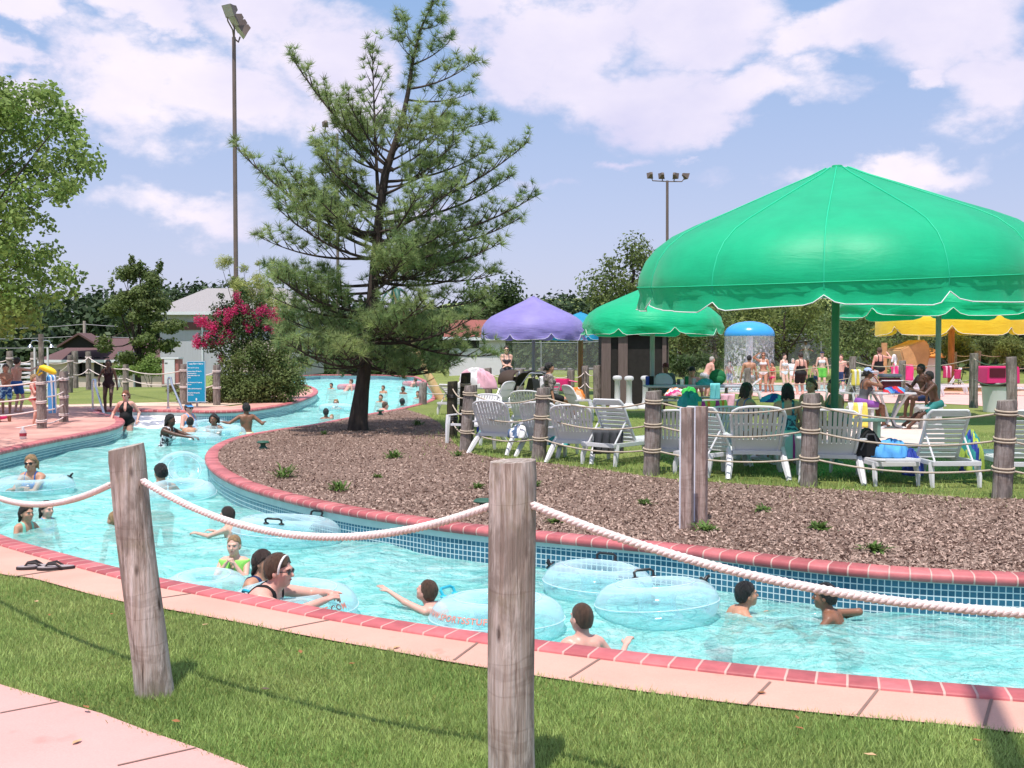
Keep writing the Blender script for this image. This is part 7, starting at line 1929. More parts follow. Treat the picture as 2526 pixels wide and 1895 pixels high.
# chain link fence
m, nt, out = nodes('chain_link')
tr = N(nt, 'BsdfTransparent'); p = N(nt, 'BsdfPrincipled', i_Roughness=.5); p.inputs['Base Color'].default_value = (.36, .37, .38, 1)
mx = N(nt, 'MixShader', i_0=.20); nt.links.new(tr.outputs[0], mx.inputs[1]); nt.links.new(p.outputs[0], mx.inputs[2]); nt.links.new(mx.outputs[0], out.inputs[0]); m_link = m
def chainfence(label, pts, h):
    b0 = Vector((pts[0][0], pts[0][1], 0)); root = thing('chain_link_fence', label, 'fence', b0)
    P = [Vector((x, y, float(height(np.float64(x), np.float64(y))))) - b0 for x, y in pts]
    mesh = MB(); rail = MB()
    for A, B_ in zip(P, P[1:]):
        u = Vector((0, 0, h)); mesh.add([A, B_, B_ + u, A + u], [(0, 1, 2, 3)]); rail.bar(A + u, B_ + u, .06, .06)
        n_ = max(1, round((B_ - A).length / 3.0))
        for i in range(n_):
            q = A.lerp(B_, i / n_); mb = MB(); mb.cyl(q - Vector((0, 0, .2)), q + u * 1.03, .045, .045, 8); mb.obj('post', m_galv, root, smooth=True)
    mesh.obj('mesh', m_link, root); rail.obj('rail', m_galv, root)
chainfence('chain link fence along the road behind the purple umbrella', [(-.5, 72), (4.5, 71), (9.5, 69)], 2.2)
chainfence('long chain link fence in front of the dark trees on the right', [(10.5, 66), (22, 64), (34, 62)], 2.2)
# ---------------------------------------------------------------- rules sign, rails, cabinet
sb = ground_at(484, 30); root = thing('sign', 'blue board of white pool rules standing behind the entry steps', 'sign', sb)
z0, z1 = CAMZ - (993 - HOR) / FPX * 30, CAMZ - (891 - HOR) / FPX * 30; w = .54
m_sgn = M('sign_blue', (0.012, 0.30, 0.50, 1), .35, .05, 3); m_stx = M('sign_white', (0.80, 0.84, 0.86, 1), .5, .03, 3)
mb = MB(); mb.box((0, 0, (z0 + z1) / 2), (w, .03, z1 - z0)); mb.obj('board', m_sgn, root, bevel=.004)
mb = MB()
for s_ in (-1, 1): mb.box((s_ * (w / 2 - .012), -.017, (z0 + z1) / 2), (.012, .004, z1 - z0 - .02))
for z in (z0 + .014, z1 - .014): mb.box((0, -.017, z), (w - .036, .004, .012))
mb.ell((0.0, -.016, z0 + .085), (.022, .004, .042), n=12, m=8)
mb.obj('border', m_stx, root)
mb = MB(); mb.cyl((0, .05, -.1), (0, .05, z1 - .1), .03, .03, 8); mb.obj('post', m_galv, root)
lines = [('Lazy River Rules', .062, 1.095), ('River is 3 Feet Deep', .042, .985), ('Persons Under 48" Must Be', .038, .885), ('Accompanied By a', .038, .825), ('Responsible Adult at All', .038, .765), ('Times', .038, .705), ('No Horseplay or Dangerous', .038, .565), ('Games', .038, .505), ('Follow All Staff Instructions', .038, .385), ('Please Exit Through the', .038, .265), ('Zero Entry', .038, .205)]
me_all = MB()
for i, (txt, sz, z) in enumerate(lines):
    cu = bpy.data.curves.new('lettering', 'FONT'); cu.body = txt; cu.size = sz; cu.align_x = 'CENTER' if i == 0 else 'LEFT'; cu.offset = .0022
    tmp = bpy.data.objects.new('tmp', cu); COL.objects.link(tmp); dg = bpy.context.evaluated_depsgraph_get()
    me = bpy.data.meshes.new_from_object(tmp.evaluated_get(dg)); bpy.data.objects.remove(tmp)
    x0 = 0 if i == 0 else -w / 2 + .03
    me_all.add([(v.co.x * (.92 if i else 1) + x0, -.0175, v.co.y + z0 + z) for v in me.vertices], [tuple(pl.vertices) for pl in me.polygons])
me_all.obj('lettering', m_stx, root)
def handrail(label, a, b, c, dd, d2):
    A = W(*a, dd); A.z = 0; root = thing('handrail', label, 'handrail', A, 0, 'steel handrails of the entry steps')
    Bp = W(*b, dd); C_ = W(*c, d2)
    mb = MB(); mb.tube([Vector((0, 0, -.02)), Vector((0, 0, (Bp - A).z - .06)), Bp - A + Vector((.02, 0, 0)), Bp - A + Vector((.09, -.05, 0)), (Bp - A).lerp(C_ - A, .2), C_ - A + Vector((0, 0, -.25))], .030, 10); mb.obj('rail', m_steel, root, smooth=True)
    mb = MB(); mb.cyl((0, 0, 0), (0, 0, .03), .06, .05, 12); mb.obj('flange', m_steel, root)
handrail('steel handrail held by the slim woman on the steps', (229, 1012), (229, 937), (264, 1021), 29.0, 27.2)
handrail('empty steel handrail left of the rules sign', (415, 1004), (415, 932), (459, 1010), 29.6, 28.4)
cb = ground_at(420, 46); root = thing('cabinet', 'white equipment cabinet with pink sides behind the rope by the rules sign', 'cabinet', cb)
mb = MB(); mb.box((0, .3, .72), (.72, .6, 1.1)); mb.obj('body', M('dull_pink_paint', (0.42, 0.17, 0.16, 1), .6), root)
mb = MB(); mb.box((-.02, -.03, .74), (.46, .06, 1.12)); mb.obj('door', m_trim, root, bevel=.008)
mb = MB(); mb.box((0, .28, 1.31), (.78, .7, .07)); mb.obj('lid', m_trim, root)
mb = MB(); mb.box((-.16, -.065, 1.1), (.12, .02, .03)); mb.obj('handle', m_blk, root)
# showers
sp = ground_at(102, 35); root = thing('outdoor_shower', 'tall grey shower post with two curved chrome arms on the left deck', 'shower', sp)
zt = CAMZ + (HOR - 824) / FPX * 35
mb = MB(); mb.cyl((0, 0, -.1), (0, 0, zt), .095, .085, 12); mb.obj('post', m_post2, root, smooth=True)
for s_ in (-1, 1):
    mb = MB(); mb.tube([(0, -.02, zt - .30), (s_ * .14, -.02, zt - .22), (s_ * .28, -.02, zt - .24), (s_ * .34, -.02, zt - .34), (s_ * .35, -.02, zt - .40)], .02, 8); a_ = mb.obj('shower_arm', m_steel, root, smooth=True)
    mb = MB(); mb.cyl((s_ * .35, -.02, zt - .36), (s_ * .355, -.02, zt - .44), .03, .085, 14); h_ = mb.obj('shower_head', m_steel, None, smooth=True); h_.parent = a_
    mb = MB(); mb.cyl((s_ * .22, .0, .0), (s_ * .22, .0, zt - .45), .035, .035, 8); mb.obj('pipe', m_trim, root, smooth=True)
# rescue tube on a post
rb_ = W(118, 912, 21.9); root = thing('rescue_tube', 'bright yellow rescue tube lying across the thick deck post', 'rescue tube', rb_)
m_resc = M('yellow_foam', (0.80, 0.58, 0.02, 1), .5, .06, 5)
mb = MB(); mb.tube([(-.17, 0, .05), (-.10, 0, .045), (.02, 0, .0), (.12, 0, -.05), (.17, 0, -.075)], [.03, .062, .068, .062, .03], 14); mb.obj('float', m_resc, root, smooth=True)
mb = MB(); mb.tube([(-.15, 0, .05), (-.20, .02, .0), (-.24, .02, -.09), (-.20, 0, -.12), (-.12, .0, -.06)], .022, 8, flat=.5); mb.obj('strap', m_resc, root, smooth=True)
# ---------------------------------------------------------------- cloth things
def hang(label, a, b, drop, mats, name='towel', cat='towel', thick=.012, waves=4, seed=0, group=None, back=.2):
    """cloth folded over a line from a to b, falling on both sides"""
    a, b = Vector(a), Vector(b); n1, n2 = 26, 16; r0 = random.Random(seed); ph = r0.uniform(0, 6)
    u = (b - a).normalized(); nn = Vector((u.y, -u.x, 0)).normalized()
    vs = []; fs = []; mi = []
    for i in range(n1 + 1):
        s_ = i / n1
        for j in range(n2 + 1):
            t = j / n2; v = (t - back) / (1 - back)
            dn = abs(v) * drop if v > 0 else -v * drop * back / (1 - back) * 3.5
            side = 1 if v > 0 else -1
            wv = math.sin(s_ * waves * 6.28 + ph + 1.5 * v) * .022 * min(1, abs(v) * 3)
            p = a.lerp(b, s_) + nn * (side * (.02 + .012 * abs(v)) * (1 if abs(v) > .05 else abs(v) / .05) + wv) - Vector((0, 0, dn)) + u * (wv * .6)
            vs.append(p - a)
    for i in range(n1):
        for j in range(n2): fs.append((i * (n2 + 1) + j, (i + 1) * (n2 + 1) + j, (i + 1) * (n2 + 1) + j + 1, i * (n2 + 1) + j + 1)); mi.append(int(i * len(mats) * 2 / n1) % len(mats))
    me = bpy.data.meshes.new(name); me.from_pydata(vs, [], fs); me.polygons.foreach_set('use_smooth', [True] * len(fs)); me.polygons.foreach_set('material_index', mi)
    o = link(name, me, None, mats); o.location = a
    md = o.modifiers.new('thick', 'SOLIDIFY'); md.thickness = thick
    return setp(o, label, cat, group)
def heap_(label, p, size, mats, seed=0, name='towel', cat='towel', folds=9.0, group='towels and bags left on the terrace'):
    r0 = random.Random(seed); n1, n2 = 40, 16; vs = []; fs = []; mi = []
    ph = [r0.uniform(0, 6.28) for _ in range(8)]
    for i in range(n2 + 1):
        for k in range(n1):
            a = 2 * math.pi * k / n1; t = i / n2 * math.pi / 2
            w_ = 1 + .16 * math.sin(2 * a + ph[0]) + .10 * math.sin(3 * a + ph[1]) + .05 * math.sin(7 * a + ph[2])
            f_ = 1 + .14 * math.sin(folds * math.cos(a + ph[3]) + 5 * t + ph[4]) * math.sin(t + .3) + .08 * math.sin(folds * 1.7 * math.sin(a + ph[5]) + 3 * t)
            vs.append((math.cos(a) * math.cos(t) * size[0] * w_ * f_, math.sin(a) * math.cos(t) * size[1] * w_ * f_, math.sin(t) * size[2] * f_))
            if i < n2: fs.append((i * n1 + k, i * n1 + (k + 1) % n1, (i + 1) * n1 + (k + 1) % n1, (i + 1) * n1 + k)); mi.append(int((math.cos(a + ph[6]) * math.cos(t) * 2.2 + t * 1.2 + 9)) % len(mats))
    fs.append(tuple(range(n1 - 1, -1, -1))); mi.append(0)
    me = bpy.data.meshes.new(name); me.from_pydata(vs, [], fs); me.polygons.foreach_set('use_smooth', [True] * len(fs)); me.polygons.foreach_set('material_index', mi)
    o = link(name, me, None, mats); o.location = p
    return setp(o, label, cat, group)
C = lambda n, c: cloth(n, c)
ylw, org_, lime, aqua, grn, dpink = C('lemon', (.75, .62, .12, 1)), C('orange', (.75, .22, .04, 1)), C('lime', (.42, .55, .10, 1)), C('aqua', (.16, .52, .55, 1)), C('leaf_green', (.05, .48, .09, 1)), C('dark_pink', (.42, .03, .10, 1))
dgrey, royal = C('dark_grey_towel', (.055, .058, .065, 1)), C('royal', (.03, .06, .32, 1)); peach = C('peach', (.72, .42, .24, 1)); rose = C('rose', (.72, .40, .48, 1)); plum = C('plum', (.36, .04, .22, 1))
hang('striped lime, plum and orange towel over the back of a shaded chair', W(1722, 992, 15.0), W(1792, 988, 15.0), .30, [lime, plum, lime, org_, lime], seed=3)
hang('dark grey towel hanging between a slatted chair and a tilted chaise', W(1462, 1062, 15.05), W(1536, 1060, 15.0), .34, [dgrey], seed=4)
hang('blue and white beach towel hanging on the deck rope beside the rescue tube', W(118, 925, 23), W(136, 925, 23.2), .85, [sky_b, white_c, blue], seed=5, waves=2)
hang('white and pink striped towel over a chaise back by the strollers', W(1332, 930, 25.2), W(1352, 926, 25.4), .40, [white_c, rose], seed=6, waves=2)
hang('hot pink towel on the lounger left of the two boys at the table', W(2231, 900, 36.4), W(2251, 900, 36.6), .55, [pinkt], seed=7, waves=1)
hang('hot pink towel over the lounger behind the maroon cooler', W(2196, 903, 36.4), W(2218, 903, 36.6), .30, [pinkt, rose], seed=8, waves=1)
hang('dark pink towel on the lounger right of the grey umbrella pole', W(2326, 903, 39.2), W(2346, 903, 39.4), .45, [dpink, rose], seed=9, waves=2)
hang('deep pink towel beside the other on the lounger by the umbrella pole', W(2354, 912, 39.2), W(2370, 912, 39.4), .35, [dpink], seed=10, waves=1)
hang('yellow and white striped towel behind the big umbrella pole', W(2100, 912, 32.4), W(2122, 912, 32.6), .50, [ylw, white_c], seed=11, waves=2)
hang('pale pink towel hanging off the picnic bench end', W(1778, 972, 25), W(1812, 972, 25), .35, [rose], seed=12, waves=2)
hang('aqua towel hanging off the picnic table corner', W(1752, 946, 25.3), W(1776, 946, 25.2), .38, [aqua], seed=13, waves=2)
hang('white and yellow towel hung on the seat behind the girl in the cap', W(2092, 994, 21.3), W(2138, 994, 21.3), .50, [white_c, ylw], seed=14, waves=2)
heap_('bright blue towel bundled on the flat chaise', W(2200, 1128, 13.0), (.20, .16, .20), [sky_b], 1)
heap_('striped pink, white and yellow towels piled on the picnic bench', W(1664, 977, 24.6), (.24, .14, .17), [pinkt, white_c, org_, rose], 2)
heap_('leaf green towel piled on the picnic bench', W(1700, 976, 24.6), (.16, .12, .18), [grn], 3)
heap_('teal cloth beach bag standing behind the striped towel chair', W(1702, 1010, 15.8), (.16, .12, .24), [C('teal', (.04, .30, .30, 1))], 4, name='beach_bag', cat='bag')
heap_('red and blue clothes heaped on the white table', W(2205, 970, 21.7), (.22, .14, .12), [royal, red, sky_b], 5, name='clothes_pile', cat='clothes')
heap_('blue and turquoise towel bundle on the shaded table', W(1908, 992, 15.6), (.20, .14, .11), [aqua, royal, sky_b], 6)
heap_('navy bag against the side of the big chaise', W(2250, 1172, 12.9), (.10, .14, .28), [royal], 7, name='beach_bag', cat='bag')
heap_('blue and lime towels stuffed beside the last chaise', W(2398, 1165, 13.0), (.13, .16, .46), [royal, lime, C('teal', (.04, .30, .30, 1))], 8)
heap_('orange and peach towel bundle near the wooden pole', W(1421, 990, 24.5), (.18, .14, .28), [peach, org_, white_c], 9)
heap_('lime and blue towels bunched in the chair by the grey post', W(1192, 1078, 17.0), (.12, .14, .20), [lime, royal, aqua], 10)
heap_('denim and white towels on the slatted chair seat', W(1278, 1080, 16.2), (.14, .14, .18), [C('denim', (.10, .16, .28, 1)), white_c], 11)
heap_('teal towel under the chair by the middle post', W(1375, 1098, 16.0), (.16, .12, .12), [C('teal', (.04, .30, .30, 1)), white_c], 12)
heap_('white and pink sheet spread over the chair behind the corner post', W(1178, 960, 26), (.45, .2, .45), [white_c, rose], 13)
heap_('dark cap shaped bag on the white table edge', W(2238, 968, 22.0), (.14, .10, .09), [charcoal], 14, name='beach_bag', cat='bag')
heap_('teal towel lying on the picnic table', W(1740, 950, 25.6), (.22, .14, .14), [C('teal', (.04, .30, .30, 1))], 15)
# black sports bag, tote, backpack
bb = W(2142, 1128, 13.1); root = thing('sports_bag', 'black sports bag with peaked top on the flat chaise', 'bag', bb)
mb = MB(); mb.prism([(-.20, 0), (.19, 0), (.20, .10), (.12, .22), (.02, .36), (-.05, .38), (-.12, .30), (-.22, .16)], -.12, .12); mb.obj('body', black, root, smooth=True, bevel=.03, seg=3)
mb = MB(); mb.tube([(-.14, -.125, .10), (-.06, -.14, .30), (.02, -.14, .30), (.10, -.125, .10)], .012, 6); mb.obj('strap', charcoal, root)
tb = W(1936, 1133, 14.6); root = thing('tote_bag', 'pale green tote bag with dark straps beside the shaded chair', 'bag', tb)
mb = MB(); mb.prism([(-.20, 0), (.20, 0), (.23, .36), (.1, .40), (-.1, .39), (-.23, .37)], -.10, .10); mb.obj('body', C('pale_mint', (.42, .66, .56, 1)), root, smooth=True, bevel=.02)
for x in (-.10, .10): mb = MB(); mb.bar((x, -.106, .0), (x, -.106, .36), .03, .008, up=(0, 1, 0)); mb.obj('strap', plum, root)
pb = W(1770, 948, 25.7); root = thing('backpack', 'dark green backpack on the end of the picnic table', 'bag', pb)
m_bp = C('bottle_green', (.012, .14, .05, 1))
mb = MB(); mb.ell((0, 0, .17), (.21, .14, .20)); mb.obj('body', m_bp, root, smooth='all')
mb = MB(); mb.ell((0.02, -.13, .11), (.13, .06, .10)); mb.obj('pocket', m_bp, root, smooth='all')
mb = MB(); mb.tube([(.03, -.02, .36), (.08, -.05, .30), (.13, -.08, .20)], .015, 6); mb.obj('strap', lime, root)
# ---------------------------------------------------------------- tables, cooler, bin
m_tg = M('grey_table_coating', (0.44, 0.43, 0.46, 1), .55, .08, 4)
tb = ground_at(1708, 26); root = thing('picnic_table', 'long grey picnic table with bench, crowded with bags and drinks', 'table', tb)
mb = MB(); mb.box((0, 0, .76), (2.38, .80, .05)); mb.obj('tabletop', m_tg, root, bevel=.012)
for s_ in (-1, 1): mb = MB(); mb.box((.1, s_ * .78, .44), (2.1, .28, .045)); mb.obj('bench', m_tg, root, bevel=.012)
for s_ in (-1, 1):
    mb = MB(); mb.tube([(s_ * .85, -.78, .42), (s_ * .85, -.55, .05), (s_ * .85, .55, .05), (s_ * .85, .78, .42)], .03, 8); mb.tube([(s_ * .85, -.35, .05), (s_ * .85, 0, .74), (s_ * .85, .35, .05)], .03, 8); mb.obj('leg', m_galv, root, smooth=True)
def can(label, x, y, d, r, h, mat, lid=None, name='cup', cat='cup', grp='drinks on the tables'):
    o = MB().lathe([(r * .8, 0), (r * .95, .01), (r, h * .9), (r * .9, h), (r * .5, h + .002)], 14).obj(name, mat, None, smooth=True)
    p = W(x, y, d); o.location = p; setp(o, label, cat, grp)
can('tall blue bottle at the left end of the picnic table', 1597, 950, 25.8, .05, .22, royal, name='bottle', cat='bottle'); can('black thermos beside the blue bottle', 1607, 950, 25.8, .06, .22, black, name='thermos', cat='bottle')
can('dark green drink can on the picnic table', 1694, 949, 25.7, .05, .20, m_bp); can('pale grey cup beside the green can', 1712, 949, 25.7, .05, .15, m_tg); can('black cup left of the green can', 1674, 949, 25.7, .045, .14, charcoal); can('white paper cup on the picnic table', 1682, 949, 25.6, .045, .13, white_c)
gb_ = W(1636, 950, 25.7); root = MB().prism([(-.22, 0), (.24, 0), (.24, .12), (.18, .23), (.05, .29), (-.12, .28), (-.21, .20)], -.06, .06).obj('cushion', C('blue_grey', (.36, .40, .47, 1)), None, smooth=True, bevel=.03, seg=3); root.location = gb_; setp(root, 'pale blue grey rounded cushion propped on the picnic table', 'cushion')
wt = ground_at(2197, 22); root = thing('pedestal_table', 'white resin table on splayed curved legs with the maroon cooler', 'table', wt)
mb = MB(); mb.box((0, 0, .755), (.84, .80, .045)); mb.obj('tabletop', m_plast, root, smooth=True, bevel=.02)
for a in (35, 145, 215, 325):
    u = Vector((math.cos(R(a)), math.sin(R(a)), 0)); mb = MB(); mb.tube([u * .36 + Vector((0, 0, .74)), u * .16 + Vector((0, 0, .42)), u * .06 + Vector((0, 0, .20)), u * .12 + Vector((0, 0, .07)), u * .38 + Vector((0, 0, .0))], .030, 8); mb.obj('leg', m_galv if a < 90 else m_plast, root, smooth=True)
cb = W(2198, 967, 22.1); root = thing('cooler', 'maroon cooler with grey lid on the white table', 'cooler', cb)
mb = MB(); mb.box((0, .08, .15), (.40, .28, .30)); mb.obj('body', M('maroon_plastic', (.10, .012, .018, 1), .4), root, bevel=.02)
mb = MB(); mb.box((0, .08, .345), (.43, .31, .07)); mb.obj('lid', M('slate_plastic', (.14, .17, .21, 1), .45), root, bevel=.02)
mb = MB(); mb.tube([(-.215, .08, .20), (-.225, -.08, .24), (.225, -.08, .24), (.215, .08, .20)], .012, 6); mb.obj('handle', m_trim, root)
st = ground_at(1905, 15.9); root = thing('round_table', 'round resin table in the green shade of the big umbrella', 'table', st)
mb = MB(); mb.lathe([(.02, .70), (.60, .70), (.62, .715), (.60, .735), (.02, .738)], 36); mb.obj('tabletop', m_plast, root, smooth=True)
mb = MB(); mb.lathe([(.34, 0), (.32, .03), (.12, .08), (.07, .2), (.06, .6), (.15, .70)], 20); mb.obj('base', m_plast, root, smooth=True)
def bench(label, x, d, L, z, mat, rz=0):
    b = ground_at(x, d); root = thing('bench', label, 'bench', b, R(rz), 'plain benches of the terrace')
    mb = MB(); mb.box((0, 0, z), (L, .32, .05)); mb.obj('seat', mat, root, bevel=.012)
    for s_ in (-1, 1): mb = MB(); mb.box((s_ * (L / 2 - .12), 0, (z - .025) / 2), (.06, .26, z - .03)); mb.obj('leg', mat, root)
bench('low grey green bench behind the slatted chair in the shade', 2118, 19.6, .95, .34, M('green_grey_coating', (.14, .26, .22, 1), .5)); bench('white topped bench under the thin boy in teal trunks', 2292, 21.8, .50, .45, m_plast)
bench('bench carrying the girl with the long dark hair under the big umbrella', 1848, 15.8, .6, .44, m_plast); bench('bench carrying the girl in the teal print swimsuit', 1940, 15.1, .6, .44, m_plast); bench('bench carrying the girl in purple shorts', 2128, 22.0, .6, .44, m_plast)
bench('bench on the far side of the shaded table', 2030, 16.9, .9, .44, m_plast); bench('bench of the boy leaning over the white table', 2290, 23.0, .7, .44, m_plast); bench('stool of the person in black near the striped towel', 1352, 24.5, .5, .42, m_plast)
cbn = ground_at(2461, 28); root = thing('trash_bin', 'white trash bin with hot pink hooded lid', 'trash bin', cbn)
m_pk = M('hot_pink_plastic', (.78, .035, .20, 1), .4, .05, 3)
mb = MB(); mb.lathe([(.34, 0), (.345, .05), (.40, .72), (.41, .76), (.39, .765)], 28); mb.obj('body', m_stem, root, smooth=True)
mb = MB(); mb.lathe([(.43, .70), (.435, .76), (.41, .79), (.2, .795)], 28); mb.obj('rim', m_blk, root, smooth=True)
mb = MB(); mb.prism([(-.44, .77), (.44, .77), (.42, 1.20), (.38, 1.23), (-.38, 1.23), (-.42, 1.20)], -.36, .36); l_ = mb.obj('lid', m_pk, root, bevel=.02)
mb = MB(); mb.box((-.17, -.362, 1.06), (.42, .02, .24)); o = mb.obj('opening', M('bin_dark', (.10, .006, .02, 1), .7), None); o.parent = l_
# strollers and wagon
def wheel(mb, c, r): mb.tube([Vector(c) + Vector((0, math.cos(a) * r, math.sin(a) * r)) for a in [2 * math.pi * i / 16 for i in range(17)]], .02, 6, cap=False)
def stroller(label, x, d, rz, col):
    root = thing('stroller', label, 'stroller', ground_at(x, d), R(rz), 'strollers under the purple umbrella')
    mb = MB()
    for s_ in (-1, 1): mb.tube([(s_ * .24, .42, .10), (s_ * .24, .10, .48), (s_ * .23, -.30, .98), (s_ * .20, -.36, 1.02)], .016, 8); mb.tube([(s_ * .24, -.34, .12), (s_ * .24, .10, .48)], .016, 8)
    mb.tube([(-.20, -.36, 1.02), (.20, -.36, 1.02)], .02, 8); mb.obj('frame', m_galv, root, smooth=True)
    mb = MB(); mb.bar((0, .22, .40), (0, -.16, .42), .40, .05); mb.bar((0, -.16, .42), (0, -.28, .86), .40, .05, up=(0, 1, 0)); mb.obj('seat', col, root, bevel=.02)
    vs = []; fs = []
    for i in range(9):
        a = R(-15 + 115 * i / 8)
        for k in range(9): b = -1 + 2 * k / 8; vs.append((b * .26, -.20 + math.cos(a) * .38 * (1 - .12 * b * b), .72 + math.sin(a) * .36 * (1 - .15 * b * b)))
    for i in range(8):
        for k in range(8): fs.append((i * 9 + k, i * 9 + k + 1, i * 9 + k + 10, i * 9 + k + 9))
    mb = MB(); mb.add(vs, fs); c_ = mb.obj('canopy', col, root, smooth='all'); md = c_.modifiers.new('t', 'SOLIDIFY'); md.thickness = .012
    for s_ in (-1, 1):
        for y_, r in ((.42, .09), (-.34, .12)): mb = MB(); wheel(mb, (s_ * .26, y_, r), r); mb.obj('wheel', m_blk, root, smooth='all')
stroller('black stroller with red edged canopy behind the grey post', 1292, 30, 60, M('stroller_black', (.02, .018, .02, 1), .7)); stroller('black stroller with tall arched canopy beside the purple umbrella pole', 1342, 29, -40, charcoal); stroller('brown stroller parked by the woman in the tankini', 1252, 31, 150, C('brown_fabric', (.06, .04, .03, 1)))
wg = ground_at(1386, 29.5); root = thing('wagon', 'hot pink folding wagon beside the strollers', 'wagon', wg, R(-15))
mb = MB(); mb.box((0, 0, .68), (.42, .5, .34)); mb.obj('body', m_pk, root, bevel=.03); mb = MB(); mb.tube([(.2, 0, .8), (.45, 0, .76)], .02, 6); mb.obj('handle', m_pk, root)
for s_ in (-1, 1): mb = MB(); mb.box((s_ * .18, 0, .26), (.05, .4, .5)); mb.obj('leg', m_blk, root)
for s_ in (-1, 1): mb = MB(); wheel(mb, (s_ * .24, .0, .10), .10); mb.obj('wheel', m_blk, root)
# stack of white chaises left
for i in range(6): lounge(ch_flat, ['lowest', 'second from below', 'third from below', 'third from the top', 'second from the top', 'topmost'][i] + ' white chaise in the stack behind the boy in blue trunks', 70, 950, 40, 80, 1.0).location.z = i * .17
# white pipe frame
pf = far_base(312, 62); root = MB(); A, B_ = W(293, 868, 62) - pf, W(331, 868, 62) - pf
root.tube([Vector((A.x, 0, -.1)), A, B_, Vector((B_.x, 0, -.1))], .07, 8); o = root.obj('pipe_frame', m_trim, None, smooth=True); o.location = pf; setp(o, 'white pipe frame on the grass in front of the brown roofed building', 'frame')
# ---------------------------------------------------------------- small things
m_lg = M('green_fixture', (.03, .10, .065, 1), .5, .15, 6)
for (x, y, lab) in ((649, 1107, 'green mushroom shaped garden light near the bend of the coping'), (1193, 1262, 'green garden light by the coping just left of the centre post'), (938, 1024, 'green garden light on the coping right of the pine trunk')):
    o = MB().lathe([(.075, 0), (.07, .02), (.04, .05), (.045, .085), (.10, .095), (.108, .108), (.085, .128), (.02, .135)], 20).obj('garden_light', m_lg, None, smooth=True); o.location = G(x, y, .012); setp(o, lab, 'garden light', 'garden lights on the mulch bed')
m_weed = leaf_mat('weed_leaf', (.085, .16, .035, 1), (.15, .24, .06, 1), .35)
def weed(label, x, y, r, n, seed):
    p = G(x, y, .012); n_ = n; a = rng.uniform(0, 6.28, n_); L = r * rng.uniform(.5, 1.1, n_); el = rng.uniform(.25, 1.1, n_)
    d_ = np.stack([np.cos(a) * np.cos(el), np.sin(a) * np.cos(el), np.sin(el)], 1); b = rng.normal(0, r * .18, (n_, 3)); b[:, 2] = 0
    s_ = np.stack([-np.sin(a), np.cos(a), np.zeros(n_)], 1) * .012
    mid = b + d_ * (L * .55)[:, None]; tipp = b + d_ * L[:, None] - np.array([0, 0, 1]) * (L * .25)[:, None]
    V = np.stack([b, mid - s_, tipp, mid + s_], 1).reshape(-1, 3); V[:, 2] = np.maximum(V[:, 2], 0)
    o = link('weed', npmesh('weed', V, np.arange(4 * n_).reshape(-1, 4), tint=np.repeat(rng.uniform(0, 1, n_), 4)), None, [m_weed]); o.location = p
    setp(o, label, 'weed', 'weeds growing through the wood chips')
for i, (x, y, r, n, lab) in enumerate(((972, 1130, .22, 90, 'wide grassy weed on the bed in front of the blackened posts'), (838, 1210, .20, 90, 'leafy weed near the coping, left of the centre'), (2020, 1306, .14, 70, 'bright weed right of the twin boards'), (2158, 1362, .16, 60, 'low weed close to the brick coping on the right'), (700, 1178, .30, 60, 'sprawling yellowish weed beside the bend of the coping'), (930, 1178, .10, 40, 'tiny weed in the middle of the wood chips'), (1130, 1125, .16, 40, 'small grass tuft beside the grey post that leans right'),
        (1180, 1205, .12, 40, 'small weed above the centre post'), (1320, 1200, .13, 40, 'small weed between the centre post and the twin boards'), (1590, 1245, .12, 40, 'small weed left of the twin boards'), (1742, 1310, .16, 60, 'weed at the foot of the twin boards'), (1880, 1262, .14, 40, 'weed on the chips below the slatted chair'), (800, 1072, .14, 40, 'dry weed left of the pine trunk'), (1030, 1050, .25, 70, 'shrubby sprout right of the pine trunk'), (1370, 1290, .12, 40, 'weed close to the coping right of the centre post'))): weed(lab, x, y, r, n, i)
m_dry = M('dry_leaf', (.30, .13, .05, 1), .8, .3, 20); m_dry2 = M('pale_dry_leaf', (.55, .36, .20, 1), .8, .2, 20)
for i, (x, y, on) in enumerate(((90, 1484, 'the lawn left of the leaning post'), (122, 1517, 'the lawn under the left rope'), (275, 1515, 'the lawn touching the leaning post'), (506, 1541, 'the deck edge right of the leaning post'), (741, 1608, 'the lawn between the two near posts'), (868, 1637, 'the lawn edge left of the centre post'), (978, 1597, 'the deck left of the centre post'), (212, 1744, 'the path edge under the leaning post'), (434, 1780, 'the lawn by the path'), (654, 1700, 'the lawn in the middle of the left half'), (1966, 1770, 'the lawn near the right deck'), (1972, 1768 + 28, 'the lawn a little nearer on the right'), (2146, 1862, 'the lawn at the bottom right'), (1878, 1709, 'the deck right of the centre'), (2410, 1826, 'the lawn beside the long shadow'), (190, 1830, 'the path at the bottom left'))):
    p = G(x, y, .012 if 'deck' in on or 'path at' in on else .032)
    s_ = rr.uniform(.018, .030); a = rr.uniform(0, 6.28); mb = MB()
    L_ = [(-1, 0, 0), (-.4, .42, .18), (.3, .38, .14), (1, 0, .2), (.3, -.38, .1), (-.4, -.42, .2)]
    mb.add([Matrix.Rotation(a, 3, 'Z') @ (Vector(q) * s_) for q in L_] + [Vector((0, 0, -.1 * s_))], [(0, 1, 6), (1, 2, 6), (2, 3, 6), (3, 4, 6), (4, 5, 6), (5, 0, 6)])
    o = mb.obj('fallen_leaf', m_dry if i % 3 else m_dry2, None); o.location = p; setp(o, 'small dry curled leaf on ' + on, 'fallen leaf', 'dry leaves on the lawn and the deck')
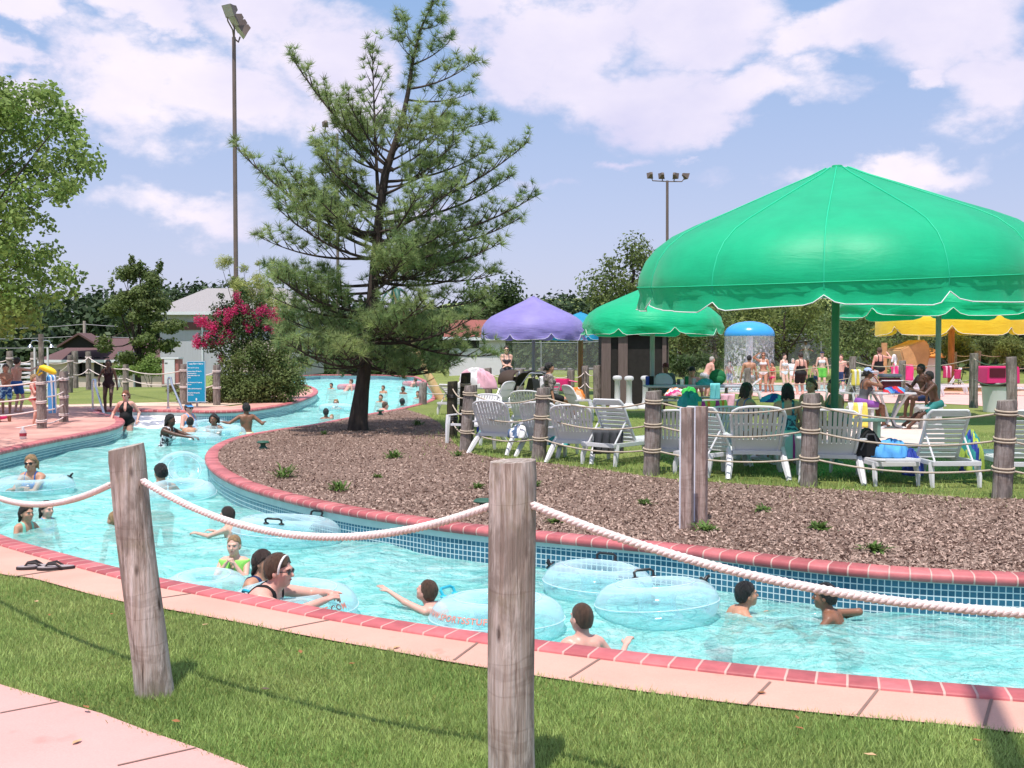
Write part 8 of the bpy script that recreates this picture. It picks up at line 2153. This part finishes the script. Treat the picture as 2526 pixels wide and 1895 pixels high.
# flip flops and the bottle
m_sole = M('dark_sole', (.035, .03, .03, 1), .7); m_foot = M('grey_footbed', (.36, .31, .31, 1), .8, .1, 20)
def flip(label, x, y, rz):
    root = thing('flip_flop', label, 'flip flop', G(x, y, .008), R(rz), 'pair of flip flops on the pool deck')
    ol = [(.135 * math.cos(a) + .0, (.047 + .010 * math.cos(a)) * math.sin(a)) for a in [2 * math.pi * i / 28 for i in range(28)]]
    mb = MB(); mb.prism(ol, 0, .018, 'z'); mb.obj('sole', m_sole, root); mb = MB(); mb.prism([(u * .95, v * .92) for u, v in ol], .0185, .024, 'z'); mb.obj('footbed', m_foot, root)
    for s_ in (-1, 1): mb = MB(); mb.tube([(.075, 0, .022), (.055, s_ * .018, .045), (.0, s_ * .042, .050), (-.045, s_ * .050, .018)], [.006, .009, .010, .008], 8); mb.obj('strap', m_sole, root, smooth=True)
flip('black flip flop with grey footbed lying farther left on the deck', 88, 1402, 200); flip('black flip flop with grey footbed lying closer to the brick edge', 138, 1404, 195)
bp_ = G(57, 1084); root = thing('drink_bottle', 'clear drink bottle with red label standing on the left deck', 'bottle', bp_)
mb = MB(); mb.lathe([(.055, 0), (.06, .02), (.06, .13), (.03, .19), (.022, .20)], 16); mb.obj('body', vinyl('clear_plastic', (.75, .75, .78, 1), .35), root, smooth=True); mb = MB(); mb.lathe([(.062, .06), (.0625, .062), (.0625, .115), (.062, .117)], 16); mb.obj('label', M('label_red', (.35, .03, .05, 1), .5), root); mb = MB(); mb.cyl((0, 0, .20), (0, 0, .225), .024, .024, 12); mb.obj('cap', m_trim, root)
tree('shade_tree', 'shade tree beyond the left edge that dapples the left deck', (-13.2, 14.6, 0), 8.0, 3.6, 3.0, m_leaf_bright, 5000, .16, 24, .32, 77)

# make-believe palm leaning by the bend of the river
pb_ = W(1091, 990, 35.2); pb_.z = 0; root = thing('prop_palm', 'leaning tan prop palm with teal fronds behind the pine at the river bend', 'prop palm', pb_)
P = [Vector((0, 0, -.1)), W(1066, 945, 35.2) - pb_, W(1030, 880, 35.2) - pb_, W(1003, 822, 35.2) - pb_, W(985, 760, 35.2) - pb_, W(976, 712, 35.2) - pb_]
m_palm = M('tan_prop_trunk', (.62, .42, .20, 1), .6, .15, 4)
mb = MB(); mb.tube(P, [.155, .145, .135, .125, .115, .11], 14); tk = mb.obj('trunk', m_palm, root, smooth=True)
mb = MB()
for a, b in zip(P[1:], P[2:]):
    for t in (.1, .6): c = a.lerp(b, t); d_ = (b - a).normalized(); mb.cyl(c, c + d_ * .03, .15, .15, 14)
o = mb.obj('ring', M('brown_ring', (.25, .12, .05, 1), .6), None, smooth=True); o.parent = tk
m_fr = M('teal_frond', (.03, .11, .08, 1), .5, .1, 4)
for k in range(4):
    a = 2 * math.pi * k / 4 + .3; u = Vector((math.cos(a), math.sin(a), 0)); w_ = Vector((-u.y, u.x, 0)); vs = []; fs = []
    for i in range(9):
        t = i / 8; c = P[-1] + u * (.55 * t) + Vector((0, 0, .25 * t - .8 * t * t)); hw = .10 * math.sin(math.pi * (.12 + .88 * t)) + .01
        vs += [c - w_ * hw - Vector((0, 0, .05)), c + Vector((0, 0, .02)), c + w_ * hw - Vector((0, 0, .05))]
    for i in range(8): fs += [(i * 3, i * 3 + 1, i * 3 + 4, i * 3 + 3), (i * 3 + 1, i * 3 + 2, i * 3 + 5, i * 3 + 4)]
    mb = MB(); mb.add(vs, fs); o = mb.obj('frond', m_fr, root, smooth='all'); md = o.modifiers.new('t', 'SOLIDIFY'); md.thickness = .02
